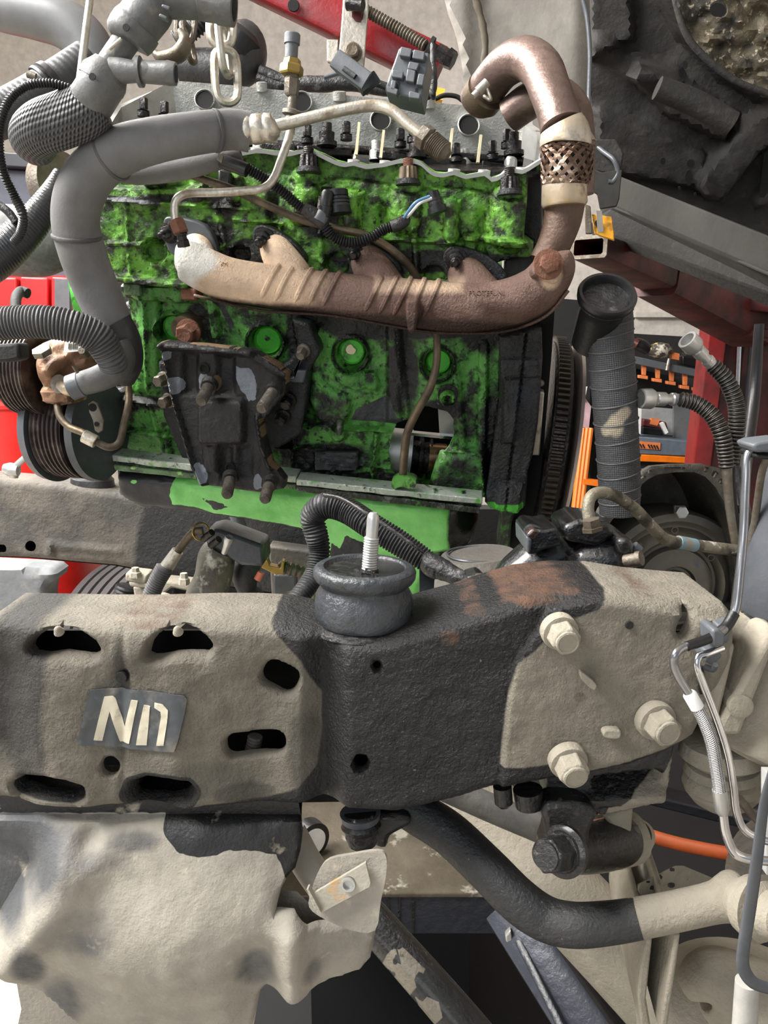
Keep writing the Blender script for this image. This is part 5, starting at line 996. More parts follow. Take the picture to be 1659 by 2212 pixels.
tube('collar', [(218, 182, Ye, 50), (226, 166, Ye, 50), (230, 160, Ye, 47), (234, 152, Ye, 43), (240, 140, Ye, 36)], m_plast, t, seg=36, res=1)
tube('neck', [(232, 152, Ye, 30), (258, 110, Ye, 28), (286, 70, Ye, 28)], m_plast, t, seg=28)
tube('bulge', [(272, 92, Ye, 34), (276, 84, Ye, 50), (292, 62, Ye, 53), (296, 55, Ye, 52), (300, 50, Ye, 49), (322, 22, Ye, 50), (330, 10, Ye, 48), (338, -2, Ye, 46), (350, -16, Ye, 44)], m_plast, t, seg=36, res=2)
tube('outlet_pipe', [(340, -6, Ye, 40), (380, 0, Ye, 37), (430, 2, Ye, 36), (432, 2, Ye, 38), (470, 8, Ye, 38), (474, 9, Ye, 40), (506, 14, Ye, 40)], m_plast, t, seg=36, res=1, hollow='end', wall=.72)
tube('nozzle', [(244, 152, Ye-.005, 28), (290, 155, Ye-.01, 22), (296, 155, Ye-.01, 22), (298, 155, Ye-.01, 31), (306, 155, Ye-.01, 31), (308, 155, Ye-.01, 23), (360, 158, Ye-.015, 24), (364, 158, Ye-.015, 25), (380, 160, Ye-.015, 23)], m_plast, t, seg=32, res=1, hollow='end', wall=.74)
for x, y in ((200, 166), (273, 60)): b = MB(); b.ax(P(x, y, Ye-.0268 if x < 250 else Ye-.029), (-.1, -1, .1), [(0, .0035), (.001, .0035), (.001, .0002)]); b.obj('vent_hole', m_void, t)
for q in ([(345, 28), (362, 36), (358, 42), (342, 34)], [(350, 8), (368, 14), (364, 22), (348, 14)]): b = MB(); b.plate(Face(350, 25, Ye-.03), q, 0, .01); b.obj('clip_window', m_conn, t, bevel=.001)
tube('seam_line', [(236, 106, Ye-.0205, 4), (262, 84, Ye-.02, 4)], m_weld, t, seg=8)
TH('braided_sleeve_hose', 'short fat hose in woven grey mesh sleeve below the plastic elbow', 'hose', [(212, 222, Ye+.012, 50), (180, 242, Ye+.012, 55), (135, 260, Ye+.015, 56), (95, 275, Ye+.025, 55), (72, 296, Ye+.045, 50), (82, 318, Ye+.07, 40)], m_braid, 'mesh_sleeve', seg=48, res=10)
TH('split_loom', 'long thin black corrugated loom looping down the left edge', 'wiring loom', [(150, 192, .9, 10.5), (110, 181, .895, 10.5), (60, 186, .89, 10.5), (22, 215, .885, 10.5), (2, 262, .88, 10.5), (-2, 320, .88, 10.5), (8, 375, .89, 10.5), (32, 425, .9, 10.5), (50, 465, .9, 10.5), (46, 500, .91, 10.5), (30, 524, .92, 10)], m_black, 'ribbed_body', corr=(6, .22), seg=20)
TH('lower_radiator_hose', 'shiny ribbed black rubber hose sloping down out of the left edge', 'hose', [(130, 372, 1.05, 14), (112, 420, 1.04, 26), (80, 470, 1.03, 34), (40, 515, 1.02, 40), (-5, 555, 1.01, 43), (-40, 580, 1.0, 43)], M('shiny_rubber', (44, 45, 47), .3, uvw=[(260, 3, .35, .15)], bumps=[(60, .4)]), 'hose_body', seg=32)
t = thing('idler_pulley', 'thin steel rimmed pulley seen edge-on behind the foam insulated pipe', 'pulley'); b = MB(); b.ax(P(128, 400, 1.12), nrm((1, -.55, .1)), [(-.012, .01), (-.012, .042), (0, .045), (.01, .042), (.01, .01)], 40); b.obj('rim', m_steeld, t)
TH('air_tank', 'dull grey rounded tank behind the ribbed hose at left edge', 'tank', [(-60, 520, 1.5, 70), (20, 520, 1.5, 74), (80, 525, 1.5, 72), (120, 530, 1.5, 62), (150, 538, 1.5, 44), (162, 542, 1.5, 20)], m_plast, 'tank_body', seg=40)
t = thing('battery_lead', 'black taped cable end at left edge below the loom', 'cable'); tube('cable_body', [(-20, 430, 1.0, 8), (15, 455, 1.0, 9), (35, 480, 1.0, 8)], m_tape, t)
# background left
t = thing('parts_cabinet', 'blue grey steel cabinet with dark top edge behind the left hoses', 'cabinet'); MB().pbox([(-300, 345), (215, 378), (215, 640), (-300, 640)], 3.2, .5).obj('cabinet_body', m_blue, t, bevel=.006); MB().pbox([(-300, 305), (225, 345), (225, 372), (-300, 340)], 3.15, .6).obj('top_edge', m_dkblue, t, bevel=.004)
t = thing('oil_drum', 'large glossy red steel drum at the left edge behind the pulleys', 'drum')
D0 = P(30, 865, 2.35); D1 = np.array((D0[0], D0[1], .02)); Rd = .205; b = MB(); hD = D0[2]-.02
prof = [(0, Rd*.98), (0, Rd), (hD*.33, Rd), (hD*.34, Rd*1.02), (hD*.36, Rd), (hD*.66, Rd), (hD*.67, Rd*1.02), (hD*.69, Rd), (hD-.012, Rd), (hD-.010, Rd*1.025), (hD, Rd*1.025), (hD, Rd*.96), (hD-.015, Rd*.95), (hD-.015, .001)]
b.ax(D1, (0, 0, 1), prof, 64); b.obj('drum_shell', m_drum, t, 25)
t = thing('red_tool_chest', 'bright red panelled metal chest standing behind the red drum', 'tool chest')
for x0, x1, d in ((-40, 36, 0), (42, 104, .02), (110, 152, .0)):
    MB().pbox([(x0, 598), (x1, 600), (x1, 870), (x0, 870)], 2.75+d, .1).obj('red_panel', m_drum2, t, bevel=.006)
MB().pbox([(-60, 592), (158, 596), (158, 1350), (-60, 1350)], 2.86, .4).obj('chest_body', m_drum2, t); MB().pbox([(118, 602), (150, 604), (150, 680), (118, 676)], 2.7, .02).obj('grey_plate', m_conn, t)
t = thing('pry_bar', 'pale dusty steel rod with knuckle end leaning across the red drum', 'rod')
tube('rod', [(30, 1010, 1.5, 7), (115, 935, 1.5, 6.5)], m_grid, t); tube('knuckle', [(8, 1012, 1.5, 10), (22, 1014, 1.5, 15), (40, 1016, 1.5, 13)], m_grid, t); tube('knuckle_foot', [(30, 1010, 1.5, 12), (30, 1032, 1.5, 9)], m_weld, t)
# ================= engine hoist boom =================
t = thing('hoist_boom', 'dark red square steel hoist bar crossing the top of the picture behind the engine', 'hoist')
A = P(560, -42, 1.5); E = P(985, 165, 1.5)
beam(P(60, -287, 1.54), P(950, 148, 1.46), .05, .062, .05, .062, 'square_bar', m_boom, t)
b = MB(); b.ax(P(634, 12, 1.455), (0, -1, 0), [(0, .010), (.002, .009), (.002, .0002)]); b.obj('pin_hole', m_void, t)
t = thing('load_leveler_screw', 'threaded steel screw with hex head above the red hoist bar', 'screw')
tube('thread', [(770, 12, 1.42, 13), (860, 62, 1.41, 13), (920, 100, 1.40, 13)], m_steeld, t, corr=(7, .25, [0, .6, 1, .6]), seg=22)
b = MB(); b.rod((925, 100, 1.40), (962, 122, 1.40), [(0, 22), (.2, 22), (.25, 12), (.5, 12)], 20); b.obj('collar', m_blackm, t); b = MB(); b.rod((945, 112, 1.39), (980, 132, 1.385), [(0, 18), (.6, 18), (.62, 22), (1, 20)], 6); b.obj('hex_head', m_dkst, t)
t = thing('hanger_plate', 'scratched steel hanger plate with slot and bolt hooked over the red hoist bar', 'plate')
F = Face(765, 70, 1.40, (0, -1, .05)); MB().plate(F, [(742, -20), (796, -20), (796, 20), (786, 146), (730, 138), (738, 40)], 0, .012).obj('front_plate', m_steel, t, bevel=.002)
MB().plate(F, [(706, 84), (732, 84), (730, 140), (706, 132)], -.06, .01).obj('rear_plate', m_steel, t, bevel=.002)
b = MB(); b.plate(F, [(762, -20), (790, -20), (784, 40), (778, 48), (768, 46), (760, 36)], .001, .002); b.obj('slot', m_redd, t); b = MB(); b.hexb(F.p(761, 114, 0), (0, -1, 0), .012, .016, 1.3, .3); b.obj('hanger_bolt', m_steeld, t); tube('cross_pin', [(752, 8, 1.39, 14), (784, 12, 1.38, 12)], m_dkst, t)
# ================= far chassis rail =================
F4 = Face(300, 1120, 1.60, (0, -1, 0))
t = thing('far_chassis_rail', 'dusty far chassis rail passing under the engine at left', 'chassis rail')
FO = [(-120, 1028), (120, 1048), (330, 1078), (700, 1110), (1000, 1140), (1000, 1290), (640, 1290), (450, 1262), (250, 1222), (60, 1205), (-120, 1200)]
relief('rail_web', F4, FO, m_rail2, t, holes=[circ(66, 1180, 12, 16), rrect(-40, 1176, 14, 1194, 8)], step=6, thick=.10, holethick=.004, edge=(14, .008), h=lambda x, y: .006*bump(sd_box(x, y, 100, 1168, 116, 1202), 3)+.005*bump(sd_seg(x, y, 115, 1178, 260, 1190)-7, 4)+.003*(noise(x, y, 30, 2)-.5), at={'oil': lambda x, y: .85*ss(250, 380, x+.3*(y-1100))*ss(1500, 300, x)+.5*bump(sd_box(x, y, 330, 1080, 600, 1280), 60)})
b = MB(); b.plate(F4, FO, -.06, .004); b.obj('inner_web', m_void, t)
t = thing('far_engine_mount', 'round black rubber engine mount on the far chassis rail', 'engine mount')
b = MB(); b.rod((200, 1060, 1.66), (200, 1000, 1.66), [(0, 44), (.2, 46), (.45, 44), (.5, 40), (.6, 38), (.66, 42), (.8, 43), (.9, 38), (1, 36)], 40); b.obj('rubber_body', m_rub, t)
b = MB(); b.rod((205, 1072, 1.66), (205, 1054, 1.66), [(0, 62), (.6, 60), (1, 50)], 40); b.obj('base_plate', m_rail2, t); b.__init__(); b.rod((200, 1008, 1.66), (200, 985, 1.66), [(0, 14), (1, 10)]); b.obj('stud', m_pipe, t)
# things below the far rail
t = thing('front_bracket_plate', 'blue grey crossmember bracket hanging below the far rail at left edge', 'bracket'); F = Face(60, 1270, 1.35); relief('plate', F, [(-60, 1222), (60, 1228), (108, 1232), (120, 1242), (116, 1256), (100, 1264), (96, 1290), (96, 1420), (-60, 1420)], M('dusty_blue_grey', (112, 114, 116), .7, layers=[('n', 20, .6, .1, (140, 138, 132), .8, 0)], bumps=[(60, .3)]), t, step=10, thick=.05, edge=(10, .01))
t = thing('dark_carton', 'dark grey cabinet with red base between the bracket and bright floor', 'cabinet'); MB().pbox([(80, 1205), (152, 1215), (150, 1300), (142, 1312), (80, 1312)], 2.4, .3).obj('cabinet_body', m_strut, t, bevel=.01); MB().pbox([(80, 1308), (140, 1308), (140, 1345), (80, 1345)], 2.42, .3).obj('red_base', m_drum2, t); 
b = MB(); b.ax(P(137, 1226, 2.395), (0, -1, 0), [(0, .012), (.01, .011)]); b.obj('red_knob', m_drum2, t)
t = thing('car_tyre', 'grooved car tyre leaning below the far rail behind the steering linkage', 'tyre')
c = P(330, 1420, 2.15); axn = nrm((.78, -.42, .1)); b = MB(); R_ = .29; prof = [(-.09, R_*.62), (-.10, R_*.8), (-.095, R_*.95)]
for k in range(5): h0 = -.085+k*.036; prof += [(h0, R_), (h0+.024, R_), (h0+.026, R_*.965), (h0+.034, R_*.965)]
prof += [(.095, R_), (.10, R_*.8), (.09, R_*.62)]; b.ax(c, axn, prof, 80); b.obj('tread', m_tyre, t, 25); b = MB(); b.ax(c, axn, [(-.07, .02), (-.08, R_*.62), (.08, R_*.62), (.07, .02)], 48); b.obj('wheel_rim', m_steeld, t)
t = thing('tie_rod_clamp', 'dusty bolted steering clamp with block nut beside the tyre', 'clamp')
for q, Yq in (([(270, 1238), (318, 1244), (314, 1262), (270, 1256)], 1.5), ([(276, 1256), (330, 1262), (326, 1272), (280, 1268)], 1.5), ([(330, 1254), (420, 1262), (426, 1282), (370, 1270), (345, 1290), (330, 1275)], 1.52), ([(286, 1268), (330, 1272), (325, 1345), (300, 1345)], 1.53)): MB().pbox(q, Yq, .05).obj('clamp_plate', m_tan, t, bevel=.004)
b = MB(); b.rod((293, 1246, 1.5), (292, 1226, 1.5), [(0, 14), (.5, 13), (.6, 9), (1, 8)], 6); b.obj('clamp_nut', m_tan, t); b = MB(); b.rod((398, 1262, 1.5), (397, 1238, 1.5), [(0, 13), (.5, 12), (.6, 9), (1, 8)], 6); b.obj('clamp_nut', m_tan, t)
tube('tie_rod', [(335, 1300, 1.5, 20), (360, 1305, 1.5, 22), (400, 1345, 1.5, 18)], m_tan, t)
for x, y in ((262, 1290), (385, 1300)): tube('shock_boot', [(x+10, y-25, 1.58, 22), (x-6, y+40, 1.58, 24)], m_rub, t, corr=(9, .15))
t = thing('rubber_vacuum_hose', 'hose with split ribbed sleeve and white crimp curving down beside the filter can', 'hose')
tube('steel_end', [(438, 1146, 1.25, 9), (418, 1150, 1.25, 9), (398, 1172, 1.25, 9), (380, 1196, 1.25, 9)], m_pipe, t); tube('ferrule', [(384, 1190, 1.25, 13), (362, 1222, 1.25, 15), (352, 1236, 1.25, 15)], m_steel, t, res=1)
tube('split_sleeve', [(356, 1226, 1.24, 20), (336, 1262, 1.24, 19), (322, 1300, 1.24, 19)], m_rubg, t, corr=(5.5, .16), seg=24); tube('white_end', [(322, 1290, 1.25, 17), (316, 1340, 1.25, 18)], m_white, t); 
b = MB(); b.ring(P(434, 1148, 1.25), nrm((.7, -1, .1)), .014, .0016); b.obj('spring_clip', m_brass, t)
t = thing('filter_housing', 'dusty aluminium filter can with dark head under the engine sump', 'filter')
tube('can', [(436, 1330, 1.3, 42), (442, 1290, 1.3, 41), (460, 1250, 1.3, 40), (468, 1205, 1.3, 40), (478, 1185, 1.3, 34)], M('dirty_alu_can', (108, 104, 94), .5, .4, layers=[('n', 16, .55, .08, (70, 66, 60), .6, .3), ('n', 30, .62, .05, (180, 176, 164), .5, .3)], bumps=[(90, .5)]), t, seg=36)
b = MB(); b.pbox([(440, 1150), (470, 1142), (568, 1178), (572, 1225), (520, 1222), (450, 1180)], 1.28, .08); b.obj('filter_head', m_strut, t, bevel=.006); b = MB(); b.rod((484, 1195, 1.22), (496, 1160, 1.21), [(0, 6), (.6, 8), (.8, 11), (1, 9), (1, 5), (.7, 4)], 20); b.obj('bleed_spout', m_grid, t)
for x, y in ((440, 1150), (455, 1165)): b = MB(); b.rod((x, y+14, 1.25), (x+18, y, 1.24), [(0, 8), (1, 8)], 10); b.obj('pipe_union', m_dkst, t)
b = MB(); b.pbox([(564, 1226), (576, 1208), (582, 1222), (606, 1228), (608, 1212), (614, 1214), (612, 1240), (596, 1242)], 1.26, .02); b.obj('brass_clip', m_brass, t, bevel=.001); tube('quick_coupling', [(600, 1222, 1.28, 10), (616, 1226, 1.28, 16), (650, 1236, 1.28, 15), (652, 1240, 1.28, 8)], m_steeld, t, corr=(12, .2))
b = MB(); b.rod((556, 1252, 1.28), (564, 1236, 1.28), [(0, 8), (1, 7)]); b.obj('copper_nozzle', M('copper_red', (214, 120, 92), .4), t)
TH('fuel_bowl_hose', 'dark stepped rubber elbow joining a dusty pipe under the sump', 'hose', [(560, 1330, 1.35, 16), (548, 1300, 1.35, 22), (545, 1290, 1.35, 26), (535, 1285, 1.35, 18), (530, 1240, 1.35, 30), (540, 1210, 1.35, 26)], m_rub, 'elbow', seg=24)
TH('dusty_cross_pipe', 'dusty tan pipe rising to the right behind the near rail top', 'pipe', [(556, 1318, 1.3, 20), (600, 1304, 1.3, 22), (680, 1290, 1.3, 22)], m_tan, 'pipe_body', seg=24)
TH('steering_shaft', 'dim steel shaft in shadow beneath the oil sump', 'shaft', [(505, 1100, 1.5, 14), (525, 1160, 1.5, 16), (528, 1175, 1.5, 20)], m_strut, 'shaft_body'); MB
t = thing('far_inner_bracket', 'dark shadowed bracket box under the sump behind the filter can', 'bracket'); MB().pbox([(580, 1180), (690, 1195), (690, 1340), (590, 1340)], 1.55, .1).obj('box_body', m_rail2, t, bevel=.004); MB().pbox([(590, 1240), (640, 1246), (640, 1300), (590, 1296)], 1.45, .03).obj('tab', m_strut, t, bevel=.004)
MB().pbox([(440, 1090), (1000, 1100), (1190, 1100), (1190, 1340), (440, 1340)], 1.75, .05).obj('shadow_panel', m_blackm, t)  # black sheet put in for the shade under the engine
# big split loom in front of sump
t = thing('split_corrugated_loom', 'thick oily black split corrugated loom looping up between sump and rubber mount', 'wiring loom')
tube('ribbed_body', [(612, 1330, .80, 21), (650, 1285, .82, 22), (680, 1240, .84, 23), (690, 1190, .85, 24), (682, 1150, .85, 26), (676, 1115, .85, 28), (705, 1092, .84, 29), (750, 1103, .83, 29), (800, 1135, .81, 29), (850, 1165, .80, 29), (900, 1198, .79, 27), (925, 1214, .785, 24)], m_rub, t, corr=(7.2, .13), seg=30)
b = MB(); sp_ = [(700, 1069, .815, 5), (740, 1078, .805, 5), (790, 1108, .785, 5), (840, 1140, .775, 5), (890, 1175, .765, 4.5), (915, 1195, .765, 4)]; b.tube(sp_, seg=10); b.obj('split_seam', m_oily, t)
tube('tape_wrap', [(915, 1205, .785, 20), (935, 1222, .78, 25), (955, 1230, .775, 24), (985, 1245, .765, 20), (1015, 1262, .755, 14)], m_tape, t, wob=.12); b = MB(); b.pbox([(1005, 1248), (1035, 1240), (1058, 1262), (1020, 1272)], .745, .03); b.obj('end_lug', m_oily, t, bevel=.003)
b = MB(); b.rod((1034, 1256, .74), (1035, 1240, .74), [(0, 16), (.5, 14), (.6, 8), (1, 8)], 6); b.obj('lug_nut', m_steeld, t)
t = thing('tape_tail', 'loose grey tape tail hanging over green sump beside the loom end', 'tape'); MB().pbox([(906, 1225), (922, 1238), (940, 1235), (936, 1290), (912, 1300), (906, 1295)], .80, .004).obj('tape_strip', m_strut, t)
# ================= near chassis rail =================
FR = Face(700, 1500, .615, (.0, -1, .0))
t = thing('near_chassis_rail', 'massive front chassis rail, dusty at both ends and oil black in the middle, with slots', 'chassis rail')
RO = [(-60, 1362), (60, 1364), (160, 1366), (280, 1366), (420, 1362), (520, 1362), (600, 1366), (660, 1378), (700, 1388), (760, 1392), (840, 1384), (910, 1362), (1000, 1338), (1080, 1312), (1150, 1292), (1240, 1282), (1330, 1284), (1420, 1298), (1500, 1306), (1575, 1312), (1590, 1330), (1586, 1420), (1560, 1480), (1515, 1560), (1500, 1590), (1440, 1625), (1360, 1655), (1240, 1680), (1160, 1692), (1080, 1706), (980, 1738), (860, 1764), (740, 1760), (640, 1766), (400, 1768), (200, 1770), (-60, 1772)]
H1 = [(40, 1423), (44, 1410), (62, 1392), (84, 1378), (110, 1374), (140, 1378), (168, 1388), (190, 1402), (199, 1418), (196, 1432), (182, 1438), (120, 1430), (80, 1436), (50, 1434)]
H2 = [(310, 1428), (316, 1404), (330, 1386), (350, 1374), (385, 1370), (410, 1376), (436, 1394), (448, 1412), (446, 1424), (436, 1432), (400, 1428), (372, 1426), (340, 1433), (322, 1434)]
H3 = rrect(559, 1450, 641, 1512, 24, rot=24)
H4 = rrect(481, 1602, 612, 1652, 20, rot=-2)
H5 = circ(226, 1675, 20, 20, 22); H6 = circ(779, 1652, 16, 18, 18)
H7 = [(2, 1736), (30, 1716), (80, 1708), (130, 1714), (158, 1724), (160, 1738), (140, 1750), (60, 1750), (10, 1748)]
H8 = [(272, 1738), (280, 1716), (310, 1706), (360, 1706), (395, 1712), (404, 1724), (392, 1742), (360, 1752), (300, 1756), (278, 1752)]
H9 = [(1462, 1366), (1468, 1340), (1486, 1314), (1494, 1325), (1491, 1344), (1476, 1372), (1468, 1375)]
H10 = circ(814, 1442, 9, 14, 11)
def hrail(x, y):
    # plan form: left face with shallow flutes, stepped out boss under the mount, right gusset
    h = -.012*ss(745, 690, x)*1.0
    h += -.020*ss(640, 700, x)*ss(760, 715, x)*ss(1360, 1430, y)*.6
    h += .004*np.sin((x-60)/46.)*ss(690, 560, x)*ss(1420, 1480, y)+.006*bump(sd_box(x, y, 250, 1380, 400, 1800), 40)
    h += -.012*ss(80, -40, x)-.004*bump(np.abs(x-255)-6, 14)*(x < 560)
    h += .010*ss(1060, 1120, x+.25*(y-1500))*ss(1700, 1300, x)*0+.006*bump(sd_poly(x, y, PLT), 4)
    for q in (H1, H2): d = sd_poly(x, y, q); h += .007*bump(d-26, 26)*0-.010*bump(d-4, 10)
    h -= .006*bump(sd_poly(x, y, H3)-2, 8)+.004*bump(sd_poly(x, y, H4)-2, 8)
    h += -.022*bump(sd_poly(x, y, H7)-6, 16)-.022*bump(sd_poly(x, y, H8)-6, 16)-.008*bump(sd_poly(x, y, H9)-4, 14)-.004*bump(sd_poly(x, y, H6)-1, 7)
    h -= .004*bump(sd_seg(x, y, 262, 1470, 262, 1472)-9, 3)
    h += .0030*(noise(x, y, 60, 1)-.5)+.0012*(noise(x, y, 12, 2)-.5)
    return h
PLT = [(1180, 1316), (1290, 1290), (1360, 1296), (1500, 1330), (1600, 1340), (1595, 1430), (1530, 1560), (1500, 1600), (1300, 1680), (1080, 1720), (1085, 1640), (1095, 1540), (1110, 1430), (1160, 1360)]
def dust(x, y):
    L = [(-80, 1340), (560, 1340), (585, 1368), (600, 1390), (645, 1440), (665, 1480), (690, 1520), (692, 1600), (680, 1680), (640, 1720), (560, 1745), (430, 1755), (400, 1790), (-80, 1790)]
    Rr_ = [(1345, 1262), (1310, 1290), (1290, 1312), (1240, 1330), (1200, 1350), (1150, 1400), (1115, 1430), (1098, 1500), (1084, 1590), (1080, 1650), (1130, 1650), (1200, 1642), (1240, 1665), (1330, 1648), (1460, 1600), (1620, 1600), (1620, 1250)]
    d = np.minimum(sd_poly(x, y, L), sd_poly(x, y, Rr_)); f = .5-d/44.
    f = np.minimum(f, .5+sd_poly(x, y, [(560, 1345), (700, 1345), (700, 1420), (600, 1392)])/44.)
    for q, r in ((H8, 26), (H7, 10), (H1, 3), (H2, 3)): f = np.minimum(f, .5+(sd_poly(x, y, q)-r)/20.) if r > 5 else f
    return np.clip(f, 0, 1)
def greyf(x, y): return np.clip(field(x, y, [(10, 1500, 90, 240, .95), (40, 1650, 60, 120, .85), (250, 1480, 34, 110, .62), (255, 1620, 40, 60, .5), (430, 1700, 160, 60, .5), (660, 1640, 60, 120, .6), (520, 1730, 90, 30, .7), (330, 1540, 50, 70, .3), (560, 1440, 40, 40, .35)], .36)*(x < 700)+.2*(x >= 700), 0, 1)
rustf = lambda x, y: field(x, y, [(972, 1376, 30, 20, .6), (1040, 1330, 70, 10, .45), (1100, 1300, 140, 12, .6), (1190, 1286, 90, 8, .6), (1450, 1294, 80, 8, .45), (300, 1366, 110, 8, .42), (1250, 1500, 20, 14, .5), (1150, 1300, 60, 14, .6)], .0)
o = relief('rail_face', FR, RO, m_rail, t, holes=[H1, H2, H3, H4, H5, H6, H7, H8, H9, H10], step=6, h=hrail, thick=.100, holethick=.006, at={'dust': dust, 'grey': greyf, 'rust': rustf}, edge=(26, .016), hedge=(5, .003))
bk = [FR.p(x, y, -.09) for x, y in [(-60, 1362), (600, 1362), (1000, 1372), (1500, 1362), (1490, 1560), (860, 1730), (-60, 1745)]]; b = MB(); b.slab(np.array(bk), np.array(bk)+np.array((0, .004, 0))); b.obj('rail_inner_web', m_blackm, t)
# raised pads, plug weld, bumps
for q in ([(1254, 1456), (1260, 1454), (1286, 1476), (1288, 1486), (1280, 1490), (1258, 1470)], [(1304, 1580), (1318, 1576), (1340, 1578), (1342, 1592), (1330, 1598), (1306, 1594)]):
    b = MB(); b.plate(FR, smoothpoly(q, 3), .013, .012); b.obj('tab_nub', m_tan, t, bevel=.002)
for x, y in ((125, 1360), (383, 1360)): b = MB(); p = FR.p(x, y, -.006); b.ax(p, (0, -.6, .8), [(-.004, .0045), (.001, .003), (.003, .0015), (.0035, .0002)], 12); b.obj('drip_nub', m_tan, t)
b = MB(); p = FR.p(1359, 1350, .006); b.ax(p, (0, -1, 0), [(-.002, .0036), (.0015, .0032), (.0015, .0002)], 14); b.obj('small_hole', m_blackm, t)
b = MB(); p = FR.p(262, 1463, .0005-.012); b.ax(p, (0, -1, 0), [(-.002, .005), (.0012, .0046), (.0012, .0002)], 18); b.obj('plugged_hole', m_blackm, t)
tube('inner_stud', [(536, 1655, .66, 20), (540, 1640, .66, 18), (548, 1610, .66, 17), (552, 1590, .66, 17)], m_rail2, t, corr=(7, .12))
# label
t = thing('frame_label', 'worn dark sticker with large pale letters NII on the near rail', 'sticker')
FL = Face(280, 1560, .6215, (.0, -1, 0)); hl = -.0
relief('sticker_sheet', FR, [(186, 1500), (250, 1501), (330, 1501), (394, 1506), (402, 1514), (398, 1540), (384, 1600), (374, 1628), (340, 1630), (240, 1628), (166, 1620), (160, 1612), (172, 1560)], m_lab, t, step=6, thick=.0012, h=lambda x, y: hrail(x, y)+.0022)
for q in ([(194, 1610), (216, 1517), (235, 1516), (240, 1520), (261, 1582), (277, 1521), (292, 1522), (272, 1617), (250, 1616), (228, 1548), (212, 1613)], [(306, 1530), (320, 1532), (312, 1618), (288, 1619), (296, 1572)], [(330, 1524), (348, 1526), (361, 1538), (360, 1556), (351, 1615), (334, 1617), (345, 1552), (344, 1542), (330, 1534)]):
    relief('letter', FR, q, m_let, t, step=6, thick=.001, h=lambda x, y: hrail(x, y)+.0030)
def cbolt(name, label, x, y, r=30, lean=(.12, -1, -.12), m=m_tan, wash=1.55, h=.022):
    t = thing(name, label, 'bolt', ); p = FR.p(x, y, .008); N = nrm(lean); b = MB(); k = SC(x, y, .61)*r; 
    b.ax(p, N, [(-.004, k*wash), (.003, k*wash), (.005, k*wash*.96), (.006, k*1.1)], 36); b.obj('washer', m, t)
    b = MB(); b.ax(p, N, [(.004, k*1.3), (h*.8, k*1.26), (h*.9, k*1.16)], 6, .25); b.obj('hex_head', m, t, bevel=.0012)
    b = MB(); b.ax(p, N, [(h*.88, k*1.0), (h*.97, k*.96), (h, k*.84), (h*.96, k*.78), (h*.95, k*.1)], 28); b.obj('head_ring', m, t); t['group'] = 'hex bolts on the rail gusset'; return t
cbolt('chassis_bolt', 'dusty hex bolt near the top of the pale rail gusset', 1208, 1363, 26, m=m_tan)
cbolt('chassis_bolt', 'dusty hex bolt at the right of the pale rail gusset', 1415, 1555, 28, (.22, -1, -.1))
cbolt('chassis_bolt', 'dusty hex bolt at the bottom edge of the pale rail gusset', 1226, 1642, 27, (.12, -1, -.22))
# near rubber mount
t = thing('near_engine_mount', 'shiny black rubber engine mount with upright threaded stud on the near rail', 'engine mount')
Ym = .665; b = MB(); mk = [(0, 92), (.10, 102), (.18, 104), (.34, 106), (.52, 103), (.62, 96), (.68, 94), (.72, 97), (.76, 104), (.82, 109), (.92, 110), (.97, 106), (1, 100), (1, 88), (.93, 82), (.93, 10)]
b.rod((785, 1345, Ym), (788, 1222, Ym), mk, 64); b.obj('rubber_body', M('mount_rubber', (34, 36, 39), .2, layers=[('n', 9, .5, .2, (76, 80, 84), .4, 0)], bumps=[(120, .5), (30, .4)]), t)
b = MB(); b.rod((788, 1243, Ym), (788, 1224, Ym), [(0, 106), (.3, 110), (.7, 109), (.8, 100), (.82, 84)], 64); b.obj('top_ring', m_oily, t)
b = MB(); b.rod((797, 1240, Ym-.01), (800, 1226, Ym-.01), [(0, 34), (.6, 34), (.62, 20), (1, 18)], 6); b.obj('stud_base', m_oily, t)
tube('stud_thread', [(797, 1236, Ym-.01, 17), (803, 1160, Ym-.01, 17)], m_grid, t, corr=(5.6, .13, [0, .6, 1, .6]), seg=24); b = MB(); b.rod((803, 1162, Ym-.01), (807, 1107, Ym-.01), [(0, 15), (.02, 13), (.75, 13.5), (.9, 12), (1, 8)], 24); b.obj('stud_tip', m_grid, t)
b = MB(); b.rod((784, 1352, Ym), (784, 1340, Ym), [(0, 112), (.5, 110), (1, 96)], 56); b.obj('base_lip', m_oily, t)
# ================= wrapped hose, flex tools, converter =================
t = thing('wrapped_hose', 'upright open hose wrapped in grey cloth bands standing beside the flywheel', 'hose')
HP = [(1314, 668, .995, 50), (1317, 700, 1.0, 50), (1320, 760, 1.0, 48), (1326, 840, 1.0, 48), (1331, 920, 1.0, 46), (1336, 1000, 1.0, 45), (1338, 1060, 1.0, 44), (1338, 1110, 1.0, 42)]
o = tube('hose_body', HP, m_wrap, t, seg=40, res=8)
V = np.array([v.co[:] for v in o.data.vertices]); d = V-CAM; y = d[:, 1]*cp-d[:, 2]*sp; x_ = d[:, 0]/y*FPX+829.5; y_ = 1106-(d[:, 1]*sp+d[:, 2]*cp)/y*FPX
o.data.attributes.new('pale', 'FLOAT', 'POINT').data.foreach_set('value', np.maximum(bump(sd_seg(x_, y_, 1310, 930, 1352, 890)-12, 16), .8*bump(np.hypot((x_-1330), (y_-920)*.7)-20, 16)).astype(float))
b = MB()
path = np.array(crsmooth([np.append(P(*p_[:3]), p_[3]*SC(*p_[:3])) for p_ in HP], 8))
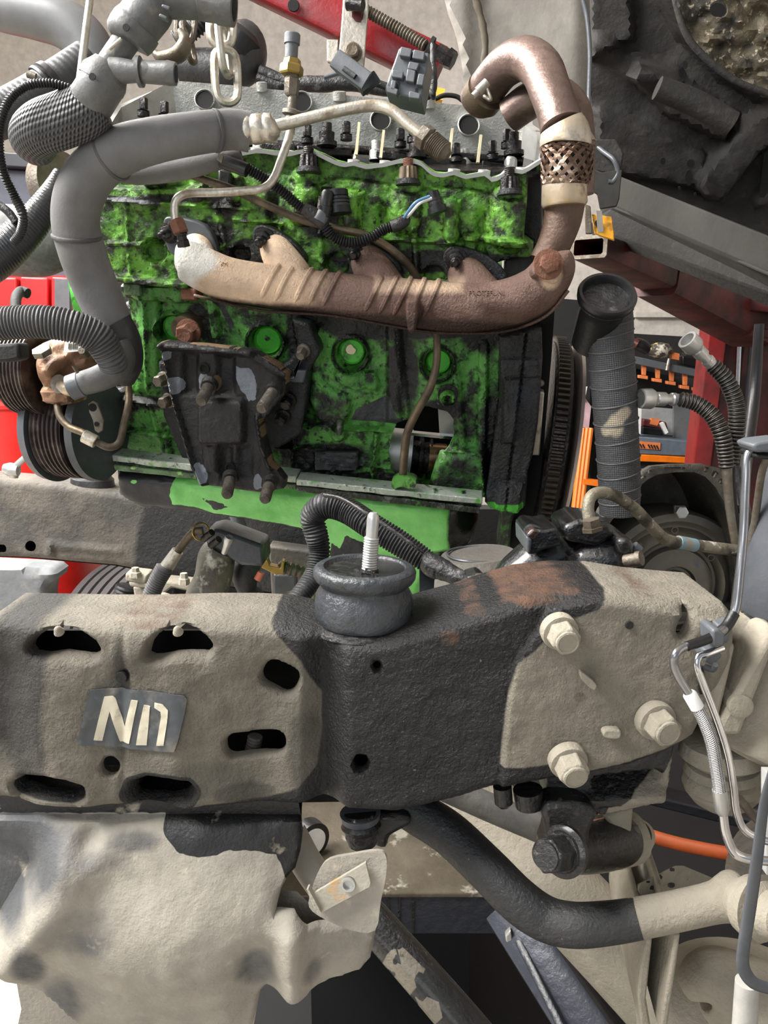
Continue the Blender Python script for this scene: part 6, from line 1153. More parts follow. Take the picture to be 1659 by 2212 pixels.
for k in range(13):
    tt = .06+k*.07; q = tt*(len(path)-1); i0 = min(int(q), len(path)-2); c = path[i0]+(path[i0+1]-path[i0])*(q-i0); cs = []
    tilt = np.array((-.20, .05, 1)) if k % 2 else np.array((-.26, .1, 1)); N_ = nrm(tilt+np.array((.0, -.20, 0))); X_ = nrm(np.cross(N_, (0, 1, 0))); Y_ = np.cross(N_, X_)
    b.ring(c[:3], N_, c[3]*1.012, .0011, 48, 5)
b.obj('wrap_edge', m_rubg, t)
b = MB(); mo = P(1312, 636, .965); Nn = nrm((0, -.72, .69)); kk = SC(1312, 640, .985); b.ax(mo, Nn, [(-.03, 48*kk), (-.012, 52*kk), (-.006, 62*kk), (.0, 63*kk), (.003, 60*kk), (.003, 54*kk), (-.002, 50*kk), (-.08, 47*kk), (-.08, .0005)], 56); b.obj('open_mouth', m_black, t); b = MB(); b.ax(mo-Nn*.016, Nn, [(0, 49*kk), (.001, 49*kk), (.001, .0005)], 48); b.obj('bore_shade_disc', m_void, t)  # inner black disc stands in for the shade down the open mouth
b = MB(); b.ax(mo-Nn*.011, Nn, [(0, 53*kk), (.001, 60*kk), (.003, 61*kk), (.004, 56*kk)], 48); b.obj('frayed_edge', m_tape, t)
def flex(name, label, head, pts):
    t = thing(name, label, 'brake hose'); (x0, y0), (x1, y1) = head; Yh = 1.0
    b = MB(); b.rod((x1, y1, Yh), (x0, y0, Yh-.015), [(0, 12), (.14, 12), (.16, 14), (.24, 14), (.26, 11), (.4, 11), (.42, 15), (.62, 15), (.64, 13), (.7, 19), (.76, 22), (1, 21), (1, 16), (.75, 14), (.75, .5)], 36); b.obj('socket_end', m_grid, t, 30)
    tube('ribbed_sleeve', pts, m_black, t, corr=(8.2, .16, [0, .4, 1, 1, .4]), seg=26)
    q = np.array(crsmooth([np.append(P(*p_[:3]), p_[3]*SC(*p_[:3])) for p_ in pts], 8)); L = np.concatenate([[0], np.cumsum(np.linalg.norm(np.diff(q[:, :3], axis=0), axis=1))]); b = MB(); n = int(L[-1]/(8.2*SC(*pts[0][:3])))
    for k in range(n):
        s_ = L[-1]*(k+.5)/n; c = [np.interp(s_, L, q[:, i]) for i in range(4)]; c2 = [np.interp(min(L[-1], s_+.003), L, q[:, i]) for i in range(3)]; b.ring(np.array(c[:3]), np.array(c2)-np.array(c[:3]) if s_+.003 < L[-1] else q[-1, :3]-q[-4, :3], c[3]*.95, .0008, 24, 5)
    b.obj('coil_spring', m_steeld, t); t['group'] = 'spring sheathed brake hoses'; return t
t = flex('flex_brake_hose', 'spring sheathed hose with bright socket end pointing up in front of the red post', ((1484, 733), (1542, 792)), [(1538, 788, 1.0, 17), (1568, 820, 1.0, 18), (1588, 865, 1.0, 18), (1592, 910, 1.0, 18), (1586, 960, 1.0, 18), (1578, 1000, 1.0, 17)])
tube('metal_line', [(1578, 1000, 1.0, 10), (1580, 1060, 1.0, 9), (1596, 1180, 1.0, 8)], m_blackm, t)
t = flex('flex_brake_hose', 'spring sheathed hose with bright socket end pointing left beside the wrapped hose', ((1384, 861), (1472, 863)), [(1468, 862, .99, 16), (1505, 872, .99, 17), (1540, 900, .985, 18), (1560, 940, .98, 18), (1568, 985, .98, 17), (1570, 1010, .98, 16)])
tube('metal_line', [(1570, 1008, .98, 11), (1572, 1050, .98, 10), (1578, 1110, .98, 9), (1590, 1185, .98, 8)], m_steeld, t)
t = thing('gearbox_bellhousing', 'open cast gearbox bellhousing with drilled flange behind the right end of the rail', 'bellhousing')
FG = Face(1450, 1100, 1.45, (0, -1, .05))
GO = [(1336, 1078), (1356, 1046), (1380, 1024), (1408, 1008), (1450, 1004), (1520, 1003), (1556, 1012), (1568, 1034), (1580, 1060), (1604, 1120), (1620, 1200), (1625, 1340), (1255, 1340), (1262, 1200), (1290, 1130)]
GI = [(1350, 1086), (1372, 1058), (1396, 1038), (1420, 1025), (1460, 1020), (1500, 1020), (1524, 1030), (1545, 1052), (1562, 1080), (1580, 1124), (1594, 1200), (1600, 1322), (1280, 1322), (1286, 1200), (1310, 1140)]
sm = [circ(1404, 1020, 5, 12), circ(1374, 1043, 5, 12), circ(1525, 1014, 6, 12), circ(1558, 1040, 6, 12), rrect(1538, 1018, 1552, 1032, 3, rot=30), rrect(1384, 1028, 1396, 1036, 3, rot=-35), rrect(1434, 1009, 1480, 1014, 2), circ(1350, 1068, 4, 10), rrect(1566, 1056, 1578, 1074, 3, rot=-25)]
relief('flange', FG, GO, m_bell, t, holes=[GI]+sm, step=6, thick=.02, holethick=.018, edge=(4, .003), h=lambda x, y: .002*(noise(x, y, 8, 2)-.5))
b = MB(); q = np.array(GI, float); fr = FG.p(q[:, 0], q[:, 1], -.01); c = fr.mean(0); bk_ = c+(fr-c)*.8+np.array((0, .16, 0)); b.loft([fr, bk_], cap0=False); b.obj('inner_cone', m_bell, t)
t = thing('torque_converter', 'dished grey steel torque converter with blue marks inside the bellhousing', 'converter')
cT = P(1452, 1262, 1.50); kT = SC(1452, 1262, 1.5); b = MB(); prof = [(-.10, 162*kT), (-.0, 162*kT), (.008, 156*kT), (.010, 140*kT), (.004, 132*kT), (.003, 126*kT), (.018, 114*kT), (.022, 104*kT), (.018, 98*kT), (.002, 92*kT), (.002, 86*kT), (.016, 80*kT), (.022, 62*kT), (.020, 44*kT), (.010, 40*kT), (.010, 34*kT), (.03, 30*kT), (.03, 20*kT), (.01, 19*kT), (.01, .0005)]
b.ax(cT, (0, -1, .05), prof, 96); o = b.obj('shell', m_tcon, t)
V = np.array([v.co[:] for v in o.data.vertices])-cT; u_, v_ = V[:, 0]/kT, V[:, 2]/kT; o.data.attributes.new('blue', 'FLOAT', 'POINT').data.foreach_set('value', (.6*bump(np.hypot(u_-78, v_-78)-14, 14)+.55*bump(np.hypot(u_-42, v_-52)-14, 12)).astype(float))
b = MB(); b.hexb(P(1469, 1106, 1.485), (0, -1, .1), .012, .014, 0); b.obj('lug_bolt', m_grid, t); b = MB(); b.pbox([(1457, 1092), (1482, 1092), (1484, 1110), (1458, 1112)], 1.49, .01); b.obj('lug_plate', m_tcon, t, bevel=.002)
for x, y in ((1458, 1145), (1536, 1205), (1380, 1180)): b = MB(); b.ring(P(x, y, 1.482), (0, -1, 0), .006, .001, 20, 6); b.obj('stamped_ring', m_tcon, t)
t = thing('bare_metal_guard', 'grey strip behind the brake pipes beside the torque converter', 'strip'); MB().pbox([(1594, 1202), (1627, 1204), (1605, 1316), (1580, 1316)], .95, .004).obj('strip_plate', m_strut, t)
# ================= steering box =================
t = thing('steering_box', 'oil wet black steering gearbox casting on top of the near rail', 'steering box')
m_wet = M('oil_wet_casting', (22, 22, 23), .14, layers=[('n', 26, .6, .06, (60, 62, 66), .25, 0), ('n', 18, .66, .05, (90, 52, 34), .4, .1)], bumps=[(70, .9), (200, .4)], coat=.5)
Ys = .84
tube('main_casting', [(1096, 1290, Ys, 54), (1140, 1240, Ys, 62), (1200, 1205, Ys, 62), (1250, 1190, Ys, 55), (1290, 1175, Ys, 46)], m_wet, t, seg=36, wob=.04)
tube('end_cylinder', [(1242, 1240, Ys-.03, 30), (1250, 1232, Ys-.03, 52), (1262, 1226, Ys-.03, 60), (1318, 1215, Ys-.03, 60), (1320, 1215, Ys-.03, 66), (1334, 1213, Ys-.03, 66), (1336, 1212, Ys-.03, 58), (1352, 1208, Ys-.03, 50)], m_wet, t, seg=40, res=1)
for nm, q, yy, m in (('side_block', [(1136, 1156), (1150, 1142), (1176, 1146), (1205, 1140), (1215, 1180), (1175, 1188), (1150, 1200), (1140, 1196)], Ys-.06, m_wet), ('pale_face', [(1137, 1158), (1150, 1166), (1146, 1200), (1138, 1194)], Ys-.065, m_strut), ('top_block', [(1216, 1138), (1254, 1122), (1322, 1130), (1330, 1160), (1290, 1182), (1222, 1170)], Ys-.05, m_wet), ('end_block', [(1330, 1168), (1358, 1160), (1373, 1178), (1368, 1206), (1340, 1200)], Ys-.07, m_wet)):
    MB().pbox(q, yy, .07).obj(nm, m, t, bevel=.005)
b = MB(); b.rod((1245, 1124, Ys), (1243, 1114, Ys), [(0, 26), (.3, 27), (1, 24), (1, 18), (.4, 17)], 32); b.obj('open_port', M('rusty_port', (110, 70, 52), .4, .3), t)
b = MB(); b.rod((1350, 1212, Ys-.07), (1386, 1206, Ys-.08), [(0, 14), (.7, 14), (.72, 17), (1, 16)]); b.obj('side_plug', m_steeld, t); b = MB(); b.rod((1380, 1190, Ys-.06), (1368, 1180, Ys-.06), [(0, 12), (1, 12)]); b.obj('side_plug', m_strut, t)
b = MB(); b.rod((1281, 1146, Ys-.06), (1276, 1120, Ys-.06), [(0, 24), (.3, 24), (.32, 20), (.95, 20), (1, 14)], 6, .2); b.obj('union_nut', m_steeld, t)
for a in range(3):
    b = MB(); b.tube([(1142+a*24, 1215+a*8, Ys-.066, 2), (1160+a*22, 1232+a*6, Ys-.066, 2.6)], seg=6); b.obj('casting_fin', m_wet, t)
t = thing('steering_pressure_pipe', 'grimy bent steel pipe with blue paint tag running over the torque converter', 'pipe')
tube('pipe', [(1275, 1134, Ys-.05, 13), (1270, 1100, Ys-.045, 13), (1276, 1074, Ys-.04, 13), (1296, 1064, Ys-.03, 13), (1330, 1072, Ys-.01, 13), (1372, 1100, Ys+.02, 13), (1408, 1138, Ys+.05, 13), (1440, 1166, Ys+.07, 13), (1490, 1176, Ys+.09, 13), (1550, 1184, Ys+.11, 13), (1612, 1192, Ys+.13, 13)], M('grimy_pipe', (132, 126, 110), .5, .4, layers=[('n', 22, .54, .06, (52, 48, 42), .6, .1), ('n', 60, .64, .04, (220, 218, 210), .4, .3)], bumps=[(120, .6)]), t, seg=24, res=8)
tube('paint_tag', [(1464, 1171, Ys+.08, 14.5), (1500, 1178, Ys+.093, 14.5)], M('blue_tag', (116, 146, 158), .5, layers=[('n', 60, .5, .04, (150, 146, 136), .5, .3)]), t, res=1)
t = thing('dusty_round_cap', 'dusty grey round capped housing between the sump and steering box', 'housing')
b = MB(); b.rod((1040, 1300, .98), (1032, 1196, .98), [(0, 120), (.4, 112), (.75, 96), (.9, 84), (1, 78), (1, .1)], 64); o = b.obj('housing_body', M('dusty_grey_cast', (104, 100, 94), .8, bumps=[(160, .5)]), t)
b = MB(); b.ring(P(1030, 1197, .98), (0, 0, 1), .038, .0016, 48, 6); b.obj('pressed_ring', m_strut, t)
# ================= right hand pipes, strut =================
t = thing('shock_tower', 'grey damper body over dusty cone shaped spring seat at the right edge', 'damper')
tube('damper_body', [(1745, 900, .66, 62), (1735, 1100, .66, 96), (1722, 1240, .66, 112), (1712, 1320, .66, 108), (1706, 1346, .66, 96)], m_strut, t, seg=48, res=4)
tube('spring_seat', [(1704, 1330, .665, 100), (1690, 1420, .665, 112), (1672, 1500, .665, 125), (1650, 1580, .665, 150), (1640, 1606, .665, 130)], m_tan, t, seg=48, res=4)
b = MB(); b.pbox([(1662, 1372), (1690, 1360), (1600, 1590), (1548, 1590), (1556, 1560)], .608, .04); b.obj('gusset_rib', m_tan, t, bevel=.006)
b = MB(); b.ax(P(1602, 1528, .606), (0, -1, 0), [(-.02, .0105), (0, .010), (.001, .008), (.001, .0002)], 24); b.obj('weld_stud', m_tan, t)
t = thing('bump_stop', 'dusty stacked rubber bump stop below the damper seat at right', 'bump stop')
b = MB(); b.rod((1562, 1592, .66), (1560, 1746, .66), [(0, 60), (.04, 84), (.22, 92), (.26, 84), (.28, 66), (.34, 66), (.36, 76), (.46, 82), (.50, 74), (.54, 80), (.64, 84), (.68, 78), (.72, 80), (.84, 66), (.95, 42), (1, 10)], 48); b.obj('stop_body', m_tan, t)
m_bl_ = m_chrome
Yb = .575
t = thing('brake_pipe', 'long bright brake pipe from top clip down to white braided hose over the rail end', 'brake pipe')
tube('pipe', [(1668, 962, .62, 11), (1636, 968, .62, 11), (1615, 985, .62, 9.5), (1611, 1040, .615, 9.5), (1606, 1150, .61, 9.5), (1598, 1240, .60, 9.5), (1590, 1310, .595, 9.5), (1574, 1348, .59, 9.5), (1552, 1368, .58, 9.5), (1520, 1384, .575, 9.5), (1482, 1396, .57, 9.5), (1460, 1412, .565, 9.5), (1456, 1436, .565, 9.5), (1470, 1470, .565, 9.5), (1492, 1505, .565, 9.5)], M('pipe_grey_steel', (150, 150, 152), .25, .9, layers=[('n', 8, .55, .1, (90, 90, 92), .35, .7)]), t, seg=20, res=8)
tube('dark_sleeve', [(1548, 1371, .579, 11), (1520, 1384, .574, 11), (1484, 1396, .569, 11)], m_black, t, seg=16); tube('dark_sleeve', [(1586, 1325, .593, 12), (1570, 1352, .588, 12), (1548, 1372, .582, 11)], m_black, t)
tube('ferrule', [(1488, 1496, .565, 12), (1490, 1500, .565, 15), (1506, 1528, .565, 15)], m_white, t, res=1); 
tube('braided_hose', [(1503, 1522, .565, 13), (1522, 1560, .563, 14), (1538, 1605, .56, 14), (1548, 1660, .56, 14), (1556, 1712, .56, 14)], m_ptfe, t, seg=28, res=10)
tube('ferrule', [(1554, 1706, .56, 15.5), (1560, 1750, .56, 15), (1562, 1758, .56, 11)], m_grid, t, res=1)
tube('pipe_tail', [(1561, 1755, .56, 10), (1568, 1800, .56, 10), (1584, 1838, .56, 10), (1612, 1854, .56, 10), (1680, 1862, .56, 10)], m_chrome, t, seg=20, res=8)
t = thing('second_brake_pipe', 'bright brake pipe running just right of the white braided hose', 'brake pipe')
tube('pipe', [(1560, 1400, .585, 8.5), (1528, 1412, .58, 8.5), (1510, 1418, .578, 8.5), (1506, 1440, .576, 8.5), (1520, 1480, .576, 8.5), (1550, 1560, .574, 8.5), (1572, 1630, .572, 8.5), (1584, 1700, .57, 8.5), (1590, 1750, .57, 8.5), (1606, 1790, .57, 8.5), (1640, 1812, .57, 8.5), (1690, 1824, .57, 8.5)], m_chrome, t, seg=18, res=8)
t = thing('third_brake_pipe', 'short steel brake pipe slanting to the right edge behind the bright pipes', 'brake pipe'); tube('pipe', [(1596, 1724, .62, 9), (1630, 1765, .62, 9), (1680, 1812, .62, 9)], m_steeld, t)
t = thing('pipe_clip', 'grey plastic clip block holding brake pipes at the end of the near rail', 'clip')
for q, yy in (([(1538, 1362), (1552, 1358), (1568, 1372), (1566, 1398), (1538, 1398)], .572), ([(1524, 1408), (1552, 1402), (1562, 1418), (1540, 1440), (1522, 1430)], .582), ([(1548, 1350), (1584, 1345), (1574, 1390), (1556, 1392)], .60)): MB().pbox(q, yy, .025).obj('clip_block', m_conn, t, bevel=.002)
tube('clip_hook', [(1522, 1440, .58, 7), (1540, 1446, .575, 7), (1546, 1436, .57, 6)], m_strut, t)
t = thing('clip_bracket', 'dusty bracket with slot standing between rail end and damper seat', 'bracket'); MB().pbox([(1498, 1440), (1530, 1400), (1590, 1392), (1580, 1440), (1552, 1560), (1512, 1560)], .61, .02).obj('bracket_plate', m_tan, t, bevel=.003); b = MB(); b.pbox([(1508, 1450), (1520, 1440), (1520, 1500), (1512, 1500)], .606, .003); b.obj('slot_shadow', m_void, t)
t = thing('top_pipe_clip', 'black ribbed plastic pipe clip at right edge in front of the lift post', 'clip')
MB().pbox([(1624, 962), (1640, 955), (1700, 948), (1700, 975), (1634, 978)], .60, .03).obj('clip_top', m_conn, t, bevel=.002); MB().pbox([(1630, 982), (1640, 978), (1700, 985), (1700, 996), (1634, 992)], .61, .03).obj('clip_web', m_black, t, bevel=.002)
for i, (nm, lb, q, m, r) in enumerate((('clipped_pipe', 'dull steel pipe dropping from the plastic clip toward the damper', [(1664, 978, .63, 8), (1656, 992, .63, 8), (1644, 1030, .64, 8), (1630, 1130, .66, 8), (1614, 1230, .67, 8), (1606, 1320, .67, 8)], m_steeld, 8), ('black_cable', 'black cable between the clipped pipe and the damper body', [(1700, 1010, .66, 7), (1660, 1080, .67, 7), (1634, 1160, .68, 7), (1618, 1240, .69, 7), (1610, 1300, .69, 7)], m_black, 7), ('cream_conduit', 'cream ribbed conduit at the right edge behind the clipped pipe', [(1680, 1000, .72, 14), (1662, 1060, .72, 14), (1646, 1110, .72, 13), (1640, 1140, .72, 10)], m_cream, 8), ('black_loom', 'oily black cable running from the flex hoses down to the rail end', [(1590, 1010, 1.05, 10), (1602, 1060, 1.03, 11), (1614, 1130, 1.0, 12), (1622, 1200, .98, 12)], m_tape, 8), ('black_post_cable', 'thick black cable in front of the red post beside the flex hoses', [(1640, 700, 1.5, 10), (1630, 850, 1.5, 12), (1612, 1000, 1.4, 12), (1600, 1100, 1.3, 12)], m_black, 8))):
    t = thing(nm, lb, 'cable' if 'cab' in nm or 'loom' in nm or 'cond' in nm else 'pipe'); tube('run', q, m, t, seg=16, **({'corr': (7, .15)} if nm == 'cream_conduit' else {}))
# black strap in the foreground
t = thing('hooked_strap', 'dark curved steel strap hooking up at the bottom right edge', 'strap'); 
tube('strap_body', [(1668, 1660, .47, 8), (1650, 1740, .475, 11), (1636, 1850, .48, 13), (1620, 1960, .485, 14), (1606, 2050, .485, 14), (1606, 2090, .485, 14), (1622, 2118, .485, 14), (1650, 2132, .485, 14), (1700, 2140, .485, 14)], m_strut, t, seg=20, res=8, flat=.5)
MB().pbox([(1656, 1670), (1700, 1670), (1700, 1890), (1656, 1890)], .6, .01).obj('white_tab', m_white, t)
# ================= suspension, lower right =================
t = thing('stabilizer_bar', 'thick round bar, oil black then dusty, bending under the near rail', 'stabilizer bar')
tube('black_bar', [(850, 1722, .70, 45), (900, 1755, .69, 45), (970, 1800, .675, 46), (1050, 1875, .65, 47), (1120, 1945, .63, 48), (1180, 1985, .62, 47), (1240, 1998, .61, 46), (1310, 1994, .605, 44), (1380, 1984, .60, 42)], M('bar_black', (38, 38, 39), .45, layers=[('n', 7, .62, .12, (56, 56, 56), .6, 0), ('n', 240, .7, .04, (120, 118, 114), .6, 0)], bumps=[(200, .5)]), t, seg=40, res=8)
tube('dusty_bar', [(1370, 1985.5, .601, 42.6), (1382, 1983, .6005, 42), (1460, 1968, .595, 41), (1540, 1950, .59, 42), (1570, 1942, .588, 50), (1590, 1936, .588, 54), (1604, 1934, .588, 46)], m_tan, t, seg=40, res=6)
t2 = thing('link_bushing', 'pale ringed bushing stack on the end of the dusty stabilizer bar', 'bushing')
b = MB(); b.rod((1590, 1940, .57), (1700, 1990, .53), [(0, 30), (.02, 44), (.16, 50), (.2, 46), (.22, 60), (.5, 70), (.52, 58), (.6, 62), (.64, 56), (.68, 50), (.9, 46), (1, 30)], 40); b.obj('bushing_body', m_tan, t2)
t = thing('trailing_arm', 'wide dusty pale axle arm sloping down behind the black bar', 'suspension arm')
tube('arm_body', [(960, 1660, .98, 80), (1080, 1790, .93, 84), (1200, 1915, .88, 86), (1330, 2050, .84, 90), (1460, 2180, .80, 100), (1560, 2280, .78, 110)], m_tan, t, seg=44, res=6)
t = thing('axle_housing', 'large dusty rounded axle housing at the bottom right corner', 'axle')
tube('housing_body', [(1420, 2270, .70, 60), (1470, 2230, .70, 120), (1540, 2200, .70, 150), (1620, 2200, .70, 150), (1720, 2220, .70, 130)], m_tan, t, seg=48, res=6)
tube('cast_neck', [(1480, 2130, .66, 30), (1530, 2110, .655, 60), (1580, 2140, .65, 86), (1640, 2190, .64, 110), (1700, 2260, .63, 120)], m_tan, t, seg=40)
for i, (q, yy) in enumerate((([(1398, 2030), (1410, 2026), (1402, 2100), (1396, 2160), (1410, 2240), (1388, 2240), (1378, 2150), (1384, 2090)], .60), ([(1458, 2020), (1470, 2018), (1462, 2080), (1450, 2160), (1440, 2240), (1426, 2240), (1432, 2180), (1446, 2100)], .585))):
    F = Face(1430, 2120, yy); fr = np.array([F.p(x, y) for x, y in q]); b = MB(); b.slab(fr, fr+np.array((0.018, .16, 0))); b.obj('bracket_plate', m_tan, t, bevel=.002)
t = thing('spring_perch', 'flat dusty perch plate with dark oil drops above the dusty bar end', 'plate')
q = [(1380, 1920), (1384, 1908), (1458, 1870), (1476, 1870), (1560, 1905), (1640, 1960), (1560, 1990), (1400, 1946), (1382, 1932)]
FPp = Face(1470, 1920, .66, (0, -.75, .66)); relief('perch_plate', FPp, q, m_tan, t, step=5, thick=.012, at={'oil': lambda x, y: np.maximum.reduce([bump(np.hypot((x-a)/1.3, y-b_)-r*.6, 3) for a, b_, r in ((1452, 1878, 8), (1424, 1895, 10), (1410, 1918, 9), (1450, 1912, 11), (1470, 1924, 6), (1496, 1916, 6), (1486, 1898, 4), (1440, 1932, 5), (1530, 1920, 9), (1400, 1905, 6))])})
t = thing('rear_drum', 'dusty ringed brake drum edge behind the perch plate at right', 'drum'); b = MB(); b.ax(P(1720, 1930, .86), nrm((-.5, -1, .1)), [(-.05, .03), (-.05, .08), (-.02, .082), (-.018, .074), (0, .072), (.004, .055), (.02, .05), (.02, .001)], 56); b.obj('drum_body', m_rail2, t)
t = thing('pale_post', 'pale dusty vertical tube at the bottom right corner below the strap', 'tube'); b = MB(); b.rod((1606, 2260, .53), (1614, 2120, .53), [(0, 26), (1, 24)], 28); b.obj('tube_body', M('pale_grey_tube', (170, 168, 162), .6, bumps=[(90, .2)]), t)
# control arm bracket with bolt
t = thing('arm_pivot', 'oil black cast arm pivot and bushing hanging below the rail gusset', 'suspension pivot')
F = Face(1300, 1720, .64)
AT = lambda x, y: np.clip(.5-sd_poly(x, y, [(1318, 1735), (1370, 1700), (1432, 1672), (1470, 1600), (1480, 1760), (1440, 1800), (1330, 1900), (1300, 1900), (1290, 1800)])/20., 0, 1)
relief('ledge', F, [(1180, 1655), (1240, 1660), (1300, 1648), (1380, 1622), (1462, 1600), (1448, 1700), (1432, 1735), (1400, 1745), (1300, 1766), (1230, 1752), (1180, 1730)], m_oily, t, step=5, thick=.07, edge=(8, .008), h=lambda x, y: .012*bump(sd_seg(x, y, 1240, 1725, 1420, 1712)-14, 8)-.014*bump(sd_seg(x, y, 1290, 1690, 1420, 1675)-8, 8)+.002*(noise(x, y, 8, 2)-.5), at={'dust': AT}, back=True)
tube('bushing', [(1175, 1848, .61, 26), (1190, 1844, .62, 40), (1240, 1836, .64, 50), (1300, 1826, .66, 54), (1345, 1812, .68, 52), (1360, 1808, .685, 30)], m_oily, t, seg=36)
tube('dusty_eye', [(1300, 1822, .67, 56), (1330, 1815, .68, 58), (1372, 1806, .69, 52), (1376, 1804, .69, 20)], m_tan, t, seg=36)
F2_ = Face(1240, 1800, .615); b = MB(); b.plate(F2_, smoothpoly([(1172, 1745), (1230, 1735), (1290, 1752), (1276, 1800), (1270, 1860), (1245, 1882), (1205, 1880), (1170, 1850), (1182, 1800)], 3), 0, .03); b.obj('ear_plate', m_oily, t, bevel=.005)
b = MB(); b.plate(Face(1350, 1770, .66), [(1300, 1762), (1370, 1745), (1362, 1850), (1340, 1862), (1330, 1800)], 0, .03); b.obj('far_ear', m_tan, t, bevel=.004)
for q in ((1376, 1800), (1384, 1820)): tube('nut', [(1360, q[1]-4, .67, 14), (q[0]-6, q[1]-6, .67, 14), (q[0]+4, q[1]-8, .67, 10)], m_rail2, t)
t = thing('pivot_bolt', 'large wet black hex bolt with washer through the arm pivot', 'bolt')
b = MB(); b.rod((1222, 1838, .60), (1178, 1851, .578), [(0, 54), (.16, 55), (.2, 50), (.22, 44), (.3, 42)], 40); b.obj('washer', m_oily, t); b = MB(); b.rod((1222, 1838, .60), (1178, 1851, .578), [(.26, 41), (.9, 38), (.95, 34)], 6, .5); b.obj('hex_head', m_oily, t, bevel=.001); b = MB(); b.rod((1222, 1838, .60), (1178, 1851, .578), [(.9, 30), (1, 29), (1, .2)], 32); b.obj('head_face', m_oily, t)
TH('panhard_rod', 'grey tube passing behind the arm pivot under the near rail', 'rod', [(960, 1700, .80, 30), (1060, 1745, .79, 30), (1150, 1782, .78, 31), (1200, 1800, .78, 34), (1215, 1806, .78, 46), (1240, 1815, .78, 46)], M('rod_grey', (80, 80, 80), .5, layers=[('n', 5, .52, .1, (128, 124, 118), .7, 0)], bumps=[(100, .3)]), 'rod_body', seg=32)
t = thing('rubber_bump_stop', 'oil dripping black rubber knob under the middle of the near rail', 'rubber stop')
b = MB(); b.rod((778, 1755, .66), (784, 1836, .655), [(0, 34), (.1, 42), (.25, 38), (.35, 44), (.5, 36), (.6, 37), (.85, 30), (1, 12)], 36); b.obj('knob_body', m_oily, t); b = MB(); b.rod((778, 1755, .66), (779, 1768, .66), [(0, 44), (1, 42)], 36); b.obj('top_washer', m_strut, t)
b = MB(); b.pbox([(800, 1762), (884, 1762), (892, 1782), (840, 1810), (836, 1838), (806, 1830)], .665, .05); b.obj('knob_arm', m_oily, t, bevel=.006)
for x, y in ((1085, 1728), (1140, 1735)): t = thing('underside_bolt', 'oily bolt end under the rail left of the arm pivot' if x < 1100 else 'wider oily bolt end under the rail next to the arm pivot', 'bolt'); b = MB(); b.rod((x, y-30, .63), (x+4, y+14, .63), [(0, 20 if x < 1100 else 32), (.8, 20 if x < 1100 else 30), (1, 12)], 20); b.obj('bolt_end', m_oily, t)
# ================= lower cover =================
FC = Face(350, 1950, .64, (0, -1, .0))
t = thing('lower_cover', 'big dusty dented splash cover hanging below the near rail at left', 'cover')
CO = [(-60, 1725), (640, 1725), (650, 1775), (653, 1800), (650, 1830), (640, 1862), (624, 1875), (612, 1895), (606, 1916), (602, 1932), (640, 1935), (668, 1962), (700, 1972), (780, 1972), (812, 2000), (800, 2066), (778, 2090), (720, 2102), (650, 2116), (625, 2120), (600, 2112), (578, 2118), (562, 2140), (556, 2170), (545, 2230), (535, 2280), (220, 2280), (180, 2212), (130, 2165), (80, 2122), (40, 2090), (10, 2060), (-60, 2000)]
def hc(x, y):
    u = (x-20)*.62+(2070-y)*.78; v = (x-20)*.78-(2070-y)*.62
    h = .030*np.exp(-((v+10)/60.)**2)*ss(-80, 40, u)*ss(420, 120, u)
    h += -.03*ss(0, 1, (300-x)/420.)*ss(1760, 1900, y)*ss(60, -120, v)+.045*np.exp(-((x-400)/300.)**2-((y-1990)/170.)**2)
    h += .020*np.exp(-((x-642)/34.)**2)*ss(1915, 1970, y)-.012*np.exp(-((x-560)/46.)**2)*ss(1960, 2020, y)*1.0+.012*np.exp(-((x-160)/60.)**2-((y-1830)/40.)**2)-.016*np.exp(-((x-200)/26.)**2-((y-1800)/30.)**2)
    return h*ss(1740, 1800, y)-.085*ss(1775, 1730, y)+.006*(noise(x, y, 90, 4)-.5)+.0012*(noise(x, y, 14, 2)-.5)
def dk(x, y): return np.clip(field(x, y, [(60, 1830, 130, 90, 1.0), (10, 1920, 70, 80, 1.0), (90, 2040, 34, 60, .9), (140, 2150, 50, 70, .75), (230, 2240, 50, 40, .6), (200, 1960, 90, 60, .55), (560, 2060, 44, 60, .8), (230, 1830, 60, 20, .5), (300, 1800, 60, 20, .7), (680, 2060, 20, 30, .5)], .05), 0, 1)
oil_foldshade = lambda x, y: np.clip(.5-(np.minimum(sd_poly(x, y, [(348, 1740), (358, 1785), (380, 1805), (395, 1818), (440, 1826), (470, 1822), (500, 1816), (540, 1816), (560, 1820), (600, 1828), (612, 1850), (622, 1880), (660, 1880), (670, 1740)]), sd_box(x, y, -80, 1700, 660, 1764))+5*(noise(x, y, 14, 3)-.5))/12., 0, 1)  # oil stain, plus a band along the top fold painted dark as shade
relief('cover_panel', FC, CO, m_skid, t, step=8, h=hc, thick=.006, at={'dark': dk, 'oil': oil_foldshade}, back=True, edge=(8, .004))
b = MB(); b.plate(Face(120, 2150, .66), [(28, 2080), (60, 2110), (120, 2150), (200, 2240), (200, 2300), (20, 2300), (46, 2180)], 0, .006); b.obj('side_flange', m_skid, t); 
FT = Face(740, 1900, .60, (-.1, -1, .15))
b = MB(); b.plate(FT, smoothpoly([(672, 1925), (690, 1880), (712, 1856), (760, 1846), (815, 1838), (834, 1850), (834, 1890), (822, 1950), (810, 2010), (760, 2010), (700, 1985), (668, 1960)], 3), -.008, .004); b.obj('bracket_ear', m_skid, t)
relief('nut_tab', FT, [(664, 1926), (672, 1934), (790, 1864), (800, 1906), (798, 1916), (690, 1974), (678, 1962)], M('tab_steel', (170, 164, 150), .6, .1, layers=[('n', 40, .62, .06, (180, 140, 90), .7, 0)], bumps=[(100, .3)]), t, holes=[circ(753, 1908, 15, 20, 15)], step=6, thick=.004, back=True)
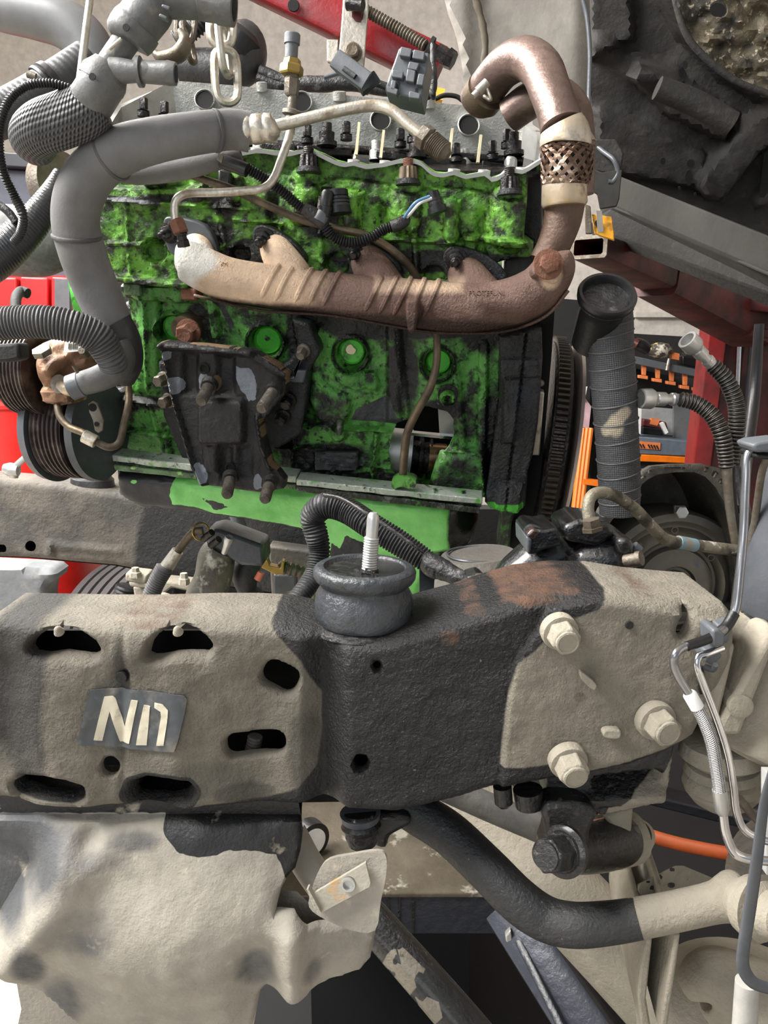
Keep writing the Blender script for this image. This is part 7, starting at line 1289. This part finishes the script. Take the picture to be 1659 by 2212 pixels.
b = MB(); p = FT.p(753, 1908, -.001); b.ax(p, FT.N, [(0, .0062), (.0035, .0060), (.0035, .0045), (-.004, .0042), (-.006, .002), (-.006, .0002)], 28); b.obj('clinch_nut', m_grid, t)
b = MB(); b.plate(FT, [(662, 1922), (666, 1920), (694, 1972), (686, 1974)], .006, .008); b.obj('tab_lip', m_skid, t)
t = thing('pale_strut_tube', 'pale dusty tube end behind the cover bracket with the nut tab', 'tube'); tube('tube_body', [(628, 1800, .70, 34), (660, 1860, .69, 34), (690, 1905, .68, 34), (700, 1925, .68, 30)], M('pale_dust', (190, 184, 170), .7, bumps=[(90, .3)]), t, seg=32)
t = thing('dusty_foot_plate', 'spotted dusty flat plate left of the pale tube end', 'plate'); MB().pbox([(604, 1926), (618, 1878), (680, 1890), (700, 1935), (640, 1934)], .73, .004).obj('plate_body', m_bench, t)
# ================= floor level stuff =================
t = thing('lift_platform', 'stained brown low bench platform with black oil streaked front edge under the chassis', 'platform')
p0 = P(560, 1930, 1.12); p1 = P(1130, 1930, 1.12); zt = p0[2]
fz = P(900, 2022, 1.12)[2]
b = MB(); b.wbox(p0[0], p1[0], 1.12, 2.1, zt-.008, zt); b.obj('platform_top', m_bench, t, bevel=.002)
b = MB(); b.wbox(p0[0]+.002, p1[0]-.002, 1.124, 2.09, fz, zt-.0085); b.obj('platform_frame', m_bench2, t, bevel=.002)
for x in (838, 862, 892): b = MB(); yb = 2000+(x % 7)*6; b.pbox([(x-3, 1936), (x+3, 1936), (x+2, yb), (x-2, yb)], 1.122, .003); b.obj('oil_run', m_oily, t)
b = MB(); b.wbox(p0[0]+.06, p1[0]-.06, 1.3, 2.0, .012, fz-.0005); b.obj('pedestal', m_void, t)  # pedestal coloured black to carry the shade beneath the platform
t = thing('caster_wheel', 'small white caster wheel with black tyre behind the cover bracket', 'wheel'); b = MB(); cw = P(668, 1812, 1.215)
b.ax(cw, nrm((.8, -1, .0)), [(-.012, .02), (-.012, .033), (.012, .033), (.012, .02)], 36); b.obj('wheel_rubber', m_black, t); b = MB(); b.ax(cw, nrm((.8, -1, 0)), [(-.013, .001), (-.013, .024), (.014, .024), (.014, .001)], 32); b.obj('wheel_hub', m_white, t); MB().pbox([(632, 1760), (650, 1760), (656, 1822), (646, 1822)], 1.19, .004).obj('fork', m_grid, t, bevel=.001)
t = thing('floor_shade_sheet', 'wide black sheet with low lips standing in for the oily shaded floor under the chassis', 'shade sheet')  # black sheet put in as the shade on the oily floor
b = MB(); b.wbox(-.32, 1.9, .30, 2.9, 0, .008); b.obj('shade_sheet_base', M('oily_floor_shade', (8, 8, 10), .7, bumps=[(8, .1)]), t)
for v in ((-.32, -.30, .30, 2.9), (1.88, 1.9, .30, 2.9)): b = MB(); b.wbox(*v, .0085, .03); b.obj('shade_sheet_lip', m_blackm, t)
t = thing('blue_steel_channel', 'scratched blue black steel channel leaning at the bottom middle right', 'channel')
beam(P(1096, 1960, .98), P(1340, 2330, .80), .062, .05, .066, .05, 'channel_web', M('channel_blue', (62, 65, 74), .35, .2, layers=[('n', 20, .64, .04, (30, 30, 34), .5, 0), ('n', 6, .58, .1, (52, 54, 62), .4, 0)], bumps=[(60, .3)]), t, up=(0, -1, .2)); beam(P(1108, 2005, .95), P(1270, 2330, .78), .010, .02, .010, .02, 'lower_flange', m_bench2, t, up=(0, -1, .2))
b = MB(); b.pbox([(1092, 2022), (1104, 2010), (1110, 2050), (1096, 2060)], .93, .01); b.obj('edge_highlight', m_grid, t, bevel=.002)  # bright sliver put in as a highlight on the channel
t = thing('lower_diagonal_tube', 'black round tube with pale dust patches sloping down at the bottom centre', 'tube')
o = tube('tube_body', [(770, 1950, .80, 40), (850, 2040, .77, 42), (930, 2130, .74, 44), (1020, 2235, .71, 46), (1080, 2310, .69, 46)], m_oily, t, seg=36, res=8)
V = np.array([v.co[:] for v in o.data.vertices]); d = V-CAM; y = d[:, 1]*cp-d[:, 2]*sp; x_ = d[:, 0]/y*FPX+829.5; y_ = 1106-(d[:, 1]*sp+d[:, 2]*cp)/y*FPX
o.data.attributes.new('dust', 'FLOAT', 'POINT').data.foreach_set('value', np.clip(np.maximum.reduce([bump(sd_poly(x_, y_, [(835, 2060), (870, 2045), (925, 2100), (905, 2130), (880, 2160), (850, 2130), (825, 2090)]), 8), bump(sd_poly(x_, y_, [(900, 2160), (945, 2155), (955, 2190), (940, 2215), (915, 2205)]), 5)])-.8*bump(np.hypot(x_-858, y_-2076)-12, 4)-.8*bump(np.hypot(x_-905, y_-2110)-13, 4)-.7*bump(np.hypot(x_-845, y_-2102)-10, 4), 0, 1).astype(float))
t = thing('orange_hose', 'orange hose curving over the black floor behind the arm pivot', 'hose'); tube('hose_run', [(1300, 1760, 1.25, 13), (1365, 1790, 1.2, 14), (1440, 1816, 1.15, 14), (1530, 1836, 1.1, 14), (1620, 1850, 1.05, 14), (1700, 1856, 1.0, 14)], M('orange_rubber', (176, 78, 24), .6), t)
t = thing('dark_ramp_bar', 'dark steel ramp bar behind the arm pivot above the orange hose', 'bar'); MB().pbox([(1330, 1700), (1700, 1790), (1700, 1815), (1330, 1722)], 1.5, .06).obj('bar_body', m_bench2, t, bevel=.004)
# ================= truck cab hanging above =================
t = thing('truck_cab', 'raised truck cab seen from below: pale inner fender and dirty underbody coloured dark as shade', 'truck cab')
t['label'] = 'raised truck cab seen from below with pale inner fender and dirty underbody coloured dark as shade'
F = Face(1120, 100, 1.75, (-.12, -1, -.1))
relief('inner_fender', F, [(930, -120), (955, -20), (968, 30), (986, 80), (998, 140), (1004, 200), (1006, 262), (1100, 300), (1278, 330), (1282, 120), (1274, -120)], m_cab, t, step=14, thick=.02, h=lambda x, y: .03*ss(1050, 1000, x)+.01*(noise(x, y, 120, 3)-.5)-.02*ss(1240, 1280, x)+.012*bump(sd_line(x, y, [(1016, -40), (1046, 60), (1042, 200)])-4, 10), edge=(10, .01))
tube('seam_sealer', [(1010, -40, 1.70, 7), (1034, 20, 1.70, 8), (1048, 90, 1.70, 8), (1044, 150, 1.70, 7), (1038, 240, 1.70, 7)], M('sealer_brown', (70, 62, 50), .8), t, wob=.3)
tube('edge_wire', [(1254, -20, 1.68, 5), (1268, 40, 1.68, 5), (1274, 120, 1.68, 5), (1272, 220, 1.68, 5), (1278, 300, 1.66, 5), (1300, 325, 1.64, 5), (1325, 345, 1.62, 5), (1334, 372, 1.62, 5), (1324, 392, 1.62, 5), (1314, 392, 1.62, 5)], m_strut, t, seg=12, res=8)
F = Face(1450, 200, 2.05, (-.25, -1, -.45))
CB = [(1268, -160), (1900, -160), (1900, 700), (1660, 560), (1480, 470), (1330, 392), (1280, 330)]
def hcb(x, y):
    h = .06*bump(sd_poly(x, y, [(1380, 130), (1460, 160), (1590, 250), (1560, 300), (1440, 240), (1360, 160)]), 8)+.04*bump(sd_poly(x, y, [(1276, -40), (1360, -40), (1368, 80), (1300, 110), (1276, 130)]), 6)
    h += .05*bump(sd_line(x, y, [(1420, -60), (1470, 60), (1560, 150), (1700, 230)])-16, 10)+.06*bump(sd_line(x, y, [(1540, 390), (1610, 300), (1720, 220)])-34, 8)+.03*bump(sd_line(x, y, [(1640, 430), (1720, 360)])-14, 6)+.03*bump(sd_poly(x, y, [(1290, 230), (1400, 270), (1520, 330), (1540, 410), (1330, 370), (1290, 300)]), 8)
    return h+.03*bump(sd_line(x, y, [(1300, 90), (1360, 150), (1450, 160)])-20, 14)+.02*(noise(x, y, 60, 4)-.5)
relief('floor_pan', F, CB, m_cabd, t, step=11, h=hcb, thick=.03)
for x, y, r, ry in ((1480, 140, 6, 9), (1528, 165, 7, 9), (1432, 348, 6, 8), (1492, 353, 9, 9), (1488, 384, 8, 17), (1468, 407, 3, 4), (1502, 420, 3, 4), (1302, 272, 4, 8), (1550, 22, 18, 16), (1374, 118, 12, 5)):
    b = MB(); q = circ(x, y, r, 16, ry); b.plate(Face(x, y, F.p(x, y, .075)[1] if 1 else 0, F.N), q, 0, .004); b.obj('drain_hole', m_void, t)
for q in ([(1555, 340), (1600, 310), (1640, 330), (1590, 380)], [(1650, 330), (1700, 300), (1720, 400), (1640, 430)]): b = MB(); b.plate(Face(1600, 340, F.p(1600, 340, .03)[1], F.N), q, 0, .005); b.obj('pan_opening', m_void, t)
F5 = Face(1570, 40, 1.80, (-.2, -1, -.5)); relief('heat_shield', F5, [(1450, -80), (1760, -80), (1760, 150), (1640, 200), (1560, 160), (1490, 95), (1462, 40)], m_cabs, t, step=9, holes=[circ(1551, 18, 20, 14, 19)], thick=.01, h=lambda x, y: .05*(noise(x, y, 34, 5)-.5)+.012*(noise(x, y, 9, 2)-.5))
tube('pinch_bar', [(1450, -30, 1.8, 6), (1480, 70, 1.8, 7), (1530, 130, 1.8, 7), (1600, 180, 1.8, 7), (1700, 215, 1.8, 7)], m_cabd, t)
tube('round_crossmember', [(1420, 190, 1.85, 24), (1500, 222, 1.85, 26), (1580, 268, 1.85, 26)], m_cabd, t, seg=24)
m_sill = M('sill_shaded_grey', (40, 39, 35), .8, layers=[('n', 20, .6, .1, (32, 31, 28), .8, 0)], bumps=[(80, .3)])  # sill colour lowered to hold the shade below the cab
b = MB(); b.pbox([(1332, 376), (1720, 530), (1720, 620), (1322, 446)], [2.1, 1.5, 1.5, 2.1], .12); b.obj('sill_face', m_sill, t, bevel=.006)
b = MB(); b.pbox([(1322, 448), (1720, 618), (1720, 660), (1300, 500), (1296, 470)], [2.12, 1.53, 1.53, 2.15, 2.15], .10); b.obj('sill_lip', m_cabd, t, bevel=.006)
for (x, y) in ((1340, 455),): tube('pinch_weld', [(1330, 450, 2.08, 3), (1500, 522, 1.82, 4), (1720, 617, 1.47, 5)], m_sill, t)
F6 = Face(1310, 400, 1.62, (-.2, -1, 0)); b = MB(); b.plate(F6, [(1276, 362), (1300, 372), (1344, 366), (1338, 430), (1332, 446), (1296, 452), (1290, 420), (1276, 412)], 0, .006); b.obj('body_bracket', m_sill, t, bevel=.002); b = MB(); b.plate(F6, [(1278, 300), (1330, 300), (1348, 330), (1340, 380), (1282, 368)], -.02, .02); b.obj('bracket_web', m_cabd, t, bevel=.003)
b = MB(); b.plate(F6, [(1288, 455), (1300, 455), (1304, 500), (1292, 504)], 0, .005); b.obj('hanging_tab', m_cab, t)
finish()
